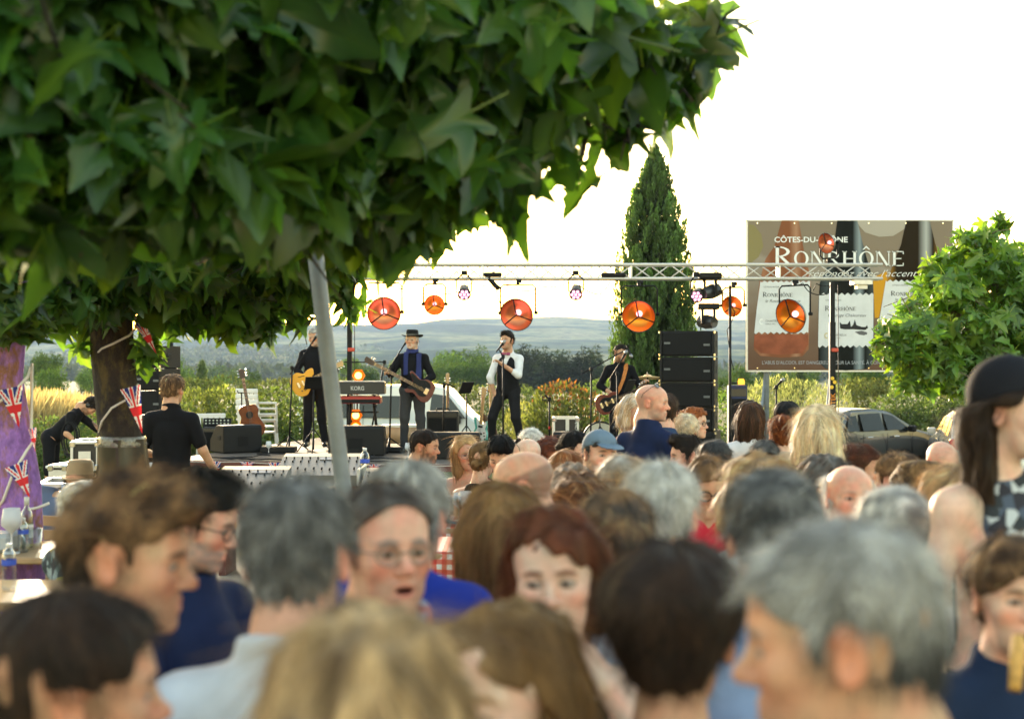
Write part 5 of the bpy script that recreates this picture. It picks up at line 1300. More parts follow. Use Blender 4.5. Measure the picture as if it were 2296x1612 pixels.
# flags along the stage edge
sb0 = SP(-4.5, -0.98, DECK - 0.01); sb = empty('flag_bunting', sb0, SA, 'row of small union flags pinned along the front edge of the stage', 'bunting')
m = MB(); m.tube([(0, 0, 0)] + [(i * 0.5, -0.01, -0.02 * (i % 2)) for i in range(1, 13)], 0.004, 5); m.build('cord', M_CORD, sb, True)
for (vx, k) in ((530, 4), (668, 5), (740, 6), (811, 4), (885, 5), (945, 6), (605, 5)):
 f = link('flag', FLAGS[k], None, sb); X0 = (vx - 1148) / FPX * 19.6; f.location = ((X0 + 4.55) / math.cos(SA) - 0.12, -0.03, 0.0); s = 0.19 if k != 5 or vx != 605 else 0.2
 f.scale = (s, s, 0.17 if vx not in (885, 605, 945) else 0.06); f.rotation_euler = (math.radians(-4), 0, 0)
# ------------------------------------------------------------------ truss on two lifting towers
TD = 23.0
def truss():
 a, b = W(752, 610, TD), W(1975, 611, TD); L = b.x - a.x; zc = a.z
 root = empty('lighting_truss', (a.x, TD, zc), 0, 'long silver lattice truss carrying the stage lamps', 'truss')
 h, dp = 0.112, 0.11
 for (y, z) in ((-dp, h), (-dp, -h), (dp, h), (dp, -h)):
  m = MB(); m.tube([(0, y, z), (L, y, z)], 0.025, 10); m.build('chord', M_ALU, root, True)
 per = 0.30; n = int(L / per); bl = math.hypot(per, 2 * h)
 m = MB(); m.tube([(-per / 2, 0, -h), (per / 2, 0, h)], 0.0115, 6); up = m.mesh('brace', True); up.materials.append(M_ALU)
 m = MB(); m.tube([(-per / 2, 0, h), (per / 2, 0, -h)], 0.0115, 6); dn = m.mesh('brace', True); dn.materials.append(M_ALU)
 for i in range(n):
  for y in (-dp, dp):
   o = link('brace', up if (i % 2 == (y < 0)) else dn, None, root); o.location = ((i + 0.5) * per, y, 0)
 m = MB(); m.tube([(0, -dp, 0), (0, dp, 0)], 0.008, 6); cr = m.mesh('rung', True); cr.materials.append(M_ALU)
 for i in range(0, n, 2):
  for z in (h, -h):
   o = link('rung', cr, None, root); o.location = (i * per, 0, z)
 for i in (7, 14, 21):    # end frames of the three sections
  m = MB(); m.box((i * 0.31 * 3.3 / 3.0, 0, 0), (0.03, 2 * dp + 0.03, 2 * h + 0.02)); m.build('joint_frame', M_ALU, root)
 m = MB(); m.box((L - 0.32, 0, -h - 0.06), (0.30, 0.30, 0.07)); m.box((L - 0.32, 0, -h - 0.13), (0.16, 0.2, 0.07)); m.build('head_bracket', M_ALU, root)
truss()
def tower(vx, label, r0, dd, mark):
 top = W(vx, 640, dd); g = gz(dd); root = empty('lifting_tower', (top.x, dd, g), 0, label, 'tower'); H = top.z - g
 m = MB(); m.box((0, 0, H * 0.22 + 0.1), (r0 * 2.3, r0 * 2.3, H * 0.44)); m.build('outer_mast', M_BLK, root)
 m = MB(); m.box((0, 0, H * 0.5 + 0.1), (r0 * 1.9, r0 * 1.9, H * 0.6)); m.build('middle_mast', M_BLK, root)
 m = MB(); m.box((0, 0, H * 0.75 + 0.05), (r0 * 1.5, r0 * 1.5, H * 0.5)); m.build('inner_mast', M_BLK, root)
 for a in range(4):
  m = MB(); q = RZ(math.radians(45 + 90 * a)); m.tube([q @ Vector((0.04, 0, 0.25)), q @ Vector((0.75, 0, 0.05))], 0.025, 6); m.build('leg', M_BLK, root)
 m = MB(); m.rbox((0.06, -0.07, 1.15), (0.12, 0.10, 0.16), 0.015); m.tube([(0.12, -0.07, 1.15), (0.2, -0.07, 1.15), (0.2, -0.07, 1.05)], 0.012, 6); m.build('winch', M_BLK, root)
 m = MB(); m.tube([(0.08, -0.05, H), (0.09, -0.05, H * 0.5), (0.08, -0.06, 1.2)], 0.007, 5); m.build('cable', M_BLK, root, True)
 m = MB(); m.rbox((0.03, -0.02, H * 0.70), (0.11, 0.11, 0.06), 0.01); m.build('collar', mat('red_collar', (0.5, 0.06, 0.03), 0.5), root)
 if mark:
  zt = W(0, 935, dd).z - g
  text('FAN', 0.105, M_WHITE, root, (0.035, -r0 * 1.18, zt), rot=(math.radians(90), math.radians(-90), 0))
  text('TEK', 0.105, mat('orange_print', (0.8, 0.25, 0.01), 0.5), root, (0.035, -r0 * 1.18, zt + 0.20), rot=(math.radians(90), math.radians(-90), 0))
  for k, z in enumerate((0.48, 0.56, 0.62)):
   q = MB(); q.lathe([(0.030, 0), (0.030, 0.004)], 12, ((-0.02, 0.025, -0.01)[k], -r0 * 1.18, zt + z), R=RX(math.radians(90))); q.build('yellow_dot', M_YEL, root)
  for k in range(3):
   q = MB(); q.box((0.0, -r0 * 1.17, zt - 0.14 - 0.05 * k), (0.06, 0.004, 0.025)); q.build('yellow_mark', M_YEL, root)
tower(784, 'black lifting tower holding the left end of the truss', 0.040, TD + 0.05, False)
tower(1866, 'black lifting tower with yellow marks holding the right end of the truss', 0.048, TD - 0.2, True)
# ------------------------------------------------------------------ stage lamps
M_COP = mat('copper_reflector', (0.58, 0.20, 0.085), 0.30, metal=0.7, spec=0.6)
M_AMB = mat('amber_reflector', (0.72, 0.24, 0.015), 0.30, metal=0.7)
M_SHELL = mat('lamp_shell', (0.022, 0.022, 0.023), 0.38, spec=0.6)
M_BULB = emat('pink_bulb', (1.0, 0.34, 0.36), 0.55)
M_BULBW = emat('warm_bulb', (1.0, 0.42, 0.06), 2.0)
def dome_lamp(vx, vy, d, r, yaw, pitch, label, refl, hang=0.0, below=False, bulb=None):
 """bowl lamp opening along (yaw, pitch); yaw 0 = at the camera, positive = to the right; pitch positive = downwards"""
 c = W(vx, vy, d); root = empty('bowl_lamp', c, 0, label, 'stage lamp', 'bowl lamps on the truss')
 A = Matrix.Rotation(math.radians(yaw), 3, 'Z') @ Matrix.Rotation(math.radians(90 + pitch), 3, 'X')      # local +Z -> opening direction
 n = 32
 m = MB(); m.lathe([(r * 0.30, -0.98 * r), (r * 0.36, -0.72 * r), (r * 0.62, -0.60 * r), (r * 0.84, -0.40 * r), (r * 0.96, -0.18 * r), (r * 1.0, 0.0), (r * 1.03, 0.0), (r * 1.03, -0.03 * r)], n, R=A, cap=False)
 m.lathe([(r * 0.02, -1.02 * r), (r * 0.30, -0.98 * r)], n, R=A, cap=False); m.build('shell', M_SHELL, root, True)
 m = MB(); m.lathe([(r * 0.985, -0.004), (r * 0.93, -0.18 * r), (r * 0.81, -0.38 * r), (r * 0.6, -0.55 * r), (r * 0.30, -0.66 * r), (r * 0.02, -0.68 * r)], n, R=A, cap=False); m.build('reflector', refl, root, True)
 m = MB(); m.lathe([(r * 0.02, -0.66 * r)] + [(r * 0.20 * math.sin(a), -0.50 * r - r * 0.20 * math.cos(a)) for a in [math.pi * k / 8 for k in range(1, 8)]] + [(0.001, -0.29 * r)], 14, R=A, cap=False); m.build('bulb', bulb or M_BULB, root, True)
 for k in range(3):
  a = math.radians(90 + 120 * k + 8); m = MB(); m.tube([A @ Vector((0, 0, 0.02 * r)), A @ Vector((r * math.cos(a), r * math.sin(a), 0.01 * r))], 0.028 * r + 0.003, 6); m.build('spoke', M_BLK, root, True)
 # yoke: U-shaped bracket hinged at both sides of the bowl
 sx = A @ Vector((1, 0, 0)); sx.z = 0; sx.normalize(); pv_ = A @ Vector((0, 0, -0.42 * r)); w = r * 1.10; top = r * (1.42 + hang)
 up = Vector((0, 0, -1.0 if below else 1.0))
 p0 = pv_ - sx * w; p1 = pv_ + sx * w; t0 = p0 + up * top; t1 = p1 + up * top
 m = MB(); m.tube([p0, p0 + up * (top - 0.05), t0 + sx * 0.05, t1 - sx * 0.05, p1 + up * (top - 0.05), p1], 0.014, 7); m.build('yoke', M_BLK, root, True)
 for s, p in ((-1, p0), (1, p1)):
  m = MB(); m.tube([p - sx * s * 0.02, p + sx * s * 0.035], 0.026, 8); m.build('hinge_knob', M_BLK, root, True)
 cl = (t0 + t1) / 2; m = MB(); m.box(cl + up * 0.045, (0.06, 0.06, 0.09)); m.tube([cl + up * 0.06 + Vector((-0.03, 0, 0)), cl + up * 0.06 + Vector((0.06, 0, 0))], 0.03, 8); m.build('clamp', M_BLK, root)
dome_lamp(861, 703, TD - .35, 0.262, 6, 14, 'large bowl lamp with copper inside, leftmost under the truss', M_COP, 0.35)
dome_lamp(1158, 706, TD - .35, 0.262, -14, 18, 'large bowl lamp with copper inside, hanging above the singer', M_COP, 0.30)
dome_lamp(1432, 710, TD - .35, 0.262, -10, 22, 'large bowl lamp with orange inside, in front of the cypress', M_AMB, 0.30)
dome_lamp(1772, 709, TD - .35, 0.275, -48, 16, 'large bowl lamp seen half from the side before the billboard', M_AMB, 0.25)
dome_lamp(974, 684, TD - .3, 0.162, 0, 14, 'small bowl lamp with amber inside above the bassist', M_AMB, 0.55)
dome_lamp(1641, 687, TD - .5, 0.165, -28, 14, 'small bowl lamp with amber inside above the speaker stack', M_AMB, 0.3)
dome_lamp(1852, 546, TD - .1, 0.165, -55, 12, 'small bowl lamp standing up on top of the truss', M_COP, 0.1, below=True)
M_LEDP = emat('pink_led', (1.0, 0.40, 0.58), 0.5)
def par(vx, vy, d, label, yaw=0, pitch=35, tall=0.26):
 c = W(vx, vy, d); root = empty('led_par_lamp', c, 0, label, 'stage lamp', 'small led lamps on the truss'); root.scale = (1.25,) * 3; A = Matrix.Rotation(math.radians(yaw), 3, 'Z') @ Matrix.Rotation(math.radians(90 + pitch), 3, 'X')
 m = MB(); m.lathe([(0.03, -0.16), (0.07, -0.14), (0.085, -0.02), (0.088, 0.0), (0.07, -0.006), (0.001, -0.006)], 16, R=A, cap=False); m.build('can', M_SHELL, root, True)
 for k in range(7):
  a = k * math.pi / 3; q = Vector((0, 0, 0)) if k == 6 else Vector((0.050 * math.cos(a), 0.050 * math.sin(a), 0))
  m = MB(); m.lathe([(0.020, -0.004), (0.019, 0.006), (0.001, 0.009)], 10, A @ q, R=A, cap=False); m.build('led', M_LEDP, root, True)
 for s in (-1, 1):
  m = MB(); m.tube([A @ Vector((s * 0.09, 0, -0.06)), A @ Vector((s * 0.10, 0, -0.06)) + Vector((0, 0, tall * 0.6)), Vector((s * 0.03, 0.03, tall))], 0.010, 6); m.build('bracket_arm', M_BLK, root, True)
 m = MB(); m.box((0, 0.03, tall + 0.02), (0.08, 0.05, 0.06)); m.build('clamp', M_BLK, root)
par(1041, 661, TD - .3, 'small led lamp with pink lenses between bassist and singer lamps', 5)
par(1291, 661, TD - .3, 'small led lamp with pink lenses left of the cypress', -5)
par(1562, 665, TD - .3, 'small led lamp with pink lenses at the right of the cypress', -25, 25)
def moving_head(vx, vy, d, label, yaw, pitch, s=1.0):
 c = W(vx, vy, d); root = empty('moving_head_lamp', c, 0, label, 'stage lamp'); A = Matrix.Rotation(math.radians(yaw), 3, 'Z') @ Matrix.Rotation(math.radians(90 + pitch), 3, 'X')
 m = MB(); m.lathe([(0.05 * s, -0.24 * s), (0.12 * s, -0.20 * s), (0.14 * s, -0.05 * s), (0.115 * s, 0.12 * s), (0.105 * s, 0.16 * s), (0.09 * s, 0.15 * s), (0.001, 0.13 * s)], 12, R=A, cap=False); m.build('lamp_head', M_SHELL, root)
 for q in (-1, 1):
  m = MB(); m.rbox(A @ Vector((q * 0.17 * s, 0, 0)) + Vector((0, 0, 0.10 * s)), (0.05 * s, 0.12 * s, 0.30 * s), 0.015); m.build('yoke_arm', M_BLK, root)
 m = MB(); m.rbox((0, 0, 0.30 * s), (0.42 * s, 0.26 * s, 0.12 * s), 0.02); m.build('base', M_BLK, root)
 m = MB(); m.lathe([(0.02 * s, 0), (0.02 * s, 0.008)], 8, A @ Vector((0.0, 0.125 * s, -0.06 * s)), R=A @ RX(math.radians(-90))); m.build('dial', M_YEL, root)
moving_head(1592, 655, TD - .3, 'black moving-head lamp slung under the truss near the cypress', -60, 15, 0.85)
moving_head(1588, 722, TD - .9, 'black moving-head lamp resting on top of the speaker stack', 40, 5, 0.8)
# second small stand beside the stack carrying the small bowl lamp
m0 = W(1637, 640, TD - .55); g = gz(TD - .55); sr = empty('lamp_stand', (m0.x, m0.y, g), 0, 'thin black lamp stand rising behind the right speaker stack', 'stand')
m = MB(); m.tube([(0, 0, 0.1), (0, 0, m0.z - g)], 0.022, 8); m.build('pole', M_BLK, sr, True)
for a in range(3):
 q = RZ(a * 2.09); m = MB(); m.tube([q @ Vector((0.02, 0, 0.6)), q @ Vector((0.5, 0, 0.02))], 0.014, 6); m.build('leg', M_BLK, sr, True)
# cables looping under the truss
def cable(label, pts, r=0.008):
 root = MB(); P = [W(*p) for p in pts]; Q = []
 for i in range(len(P) - 1):
  a, b = P[i], P[i + 1]; sag = 0.10 * (b - a).length
  for k in range(6): t = k / 6; Q.append(a.lerp(b, t) - Vector((0, 0, sag * 4 * t * (1 - t))))
 Q.append(P[-1]); root.tube(Q, r, 5); tag(root.build('cable', M_BLK, None, True), label, 'cable', 'power cables along the truss')
cable('black cable drooping from the truss above the bassist', [(865, 632, 22.9), (905, 648, 22.8), (950, 634, 22.9), (1000, 660, 22.85), (1060, 632, 22.9)])
cable('black cable looping beside the lamp above the singer', [(1060, 632, 22.9), (1110, 640, 22.8), (1125, 690, 22.8), (1135, 640, 22.8), (1200, 650, 22.9)])
cable('black cable sagging between the singer lamp and the cypress', [(1205, 640, 22.9), (1280, 632, 22.9), (1300, 640, 22.8), (1345, 660, 22.85), (1368, 632, 22.9)])
cable('coiled black cable end hanging left of the right tower', [(1780, 640, 22.8), (1800, 635, 22.7), (1815, 655, 22.7), (1850, 660, 22.7), (1862, 640, 22.7), (1830, 636, 22.7), (1822, 652, 22.7)])
cable('black cable running down from the truss beside the small stand', [(1600, 640, 22.7), (1630, 660, 22.6), (1648, 700, 22.5), (1630, 740, 22.4), (1645, 830, 22.4)])
m = MB(); m.rbox(W(1105, 616, 22.9), (0.30, 0.12, 0.07), 0.02); m.tube([W(1095, 622, 22.9), W(1110, 640, 22.9), W(1120, 648, 22.9)], 0.04, 7); tag(m.build('power_block', M_BLK), 'black power block strapped on the truss above the singer', 'power block')
m = MB(); m.rbox(W(1375, 617, 22.9), (0.40, 0.12, 0.07), 0.02); tag(m.build('power_block', M_BLK), 'black power block strapped on the truss left of the cypress', 'power block')
# ------------------------------------------------------------------ loudspeakers
def line_box(vx0, vx1, vy0, vy1, d, label, yaw, group, dep=0.62, sub=False):
 c = W((vx0 + vx1) / 2, (vy0 + vy1) / 2, d); w = (vx1 - vx0) / FPX * d; h = (vy1 - vy0) / FPX * d - 0.012
 root = empty('speaker_cabinet', c - Vector((0, 0, h / 2)), math.radians(yaw), label, 'speaker', group)
 n = 0.95 if not sub else 1.0
 out = [(-w / 2, 0), (w / 2, 0), (w / 2 * n, dep), (-w / 2 * n, dep)]
 m = MB(); P = [(x, y, z) for z in (0, h) for (x, y) in out]; m.add(P, [(3, 2, 1, 0), (4, 5, 6, 7), (0, 1, 5, 4), (1, 2, 6, 5), (2, 3, 7, 6), (3, 0, 4, 7)]); m.build('cabinet', M_BOX, root)
 m = MB(); m.rbox((0, -0.012, h / 2), (w * 0.90, 0.022, h * 0.90), 0.008); m.build('grille', M_GRL, root)
 for s in (-1, 1):
  m = MB(); m.rbox((s * w * 0.475, -0.014, h / 2), (w * 0.04, 0.03, h * 0.98), 0.006); m.build('edge_strip', M_BOX, root)
  m = MB(); m.box((s * w * 0.36, -0.026, h * (0.52 if s < 0 else 0.45)), (0.085, 0.006, 0.030)); m.build('badge', mat('dull_badge', (0.09, 0.10, 0.11), 0.4), root)
  for z in (0.02, h - 0.02):
   m = MB(); m.lathe([(0.018, -0.015), (0.018, 0.015)], 8, (s * w * 0.495, -0.012, z)); m.build('rigging_pin', M_CHR, root)
 s = 1
 for q in ((0.30, 0.5), (0.62, 0.5)) if sub else ((0.45, 0.5),):
  m = MB(); m.rbox((w / 2 - (w / 2) * (1 - n) * q[0] - 0.002, dep * q[0], h * q[1]), (0.02, 0.11, 0.10 if not sub else 0.22), 0.008, R=RZ(math.atan2(w / 2 * (1 - n), dep))); m.build('hand_hole', mat('deep_black', (0.003, 0.003, 0.003), 0.8), root)
 return root
dS = 19.6
for i, (a, b) in enumerate(((741, 800), (800, 858), (858, 915), (915, 966))):
 line_box(1479, 1602, a, b, dS, ['topmost', 'second from the top', 'third from the top', 'fourth from the top'][i] + ' black speaker cabinet in the right-hand stack', -14, 'right speaker stack')
gS = W(0, 966, dS).z; vb = 806 + (CAMZ - gz(dS)) / dS * FPX
line_box(1477, 1604, 966, vb, dS, 'large black bass speaker at the bottom of the right-hand stack', -14, 'right speaker stack', 0.7, True)
dL = 20.0
for i, (a, b) in enumerate(((775, 826), (826, 876), (876, 930))):
 line_box(302, 362, a, b, dL, ['topmost', 'middle', 'lowest'][i] + ' black speaker cabinet in the left stack behind the dark trunk', -14, 'left speaker stack')
vbl = 806 + (CAMZ - gz(dL)) / dL * FPX
line_box(300, 364, 930, vbl, dL, 'black bass speaker under the left stack behind the engineer', -14, 'left speaker stack', 0.7, True)
m0 = W(384, 700, 20.6); g = gz(20.6); sr = empty('lamp_stand', (m0.x, m0.y, g), 0, 'black lamp stand beside the left speaker stack', 'stand')
m = MB(); m.tube([(0, 0, 0.1), (0, 0, m0.z - g)], 0.030, 8); m.build('pole', M_BLK, sr, True)
m = MB(); m.rbox((0.0, 0, W(0, 830, 20.6).z - g), (0.2, 0.12, 0.07), 0.02); m.build('clamp', M_BLK, sr)
for a in range(3):
 q = RZ(a * 2.09); m = MB(); m.tube([q @ Vector((0.02, 0, 0.6)), q @ Vector((0.5, 0, 0.02))], 0.016, 6); m.build('leg', M_BLK, sr, True)
def wedge(vx, vfront, w, d, label, yaw=0, h=0.36, dep=0.50, z0=DECK, flip=False):
 c = W(vx, vfront, d); c.z = z0; root = empty('floor_monitor', c, math.radians(yaw), label, 'floor monitor', 'floor monitors on the stage')
 prof = [(0, 0), (dep, 0), (dep, h * 0.45), (dep * 0.55, h), (0.02, h), (0, h * 0.9)]     # y, z; the tall side faces the audience
 m = MB(); P = [(s * w / 2, y, z) for s in (-1, 1) for (y, z) in prof]; n = len(prof)
 F = [tuple(range(n)), tuple(reversed(range(n, 2 * n)))] + [(i, n + i, n + (i + 1) % n, (i + 1) % n) for i in range(n)]
 m.add(P, F); b = m.build('cabinet', M_BOX, root); bv = b.modifiers.new('bevel', 'BEVEL'); bv.width = 0.018; bv.segments = 2
 m = MB(); m.box((0, -0.004, h * 0.42), (w * 0.25, 0.012, h * 0.34)); m.build('connector_plate', M_GRL, root)
 m = MB(); m.box((0, dep * 0.79, h * 0.735), (w * 0.9, 0.38 * dep * 1.3, 0.012), R=RX(-math.atan2(h * 0.55, dep * 0.45))); m.build('grille', M_GRL, root)
 for s in (-1, 1):
  m = MB(); m.rbox((s * w * 0.5, dep * 0.32, h * 0.55), (0.012, 0.12, 0.06), 0.005); m.build('handle', mat('deep_black', (0, 0, 0), 0.8), root)
wedge(545, 1010, 0.60, 20.6, 'floor monitor turned sideways in front of the acoustic guitar', 35, 0.40)
wedge(798, 1020, 0.78, 19.9, 'floor monitor just right of the grey pole', 0, 0.42)
wedge(1016, 1030, 0.72, 19.3, 'floor monitor between the bearded man and the blonde woman', 0, 0.36)
wedge(1270, 1020, 0.36, 19.0, 'floor monitor in front of the flight case', -5, 0.38)
def amp(vx, vy0, vy1, wpx, d, label, col=(0.02, 0.02, 0.02), z0=None):
 c = W(vx, vy1, d); w = wpx / FPX * d; h = (vy1 - vy0) / FPX * d; root = empty('guitar_amplifier', c, 0, label, 'amplifier')
 m = MB(); m.rbox((0, 0.15, h / 2), (w, 0.30, h), 0.015); m.build('cabinet', mat('tolex' + str(col), col, 0.7, bump=(200, 0.5, 0.003)), root)
 m = MB(); m.box((0, -0.004, h * 0.42), (w * 0.88, 0.012, h * 0.72)); m.build('grille_cloth', M_GRL, root)
 m = MB(); m.box((0, -0.005, h * 0.88), (w * 0.88, 0.014, h * 0.12)); m.build('control_panel', mat('amp_panel', (0.05, 0.05, 0.05), 0.3, metal=0.6), root)
 m = MB(); m.tube([(-0.1, 0.15, h), (-0.09, 0.15, h + 0.035), (0.09, 0.15, h + 0.035), (0.1, 0.15, h)], 0.012, 6); m.build('handle', M_BLK, root, True)
 return root, h
amp(992, 922, 992, 72, 21.9, 'black bass amplifier standing behind the bassist')
amp(1656, 864, 1000, 40, 23.0, 'dark blue guitar amplifier beside the right speaker stack', (0.012, 0.022, 0.075))
m = MB(); m.lathe([(0.05, 0), (0.055, 0.05), (0.04, 0.09)], 10, W(1662, 862, 22.9)); tag(m.build('amber_lamp', emat('amber_glow', (1.0, 0.35, 0.03), 0.6), None, True), 'small lit amber lamp on the dark blue amplifier', 'lamp')
def flight_case(vx, vy0, vy1, wpx, d, label, yaw=0, dep=0.5, z0=None):
 c = W(vx, vy1, d); w = wpx / FPX * d; h = (vy1 - vy0) / FPX * d; root = empty('flight_case', c, math.radians(yaw), label, 'flight case', 'flight cases around the stage')
 m = MB(); m.box((0, dep / 2, h / 2), (w - 0.02, dep - 0.02, h - 0.02)); m.build('panel', mat('case_panel', (0.022, 0.017, 0.015), 0.55, noise=(14, 0.2)), root)
 t = 0.028
 for sx in (-1, 1):
  for sy in (0, 1):
   m = MB(); m.box((sx * (w / 2 - t / 2), sy * dep, h / 2), (t, t, h)); m.build('edge_profile', M_ALU, root)
 for sz in (0, 1):
  for sy in (0, 1):
   m = MB(); m.box((0, sy * dep, sz * h), (w - 2 * t, t, t)); m.build('edge_profile', M_ALU, root)
  for sx in (-1, 1):
   m = MB(); m.box((sx * (w / 2 - t / 2), dep / 2, sz * h), (t, dep - t, t)); m.build('edge_profile', M_ALU, root)
 for sx in (-1, 1):
  for sz in (0, 1):
   m = MB(); m.rbox((sx * (w / 2 - 0.02), -0.008, 0.02 + sz * (h - 0.04)), (0.065, 0.03, 0.065), 0.012); m.build('ball_corner', M_CHR, root)
 m = MB(); m.box((0, -0.006, h * 0.5), (0.13, 0.016, 0.10)); m.build('latch', M_ALU, root)
 return root
fc = flight_case(1269, 938, 1010, 58, 20.6, 'silver-edged open flight case between singer and guitarist', 0, 0.5)
m = MB(); m.box((0.02, -0.012, 0.23), (0.05, 0.03, 0.46)); m.build('edge_profile', M_ALU, fc)
text('NOVA', 0.06, M_WHITE, fc, (0.17, -0.02, 0.25), rot=(math.radians(90), math.radians(-90), 0))
flight_case(190, 992, 1052, 62, 15.5, 'grey-edged flight case against the dark trunk, beside the hat', 5, 0.6)
flight_case(130, 1045, 1085, 42, 14.0, 'low flight case with a recessed latch left of the straw hat', -8, 0.6)
flight_case(118, 1088, 1180, 66, 9.6, 'brown-sided flight case with pale lid behind the purple trunk', 10, 0.5)
# ------------------------------------------------------------------ instruments
def catmull(P, n=5):
 out = []; m = len(P)
 for i in range(m):
  p0, p1, p2, p3 = [Vector((*P[(i + k) % m], 0)) for k in (-1, 0, 1, 2)]
  for k in range(n):
   t = k / n; q = 0.5 * ((2 * p1) + (-p0 + p2) * t + (2 * p0 - 5 * p1 + 4 * p2 - p3) * t * t + (-p0 + 3 * p1 - 3 * p2 + p3) * t ** 3); out.append((q.x, q.y))
 return out
GSH = {'bass': [(-0.23, 0.02), (-0.20, 0.13), (-0.08, 0.16), (0.02, 0.115), (0.10, 0.14), (0.19, 0.165), (0.20, 0.12), (0.12, 0.05), (0.10, -0.04), (0.16, -0.12), (0.11, -0.145), (0.02, -0.11), (-0.10, -0.165), (-0.21, -0.13)],
  'semi': [(-0.25, 0.0), (-0.21, 0.15), (-0.08, 0.20), (0.02, 0.135), (0.10, 0.16), (0.19, 0.15), (0.17, 0.06), (0.13, 0.035), (0.13, -0.035), (0.17, -0.06), (0.19, -0.15), (0.10, -0.16), (0.02, -0.135), (-0.08, -0.20), (-0.21, -0.15)],
  'single': [(-0.22, 0.0), (-0.19, 0.12), (-0.08, 0.165), (0.02, 0.12), (0.10, 0.135), (0.17, 0.10), (0.17, 0.03), (0.12, -0.03), (0.17, -0.10), (0.14, -0.13), (0.04, -0.10), (-0.08, -0.165), (-0.19, -0.12)],
  'strat': [(-0.21, 0.0), (-0.18, 0.13), (-0.07, 0.155), (0.02, 0.11), (0.10, 0.135), (0.20, 0.15), (0.13, 0.05), (0.10, -0.03), (0.16, -0.11), (0.10, -0.13), (0.02, -0.105), (-0.09, -0.155), (-0.19, -0.12)],
  'acoustic': [(-0.25, 0.0), (-0.23, 0.14), (-0.12, 0.20), (0.0, 0.155), (0.08, 0.125), (0.16, 0.145), (0.235, 0.11), (0.25, 0.0), (0.235, -0.11), (0.16, -0.145), (0.08, -0.125), (0.0, -0.155), (-0.12, -0.20), (-0.23, -0.14)]}
def guitar(kind, label, vx, vy, d, ang, turn, body, scale=1.0, neckm=None, guard=None, strap=None, lean=0.0, name=None, cat='guitar'):
 """body centre at (vx, vy); neck points along ang (degrees from +X, counter-clockwise in the picture)"""
 root = empty(name or ('bass_guitar' if kind == 'bass' else 'acoustic_guitar' if kind == 'acoustic' else 'electric_guitar'), W(vx, vy, d), 0, label, cat)
 root.rotation_euler = Euler((math.radians(lean), math.radians(-ang), math.radians(turn)), 'XYZ'); root.scale = (scale,) * 3
 th = 0.10 if kind == 'acoustic' else 0.045; out = catmull(GSH[kind], 4)
 if kind == 'bass': out = [(x, -z) for x, z in reversed(out)]
 nl = {'bass': 0.60, 'acoustic': 0.40}.get(kind, 0.42); n0 = 0.10 if kind != 'acoustic' else 0.24
 m = MB(); m.prism(out, th); b = m.build('body', body, root, True, 40); bv = b.modifiers.new('bevel', 'BEVEL'); bv.width = 0.008; bv.segments = 2; bv.limit_method = 'ANGLE'
 m = MB(); m.rbox((n0 + nl / 2, 0.004, 0), (nl, 0.024, 0.048), 0.006); nk = m.build('neck', neckm or M_ROSE, root)
 m = MB(); m.box((n0 + nl / 2, -0.010, 0), (nl, 0.006, 0.046)); m.build('fingerboard', M_ROSE if kind != 'strat' else M_WOODN, root)
 for i in range(7):
  m = MB(); m.box((n0 + nl - nl * (1 - 0.5 ** (i / 6.0)) * 1.6, -0.0135, 0), (0.004, 0.003, 0.045)); m.build('fret', M_CHR, root)
 hx = n0 + nl; m = MB(); m.prism([(0, -0.026), (0.16 if kind == 'bass' else 0.13, -0.042), (0.17 if kind == 'bass' else 0.15, 0.0), (0.15, 0.045), (0.03, 0.040), (0, 0.026)], 0.016, o=(hx, 0.0, 0)); hd = m.build('headstock', neckm or M_ROSE, root)
 for i in range(2 if kind == 'bass' else 3):
  for s in (-1, 1):
   m = MB(); m.tube([(hx + 0.04 + i * 0.045, 0.008, s * 0.035), (hx + 0.04 + i * 0.045, 0.008, s * 0.062)], 0.005, 5); m.lathe([(0.004, 0), (0.014, 0.004), (0.012, 0.016)], 8, (hx + 0.04 + i * 0.045, 0.008, s * 0.062), R=RX(math.radians(-90 * s))); m.build('tuner', M_CHR, root, True)
 if kind == 'acoustic':
  m = MB(); m.lathe([(0.055, 0), (0.055, 0.003)], 20, (0.10, -0.002, 0), R=RX(math.radians(90))); m.build('sound_hole', mat('deep_black', (0, 0, 0), 0.8), root)
  m = MB(); m.box((-0.12, -0.006, 0), (0.025, 0.012, 0.15)); m.build('bridge', M_ROSE, root)
 else:
  for x in ((-0.02,) if kind == 'bass' else (-0.05, 0.06)):
   m = MB(); m.rbox((x, -0.006, 0), (0.03, 0.014, 0.085), 0.003); m.build('pickup', M_BLK if kind in ('bass', 'strat') else M_CHR, root)
  m = MB(); m.rbox((-0.13, -0.008, 0), (0.035 if kind != 'bass' else 0.06, 0.016, 0.09), 0.004); m.build('bridge', M_CHR, root)
  for k in range(3):
   m = MB(); m.lathe([(0.012, 0), (0.010, 0.014)], 8, (-0.12 + 0.045 * k, -0.002, -0.105 + 0.012 * k), R=RX(math.radians(90))); m.build('knob', M_BLK, root)
  if guard:
   g_ = [(x * 0.78 + 0.02, z * 0.72 - 0.018) for x, z in out]; m = MB(); m.prism(g_, 0.003, o=(0, -0.0042, 0)); m.build('pickguard', guard, root)
  if kind == 'semi':
   for s in (-1, 1):
    m = MB(); m.tube([(-0.08, -0.002, s * 0.125), (-0.06, -0.002, s * 0.112), (-0.01, -0.002, s * 0.108), (0.02, -0.002, s * 0.092)], 0.006, 5); m.build('sound_hole', mat('deep_black', (0, 0, 0), 0.8), root)
 m = MB()
 for k in range(4):
  m.tube([(-0.13, -0.018, -0.018 + 0.012 * k), (hx + 0.02, -0.018, -0.016 + 0.0105 * k)], 0.0012, 4)
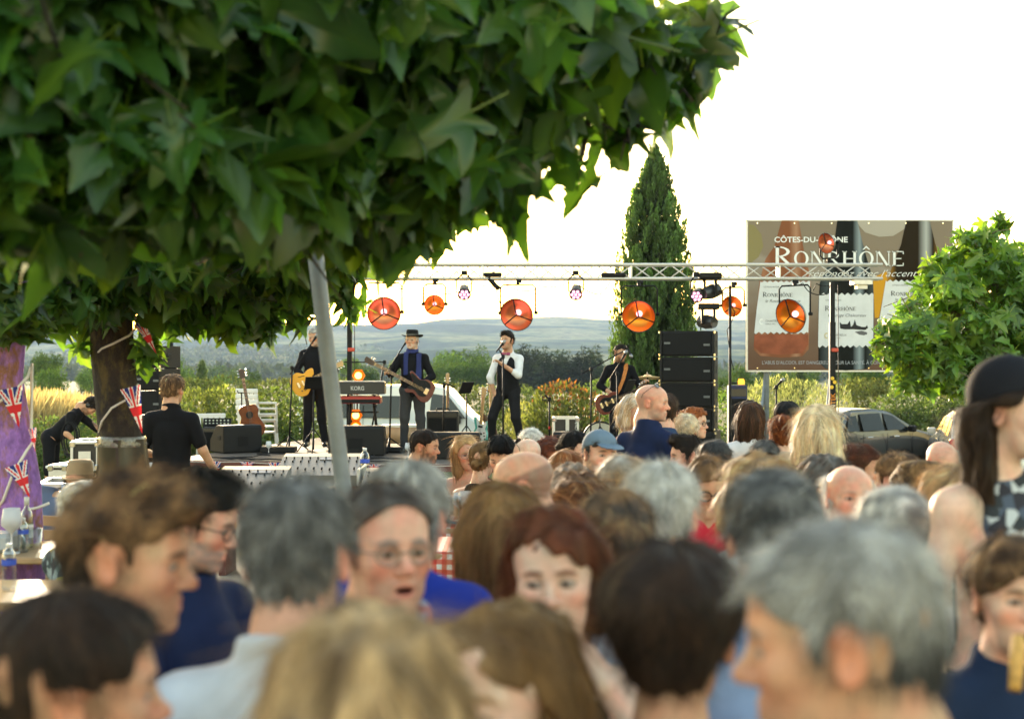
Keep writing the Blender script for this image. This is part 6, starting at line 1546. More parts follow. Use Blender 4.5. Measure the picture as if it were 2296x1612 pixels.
 tag(m.build('strings', M_CHR, root), kind='stuff')
 return root
def mic_stand(label, base, top, boom_to, d, z0, round_base=False, mic=True, mic_dir=None, red=False):
 """base = vx of the foot; top = (vx, vy) of the joint; boom_to = list of (vx, vy, d) after the joint, ends in the microphone"""
 J0 = W(*top, d); b = Vector(((base - 1148) / FPX * d, d, z0)); root = empty('microphone_stand', b, 0, label, 'microphone stand')
 m = MB(); m.tube([(0, 0, 0.02), J0 - b], 0.013, 8); m.build('post', M_BLK, root, True)
 if round_base:
  m = MB(); m.lathe([(0.14, 0), (0.14, 0.015), (0.03, 0.03), (0.016, 0.05)], 20); m.build('base', M_BLK, root, True)
 else:
  for a in range(3):
   q = RZ(a * 2.094 + 0.5); m = MB(); m.tube([(0, 0, 0.22), q @ Vector((0.30, 0, 0.012))], 0.010, 6); m.build('leg', M_BLK, root, True)
 m = MB(); m.rbox(J0 - b, (0.05, 0.05, 0.06), 0.01); m.build('joint', M_BLK if not red else M_REDP, root)
 if boom_to:
  P = [W(*q) - b for q in boom_to]; m = MB(); m.tube([P[0] if len(P) > 1 else J0 - b, P[-1]], 0.010, 6); m.build('boom', M_BLK, root, True); e = P[-1]; dirn = (P[-1] - (P[0] if len(P) > 1 else J0 - b)).normalized()
 else: e = J0 - b; dirn = Vector((0, 0, 1))
 if mic:
  if mic_dir is not None: dirn = Vector(mic_dir).normalized()
  R = dirn.to_track_quat('Z', 'Y').to_matrix()
  m = MB(); m.lathe([(0.010, -0.06), (0.012, 0.0), (0.020, 0.09), (0.022, 0.10)], 10, e, R=R); m.build('microphone', M_BLK, root, True)
  m = MB(); m.lathe([(0.022, 0.10), (0.028, 0.12), (0.027, 0.145), (0.015, 0.16), (0.001, 0.163)], 10, e, R=R); m.build('grille_ball', mat('mic_grille', (0.25, 0.25, 0.25), 0.35, metal=0.8), root, True)
 return root
# ------------------------------------------------------------------ the band
F_BLACK = fabric('black', (0.008, 0.008, 0.010)); F_JEAN = fabric('grey_jeans', (0.04, 0.04, 0.044), bump=0.4); F_CHAR = fabric('charcoal', (0.012, 0.012, 0.014))
F_WHT = fabric('white_shirt', (0.66, 0.66, 0.68)); F_SCARF = fabric('blue_scarf', (0.030, 0.038, 0.13), bump=0.8, scale=90); F_FELT = fabric('black_felt', (0.012, 0.012, 0.012))
def rgn(x, y, cx, cy, ppm=151.9): return ((x - cx) / ppm, (cy - y) / ppm)
# guitarist with the yellow guitar, half behind the pole
g1 = person('guitarist in black shirt playing a yellow guitar half behind the grey pole', 706, 737, 21.4, yaw=-14, byaw=4, pitch=8, seated=False, hs=1.10, build=1.08, ground=DECK, hair='lgrey', style='short', vol=0.006, skin='tan', beard=('lgrey', 0.4),
  shirt=dict(m=F_BLACK, sleeve=1.75, collar=1, hem=0.02), trousers=dict(m=F_BLACK), res=0.011,
  joints=dict(elR=(-0.27, -0.02, -0.34), wrR=(-0.12, -0.22, -0.45), elL=(0.30, -0.08, -0.33), wrL=(0.22, -0.30, -0.27), anR=(-0.13, 0.02, -1.40), anL=(0.15, 0.0, -1.40)), hand='fist')
guitar('semi', 'yellow semi-hollow electric guitar held behind the grey pole', 686, 856, 21.08, 27, 4, mat('honey_yellow', (0.72, 0.32, 0.02), 0.22, coat=0.5), 0.92, neckm=M_WOODN)
# bassist
b1 = person('bassist in black hat, dark shirt and blue scarf playing a red bass', 924, 744, 20.7, yaw=-16, byaw=2, pitch=-3, seated=False, hs=1.10, build=1.08, ground=DECK, hair='lgrey', style='short', capped=1, vol=0.004, skin='tan', beard=('white', 0.35), nose=1.15,
  shirt=dict(m=F_BLACK, sleeve=1.85, collar=1), trousers=dict(m=F_JEAN), res=0.010, hand='fist',
  joints=dict(elR=(-0.31, -0.02, -0.33), wrR=(-0.34, -0.27, -0.30), elL=(0.29, -0.02, -0.36), wrL=(0.12, -0.24, -0.47), hpR=(-0.08, 0, -.56), anR=(-0.12, 0.02, -1.38), anL=(0.14, 0.0, -1.38), knR=(-0.11, -0.03, -0.97), knL=(0.12, -0.03, -0.97)),
  extra=[('hat', dict(m=F_FELT, band=mat('hat_ribbon', (0.03, 0.03, 0.03), 0.4), brim=0.155, h=0.085, z=0.058, curl=0.02))])
# scarf: wrapped round the neck, two ends hanging
def drape(root, off, parts, mat_, name, res=0.012):
 P = [q for q in parts]; lo = np.min([np.array(BOUND[q[2]](q[3])[0]) - BOUND[q[2]](q[3])[1] for q in P], axis=0) - 0.03; hi = np.max([np.array(BOUND[q[2]](q[3])[0]) + BOUND[q[2]](q[3])[1] for q in P], axis=0) + 0.03
 F = Field(*[np.arange(lo[i], hi[i], res) for i in range(3)]); F.apply(P); w = wob(7, 6, 70); F.displace(lambda X, Y, Z: w(X, Y, Z * 0.3) * f32(0.006)); V, Q = F.mesh()
 return link(name, np_mesh(name, V + off, Q), mat_, root)
drape(b1['_root'], b1['_off'], [P3('t', (0, 0.0, 0.035), 0.066, 0.021, np.array(Matrix.Rotation(math.radians(12), 3, 'X')), k=0.01), P3('t', (0, -0.01, 0.012), 0.072, 0.020, np.array(Matrix.Rotation(math.radians(16), 3, 'X')), k=0.02),
  P3('b', (-0.085, -0.115, -0.17), (0.033, 0.018, 0.17), 0.016, k=0.03), P3('b', (0.10, -0.115, -0.22), (0.038, 0.018, 0.20), 0.016, k=0.03)], F_SCARF, 'scarf')
guitar('bass', 'dark red bass guitar with black pickguard held by the bassist', 938, 868, 20.36, 152, 0, mat('wine_red', (0.085, 0.012, 0.014), 0.25, coat=0.6), 1.0, neckm=M_ROSE, guard=M_BLK)
# singer
s1 = person('singer in white shirt, black waistcoat and patterned bow tie holding the microphone', 1137, 746, 21.0, yaw=-30, byaw=-20, pitch=-10, seated=False, hs=1.10, build=1.0, ground=DECK - 0.02, hair='dark', style='quiff', vol=0.006, skin='tan', beard=('dark', 0.25), open=0.006,
  shirt=dict(m=F_WHT, sleeve=1.25, collar=1, hem=0.1), trousers=dict(m=F_CHAR), res=0.010, hand='fist', neck=(0, 0, 0),
  joints=dict(elR=(-0.24, -0.12, -0.37), wrR=(-0.19, -0.08, -0.60), elL=(0.22, -0.16, -0.33), wrL=(0.0, -0.30, -0.16), hpR=(-0.09, 0, -.56), hpL=(0.09, 0, -0.56), knR=(-0.20, -0.14, -0.95), knL=(0.16, -0.10, -0.96), anR=(-0.26, 0.02, -1.36), anL=(0.20, 0.06, -1.36)))
def vest(o, mat_):
 J = o['_J']; F = Field(*[np.arange(a, b, 0.012) for a, b in ((-0.3, 0.3), (-0.25, 0.25), (-0.72, 0.05))])
 F.apply(torso_prims(o, J, 0.024)[:3], (np.eye(3), np.zeros(3), 1.0))
 F.cut(lambda X, Y, Z: np.maximum(np.maximum(np.abs(X) - f32(0.135) - np.maximum(0, -Z - f32(0.2)) * 2, f32(-0.66) - Z), np.minimum((Z + f32(0.23)) - np.abs(X) * f32(3.0), -Y)), 0.01)
 V, Q = F.mesh(); link('waistcoat', np_mesh('waistcoat', V + o['_off'], Q), mat_, o['_root'])
vest(s1, fabric('waistcoat', (0.010, 0.010, 0.012)))
bt = MB(); bt.rbox((-0.045, 0, 0), (0.06, 0.02, 0.045), 0.01); bt.rbox((0.045, 0, 0), (0.06, 0.02, 0.045), 0.01); bt.rbox((0, -0.004, 0), (0.03, 0.024, 0.028), 0.008)
q = bt.build('bow_tie', mat('bow_tie_print', (0.30, 0.06, 0.13), 0.7, noise=(160, 0.9)), s1['_root']); q.location = Vector(s1['_off'] + np.array((0, -0.105, -0.02)))
mic_stand('straight microphone stand gripped by the singer', 1128, (1128, 800), [(1128, 800, 20.55), (1118, 782, 20.6)], 20.55, DECK, True, mic=True, mic_dir=(0.35, 0.15, 0.45))
# guitarist on the right
g2 = person('bearded guitarist in black shirt with orange patterned strap and red guitar', 1391, 774, 21.6, yaw=22, byaw=8, pitch=14, seated=False, hs=1.10, build=1.08, ground=DECK - 0.15, hair='dark', style='short', vol=0.003, hairline=-0.02, skin='tan', beard=('dark', 0.75), scale=0.97,
  shirt=dict(m=F_BLACK, sleeve=1.45, collar=1), trousers=dict(m=F_BLACK), res=0.010, hand='fist',
  joints=dict(elR=(-0.32, 0.02, -0.34), wrR=(-0.16, -0.20, -0.47), elL=(0.30, -0.05, -0.35), wrL=(0.33, -0.28, -0.28)))
guitar('single', 'dark red electric guitar with pale binding played below the speaker stack', 1366, 902, 21.25, 24, 6, mat('cherry_red', (0.13, 0.015, 0.012), 0.25, coat=0.6), 0.95, neckm=M_ROSE, guard=M_BLK)
sm = MB(); J = g2['_J']
sm.tube([(0.09, -0.04, -0.03), (0.07, -0.11, -0.08), (0.0, -0.145, -0.25), (-0.08, -0.16, -0.42)], 0.004, 4)
sv = []; pts = [(0.085, 0.06, -0.02), (0.085, -0.03, 0.0), (0.07, -0.105, -0.08), (0.02, -0.14, -0.24), (-0.05, -0.155, -0.40), (-0.10, -0.16, -0.48)]
sm = MB()
for i in range(len(pts) - 1):
 a, b = Vector(pts[i]), Vector(pts[i + 1]); s_ = Vector((0.032, 0, 0.012)); n_ = Vector((0, -0.006, 0)); sm.add([a - s_, a + s_, b + s_, b - s_, a - s_ + n_, a + s_ + n_, b + s_ + n_, b - s_ + n_], [(0, 1, 2, 3), (7, 6, 5, 4), (0, 4, 5, 1), (1, 5, 6, 2), (2, 6, 7, 3), (3, 7, 4, 0)])
q = sm.build('guitar_strap', mat('orange_strap', (0.50, 0.17, 0.03), 0.7, noise=(60, 0.6)), g2['_root']); q.location = Vector(g2['_off'])
# microphone stands
mic_stand('boom microphone stand in front of the yellow guitar player', 648, (655, 825), [(650, 840, 21.0), (700, 768, 21.1)], 21.0, DECK)
mic_stand('boom microphone stand in front of the bassist', 873, (878, 822), [(865, 838, 20.6), (905, 775, 20.75)], 20.6, DECK)
mic_stand('boom microphone stand between bassist and singer amplifier', 993, (996, 865), [(992, 858, 21.4), (1020, 868, 21.4)], 21.4, DECK, mic=False)
mic_stand('boom microphone stand left of the right-hand guitarist', 1324, (1326, 828), [(1305, 838, 21.0), (1408, 782, 21.3)], 21.0, DECK - 0.1, mic_dir=(0.2, -0.2, -0.5))
mic_stand('boom microphone stand crossing the right-hand guitarist', 1384, (1384, 838), [(1366, 852, 20.7), (1394, 806, 20.8)], 20.7, DECK - 0.15)
mic_stand('microphone on a straight stand right of the speaker stack', 1738, (1741, 868), [(1741, 868, 20.5), (1741, 866, 20.5)], 20.5, gz(20.5), mic_dir=(0.6, 0, 0.6))
mic_stand('long thin boom arm reaching left behind the pole', 826, (862, 812), [(862, 812, 22.0), (772, 812, 22.0)], 22.0, DECK, mic=False)
gs = mic_stand('empty guitar stand with a red ring between singer and flight case', 1232, (1232, 895), [(1232, 895, 20.9), (1222, 886, 20.8)], 20.9, DECK, mic=False, red=False)
m = MB(); m.tube([(0, 0, 0.33), (0, 0, 0.37)], 0.017, 8); q = m.build('red_ring', M_REDP, gs)
m = MB(); m.tube([Vector((0, 0, 0.75)) + Vector(p) for p in ((-0.05, -0.04, 0.06), (-0.05, 0, 0), (0.05, 0, 0), (0.05, -0.04, 0.06))], 0.010, 6); q = m.build('neck_fork', M_BLK, gs, True); q.location = (-0.05, 0, 0.0)
def music_stand(label, vx, vy, d, z0, foot):
 c = W(vx, vy, d); root = empty('music_stand', (c.x, d, z0), 0, label, 'music stand')
 m = MB(); m.tube([(0, 0, 0.05), (0, 0, c.z - z0)], 0.012, 6); m.build('post', M_BLK, root, True)
 m = MB(); m.box((0, 0, c.z - z0 + 0.1), (0.26, 0.012, 0.19), R=RZ(math.radians(foot)) @ RX(math.radians(25))); m.build('desk', M_BLK, root)
 for a in range(3):
  q = RZ(a * 2.094 + 0.6); m = MB(); m.tube([(0, 0, 0.35), q @ Vector((0.28, 0, 0.012))], 0.009, 6); m.build('leg', M_BLK, root, True)
music_stand('small black music stand in front of the yellow guitar', 703, 874, 20.55, DECK, 25)
music_stand('tilted black music stand beside the van window', 1046, 884, 21.6, DECK, 50)
music_stand('black music stand in front of the red guitar', 1412, 880, 20.95, DECK - 0.15, 60)
# guitars at rest
def rest_stand(vx, vy, d, label, h=0.9, z0=DECK):
 c = W(vx, vy, d); root = empty('guitar_stand', (c.x, d, z0), 0, label, 'guitar stand')
 m = MB(); m.tube([(0, 0.1, 0.0), (0, 0.06, h)], 0.011, 6); m.build('post', M_BLK, root, True)
 m = MB(); m.tube([(-0.05, 0, h + 0.03), (-0.05, 0.06, h), (0.05, 0.06, h), (0.05, 0, h + 0.03)], 0.009, 6); m.build('neck_fork', M_BLK, root, True)
 m = MB(); m.tube([(-0.13, -0.10, 0.16), (-0.12, 0.06, 0.14), (0.12, 0.06, 0.14), (0.13, -0.10, 0.16)], 0.010, 6); m.build('cradle', M_BLK, root, True)
 for s in (-1, 1):
  m = MB(); m.tube([(0, 0.08, 0.2), (s * 0.2, -0.16, 0.0)], 0.010, 6); m.build('leg', M_BLK, root, True)
rest_stand(540, 930, 21.3, 'black stand holding the brown acoustic guitar', 0.85)
guitar('acoustic', 'brown acoustic guitar resting upright on a stand left of the stage', 562, 945, 21.15, 100, 22, mat('dark_sunburst', (0.14, 0.035, 0.010), 0.22, coat=0.6, noise=(5, 0.5)), 1.0, neckm=M_ROSE, lean=-8)
rest_stand(1080, 930, 22.2, 'black stand holding the turquoise guitar', 0.80)
guitar('strat', 'turquoise electric guitar with maple neck standing left of the singer', 1077, 965, 22.0, 84, -30, mat('turquoise', (0.10, 0.42, 0.36), 0.25, coat=0.5), 1.0, neckm=M_WOODN, guard=M_WHITE, lean=-8)
rest_stand(1098, 930, 22.3, 'black stand holding the brown-edged guitar beside the singer', 0.85)
guitar('strat', 'brown electric guitar with pale neck right behind the singer leg', 1100, 955, 22.1, 89, 55, mat('walnut', (0.06, 0.025, 0.012), 0.3, coat=0.4), 1.0, neckm=M_WOODN, lean=-8)
guitar('bass', 'pale-necked bass standing behind the amplifier by the bassist', 1003, 960, 22.4, 88, 70, mat('dark_body', (0.05, 0.02, 0.01), 0.3), 1.0, neckm=M_WOODN, lean=-6)
# ------------------------------------------------------------------ keyboards
def keyboard(label, vx0, vx1, vy0, vy1, d, body, wordmark=None, bandm=None):
 a = W(vx0, vy1, d); w = (vx1 - vx0) / FPX * d; h = (vy1 - vy0) / FPX * d; root = empty('stage_keyboard', (a.x + w / 2, d, a.z), 0, label, 'keyboard')
 m = MB(); m.rbox((0, 0.15, h / 2), (w, 0.30, h), 0.012); m.build('case', body, root)
 if bandm: m = MB(); m.box((0, -0.004, h * 0.35), (w * 0.96, 0.012, h * 0.5)); m.build('back_panel', bandm, root)
 nk = 29
 for i in range(nk):
  m = MB(); m.box((-w * 0.46 + (i + .5) * w * 0.92 / nk, 0.22, h + 0.006), (w * 0.92 / nk - 0.002, 0.13, 0.012)); m.build('key', M_WHITE, root)
 if wordmark: text(wordmark, 0.085, mat('silver_print', (0.45, 0.45, 0.45), 0.4), root, (-0.14, -0.003, h * 0.33), extrude=0.001, offset=0.002, width=0.20)
keyboard('upper black keyboard with large grey wordmark facing the crowd', 752, 862, 856, 884, 21.3, mat('kb_black', (0.02, 0.02, 0.022), 0.45), 'KORG')
keyboard('lower red keyboard under the black one', 752, 853, 889, 905, 21.3, mat('kb_red', (0.36, 0.02, 0.02), 0.35), None, M_BLK)
c = W(810, 1000, 21.4); ks = empty('keyboard_stand', (c.x, 21.45, DECK), 0, 'black two-tier keyboard stand between pole and bassist', 'keyboard stand')
ztop = W(0, 885, 21.4).z - DECK
for s in (-1, 1):
 m = MB(); m.tube([(s * 0.24, 0.18, 0.02), (s * 0.16, 0.1, ztop)], 0.022, 7); m.build('column', M_BLK, ks, True)
 m = MB(); m.tube([(s * 0.30, -0.2, 0.02), (s * 0.30, 0.3, 0.02)], 0.02, 7); m.build('foot', M_BLK, ks, True)
 for z in (ztop - 0.015, W(0, 906, 21.4).z - DECK - 0.012):
  m = MB(); m.tube([(s * 0.2, -0.12, z), (s * 0.2, 0.28, z)], 0.014, 6); m.build('support_arm', M_BLK, ks, True)
for z in (0.25, 0.55):
 m = MB(); m.tube([(-0.24, 0.17, z), (0.24, 0.17, z)], 0.012, 6); m.build('cross_bar', M_BLK, ks, True)
# amber lamps one above the other on a post
c = W(800, 1000, 21.8); ap = empty('amber_lamp_post', (c.x, 21.8, DECK), 0, 'short post carrying a column of lit amber lamps by the keyboards', 'stage lamp')
m = MB(); m.tube([(0, 0.05, 0), (0.0, 0.05, W(0, 835, 21.8).z - DECK)], 0.014, 6); m.build('post', M_BLK, ap, True)
m = MB(); m.lathe([(0.16, 0), (0.16, 0.02), (0.03, 0.03)], 16, (0, 0.05, 0)); m.build('base', M_BLK, ap, True)
for (x, y) in ((804, 842), (800, 871), (798, 931), (798, 957)):
 p = W(x, y, 21.75) - ap.location
 m = MB(); m.lathe([(0.03, 0.09), (0.085, 0.05), (0.105, 0.0), (0.098, 0.0)], 6, p, R=RX(math.radians(90)) @ RX(math.radians(180)), cap=False); lm = m.build('hexagonal_shade', mat('amber_shade', (0.5, 0.22, 0.02), 0.3, metal=0.6), ap)
 m = MB(); m.lathe([(0.001, -0.02)] + [(0.055 * math.sin(a), -0.02 - 0.055 * (math.cos(a) - 1)) for a in [math.pi * k / 8 for k in range(1, 8)]] + [(0.001, 0.09)], 12, p + Vector((0, 0.0, 0)), R=RX(math.radians(90)), cap=False); m.build('bulb', M_BULBW, lm, True)
# drums
def drum(label, vx, vy, d, r, dep, shell, name, wordmark=None):
 c = W(vx, vy, d); root = empty(name, c, 0, label, 'drum'); A = RX(math.radians(90))
 m = MB(); m.lathe([(r, -dep), (r, 0)], 28, R=A, cap=False); m.build('shell', shell, root, True)
 m = MB(); m.lathe([(r * 0.97, 0.004), (0.001, 0.008)], 28, R=A, cap=False); m.build('drum_head', mat('drum_skin', (0.62, 0.60, 0.50), 0.5), root, True)
 m = MB(); m.tube([A @ Vector((r * 1.02 * math.cos(a), r * 1.02 * math.sin(a), 0.0)) for a in [2 * math.pi * k / 24 for k in range(24)]], 0.014, 6, closed=True); m.build('hoop', M_BLK, root, True)
 if wordmark: text(wordmark, 0.13, M_BLK, root, (0, -0.012, 0.02), align='CENTER', extrude=0.001, offset=0.003)
drum('bass drum with dark lettering on its head behind the guitarist', 1347, 985, 22.6, 0.27, 0.35, M_BLK, 'bass_drum', 'STAR')
def cymbal(label, vx, vy, d, r, z0, tilt=0):
 c = W(vx, vy, d); root = empty('cymbal', (c.x, d, z0), 0, label, 'cymbal'); z = c.z - z0
 m = MB(); m.lathe([(0.02, 0.045), (0.05, 0.035), (0.07, 0.018), (r, -0.012), (r, -0.016), (0.07, 0.012), (0.02, 0.03)], 28, (0, 0, z), R=RX(math.radians(tilt)), cap=False); m.build('disc', mat('brass', (0.62, 0.40, 0.16), 0.32, metal=0.8), root, True)
 m = MB(); m.tube([(0, 0, 0.1), (0, 0, z + 0.08)], 0.010, 6); m.build('stand', M_BLK, root, True)
 for a in range(3):
  q = RZ(a * 2.094); m = MB(); m.tube([(0, 0, 0.4), q @ Vector((0.3, 0, 0.01))], 0.010, 6); m.build('leg', M_BLK, root, True)
cymbal('brass cymbal right of the guitarist beside the speaker stack', 1452, 846, 22.3, 0.28, DECK - 0.1, -4)
cymbal('tilted brass cymbal low behind the right-hand guitarist', 1345, 892, 22.4, 0.17, DECK - 0.1, -12)
# tan drum on its side behind the bassist's legs
c = W(905, 1005, 22.3); root = empty('floor_tom', (c.x, 22.3, DECK), 0, 'pale drum lying behind the bassist legs', 'drum')
m = MB(); m.lathe([(0.34, 0), (0.34, 0.26)], 28, (0, 0, 0.05)); m.build('shell', mat('pale_wood', (0.45, 0.30, 0.17), 0.45, noise=(6, 0.2)), root, True)
m = MB(); m.lathe([(0.345, 0.30), (0.345, 0.325), (0.001, 0.33)], 28, cap=False); m.build('drum_head', mat('drum_skin', (0.62, 0.60, 0.50), 0.5), root, True)
# cables on the deck
sdk = np.random.default_rng(3)
for k in range(9):
 x = sdk.uniform(-4.3, 1.2); y = sdk.uniform(-0.8, 0.8); P = [SP(x, y, DECK + 0.012)]
 a = sdk.uniform(0, 6)
 for j in range(14):
  a += sdk.normal(0, 0.7); x += 0.14 * math.cos(a); y = min(max(y + 0.12 * math.sin(a), -0.85), 1.2); x = min(max(x, -4.4), 1.6); P.append(SP(x, y, DECK + 0.012 + 0.015 * sdk.random()))
 m = MB(); m.tube(P, 0.010, 5); tag(m.build('cable', M_BLK, None, True), 'black cable snaking across the stage deck', 'cable', 'cables lying on the stage deck')
# pedal boards and boxes on the deck
for (vx, w, lab) in ((625, 0.5, 'low black pedal board left of the yellow guitar player'), (870, 0.45, 'low black pedal board at the feet of the bassist')):
 c = W(vx, 1008, 20.7); m = MB(); m.rbox((c.x, c.y, DECK + 0.045), (w, 0.28, 0.08), 0.012); tag(m.build('pedal_board', M_BOX), lab, 'pedal board')
# white plastic glasses standing on the stage edge
def goblet_mesh(h=0.19, r=0.042):
 m = MB(); m.lathe([(0.034, 0), (0.034, 0.004), (0.006, 0.010), (0.0045, h * 0.42), (0.010, h * 0.47), (r, h * 0.62), (r * 1.02, h * 0.74), (r * 0.80, h), (r * 0.77, h), (r * 0.97, h * 0.74), (r * 0.9, h * 0.62), (0.002, h * 0.50)], 16, cap=False); me = m.mesh('wine_glass', True); return me
GOB = goblet_mesh(); GOB.materials.append(mat('frosted_glass', (0.70, 0.71, 0.74), 0.35, transl=0.35))
def goblet(p, label, s=1.0, group='white wine glasses'):
 o = link('wine_glass', GOB); o.location = p; o.scale = (s,) * 3; tag(o, label, 'glass', group); return o
goblet(Vector((W(597, 0, 20.0).x, 20.2, DECK)), 'white wine glass on the stage edge beside the left monitor', 1.0)
goblet(Vector((W(914, 0, 19.4).x, 19.5, DECK)), 'white wine glass on the stage edge at the bassist feet', 1.1)
# ------------------------------------------------------------------ billboard
BD = 28.0
def billboard():
 A, B = W(1675, 494, BD), W(2137, 832, BD); w = B.x - A.x; h = A.z - B.z; g = gz(BD)
 root = empty('billboard', ((A.x + B.x) / 2, BD, g), 0, 'large wine advertisement with three bottles on a board behind the truss', 'billboard')
 def q(zx, zy, off=0.0):   # artwork coordinates of the enlarged view -> board space
  p = W(1607 + zx * 0.3915, 459 + zy * 0.3915, BD); return Vector((p.x, BD - off, p.z)) - root.location
 def m_bg(nt, N, L, b):
  tc = N.new('ShaderNodeTexCoord'); sx = N.new('ShaderNodeSeparateXYZ'); L.new(tc.outputs['Generated'], sx.inputs[0])
  t = N.new('ShaderNodeTexNoise'); t.inputs['Scale'].default_value = 1.3; t.inputs['Detail'].default_value = 2; L.new(tc.outputs['Object'], t.inputs['Vector'])
  ad = N.new('ShaderNodeMath'); ad.operation = 'MULTIPLY_ADD'; L.new(t.outputs['Fac'], ad.inputs[0]); ad.inputs[1].default_value = 0.5; L.new(sx.outputs[2], ad.inputs[2])
  r = ramp(nt, [(0.25, (0.12, 0.066, 0.044)), (0.6, (0.17, 0.118, 0.085)), (0.95, (0.27, 0.24, 0.205)), (1.25, (0.21, 0.17, 0.13))]); L.new(ad.outputs[0], r.inputs[0]); L.new(r.outputs[0], b.inputs['Base Color']); b.inputs['Roughness'].default_value = 0.5; b.inputs['Specular IOR Level'].default_value = 0.08
 m = MB(); m.box(((A.x + B.x) / 2 - root.location.x, 0.03, (A.z + B.z) / 2 - g), (w, 0.06, h)); panel = m.build('printed_panel', node_mat('poster_ground', m_bg), root)
 m = MB()
 for (x, z, sx_, sz_) in ((0, h / 2, w + 0.03, 0.03), (0, -h / 2, w + 0.03, 0.03), (-w / 2, 0, 0.03, h), (w / 2, 0, 0.03, h)): m.box(((A.x + B.x) / 2 - root.location.x + x, 0.034, (A.z + B.z) / 2 - g + z), (sx_, 0.075, sz_))
 m.build('frame', M_ALU, root)
 def sheet(pts, off, m_, name):
  mb = MB(); mb.add([q(x, y, off) for x, y in pts], [tuple(range(len(pts)))]); mb.add([q(x, y, off - 0.002) for x, y in pts], [tuple(reversed(range(len(pts))))])
  return mb.build(name, m_, panel)
 def glassp(name, c1, c2, c3):
  def f(nt, N, L, b):
   tc = N.new('ShaderNodeTexCoord'); sx = N.new('ShaderNodeSeparateXYZ'); L.new(tc.outputs['Generated'], sx.inputs[0])
   r = ramp(nt, [(0.0, c1), (0.16, c2), (0.30, c1), (0.62, c1), (0.74, c3), (0.84, c1), (1.0, c2)]); L.new(sx.outputs[0], r.inputs[0]); L.new(r.outputs[0], b.inputs['Base Color']); b.inputs['Roughness'].default_value = 0.5; b.inputs['Specular IOR Level'].default_value = 0.08
  return node_mat(name, f)
 G1 = glassp('print_rose', (0.20, 0.075, 0.035), (0.30, 0.14, 0.08), (0.34, 0.19, 0.12)); G2 = glassp('print_dark', (0.006, 0.008, 0.008), (0.05, 0.065, 0.07), (0.22, 0.27, 0.30)); G3 = glassp('print_amber', (0.016, 0.010, 0.004), (0.34, 0.17, 0.02), (0.36, 0.38, 0.38))
 # wine glass rim and pale light patches
 sheet([(182 + 0, 110), (215, 118), (255, 170), (266, 240), (240, 300), (200, 330), (180, 332)], 0.004, mat('print_olive', (0.22, 0.19, 0.09), 0.5, spec=0.08), 'glass_print')
 sheet([(800, 92), (1090, 92), (1075, 140), (1010, 180), (930, 185), (850, 160), (815, 120)], 0.004, mat('print_pale', (0.36, 0.33, 0.29), 0.5, spec=0.08), 'glass_print')
 sheet([(895, 420), (975, 380), (985, 640), (905, 650)], 0.004, mat('print_gold', (0.52, 0.26, 0.02), 0.5, spec=0.08), 'glow_print')
 sheet([(372, 92), (470, 92), (505, 300), (540, 420), (535, 600), (525, 830), (490, 868), (370, 876), (250, 866), (212, 830), (225, 620), (245, 440), (280, 310), (330, 240)], 0.006, G1, 'bottle_print')
 sheet([(216, 745), (522, 745), (524, 800), (490, 850), (370, 860), (250, 850), (212, 810)], 0.008, mat('print_base', (0.24, 0.075, 0.04), 0.5, spec=0.08, noise=(2.5, 0.4)), 'bottle_base_print')
 sheet([(690, 92), (805, 92), (830, 200), (860, 310), (893, 420), (900, 560), (897, 905), (860, 940), (740, 950), (620, 938), (582, 900), (583, 560), (590, 450), (640, 340), (672, 230)], 0.006, G2, 'bottle_print')
 sheet([(1085, 92), (1220, 92), (1250, 220), (1285, 330), (1300, 430), (1290, 700), (1285, 900), (1240, 945), (1100, 950), (950, 930), (912, 860), (920, 700), (960, 480), (1010, 340), (1055, 230)], 0.006, G3, 'bottle_print')
 PAP = mat('print_label', (0.58, 0.60, 0.63), 0.6, spec=0.08, noise=(3, 0.12))
 def wavy(x0, x1, y, amp, n, rev=False):
  o = [(x0 + (x1 - x0) * i / (n * 4), y + amp * math.sin(i / 4 * 2 * math.pi)) for i in range(n * 4 + 1)]; return o[::-1] if rev else o
 sheet(wavy(250, 535, 440, 5, 9) + [(530, 600)] + wavy(215, 524, 735, 6, 9, True) + [(228, 600)], 0.010, PAP, 'label_print')
 sheet(wavy(586, 897, 512, 7, 9) + wavy(580, 896, 812, 7, 9, True), 0.010, PAP, 'label_print')
 sheet(wavy(968, 1262, 436, 6, 9) + [(1255, 720)] + wavy(920, 1250, 720, 6, 9, True), 0.010, PAP, 'label_print')
 INK = mat('print_ink', (0.03, 0.03, 0.032), 0.6, spec=0.08); WHI = mat('print_white', (0.74, 0.76, 0.77), 0.5, spec=0.08); BLU = mat('print_dim', (0.34, 0.36, 0.40), 0.5, spec=0.08); GREY = mat('print_grey', (0.12, 0.12, 0.13), 0.6, spec=0.08)
 u = 0.3915 / FPX * BD      # metres per artwork unit
 def tx(s, zx, zy, hgt, m_, width=None, off=0.013, **kw): return text(s, hgt * u * 1.42, m_, panel, q(zx, zy, off), width=(width * u if width else None), **kw)
 tx('CÔTES-DU-RHÔNE', 328, 216, 31, WHI, 420, offset=0.003)
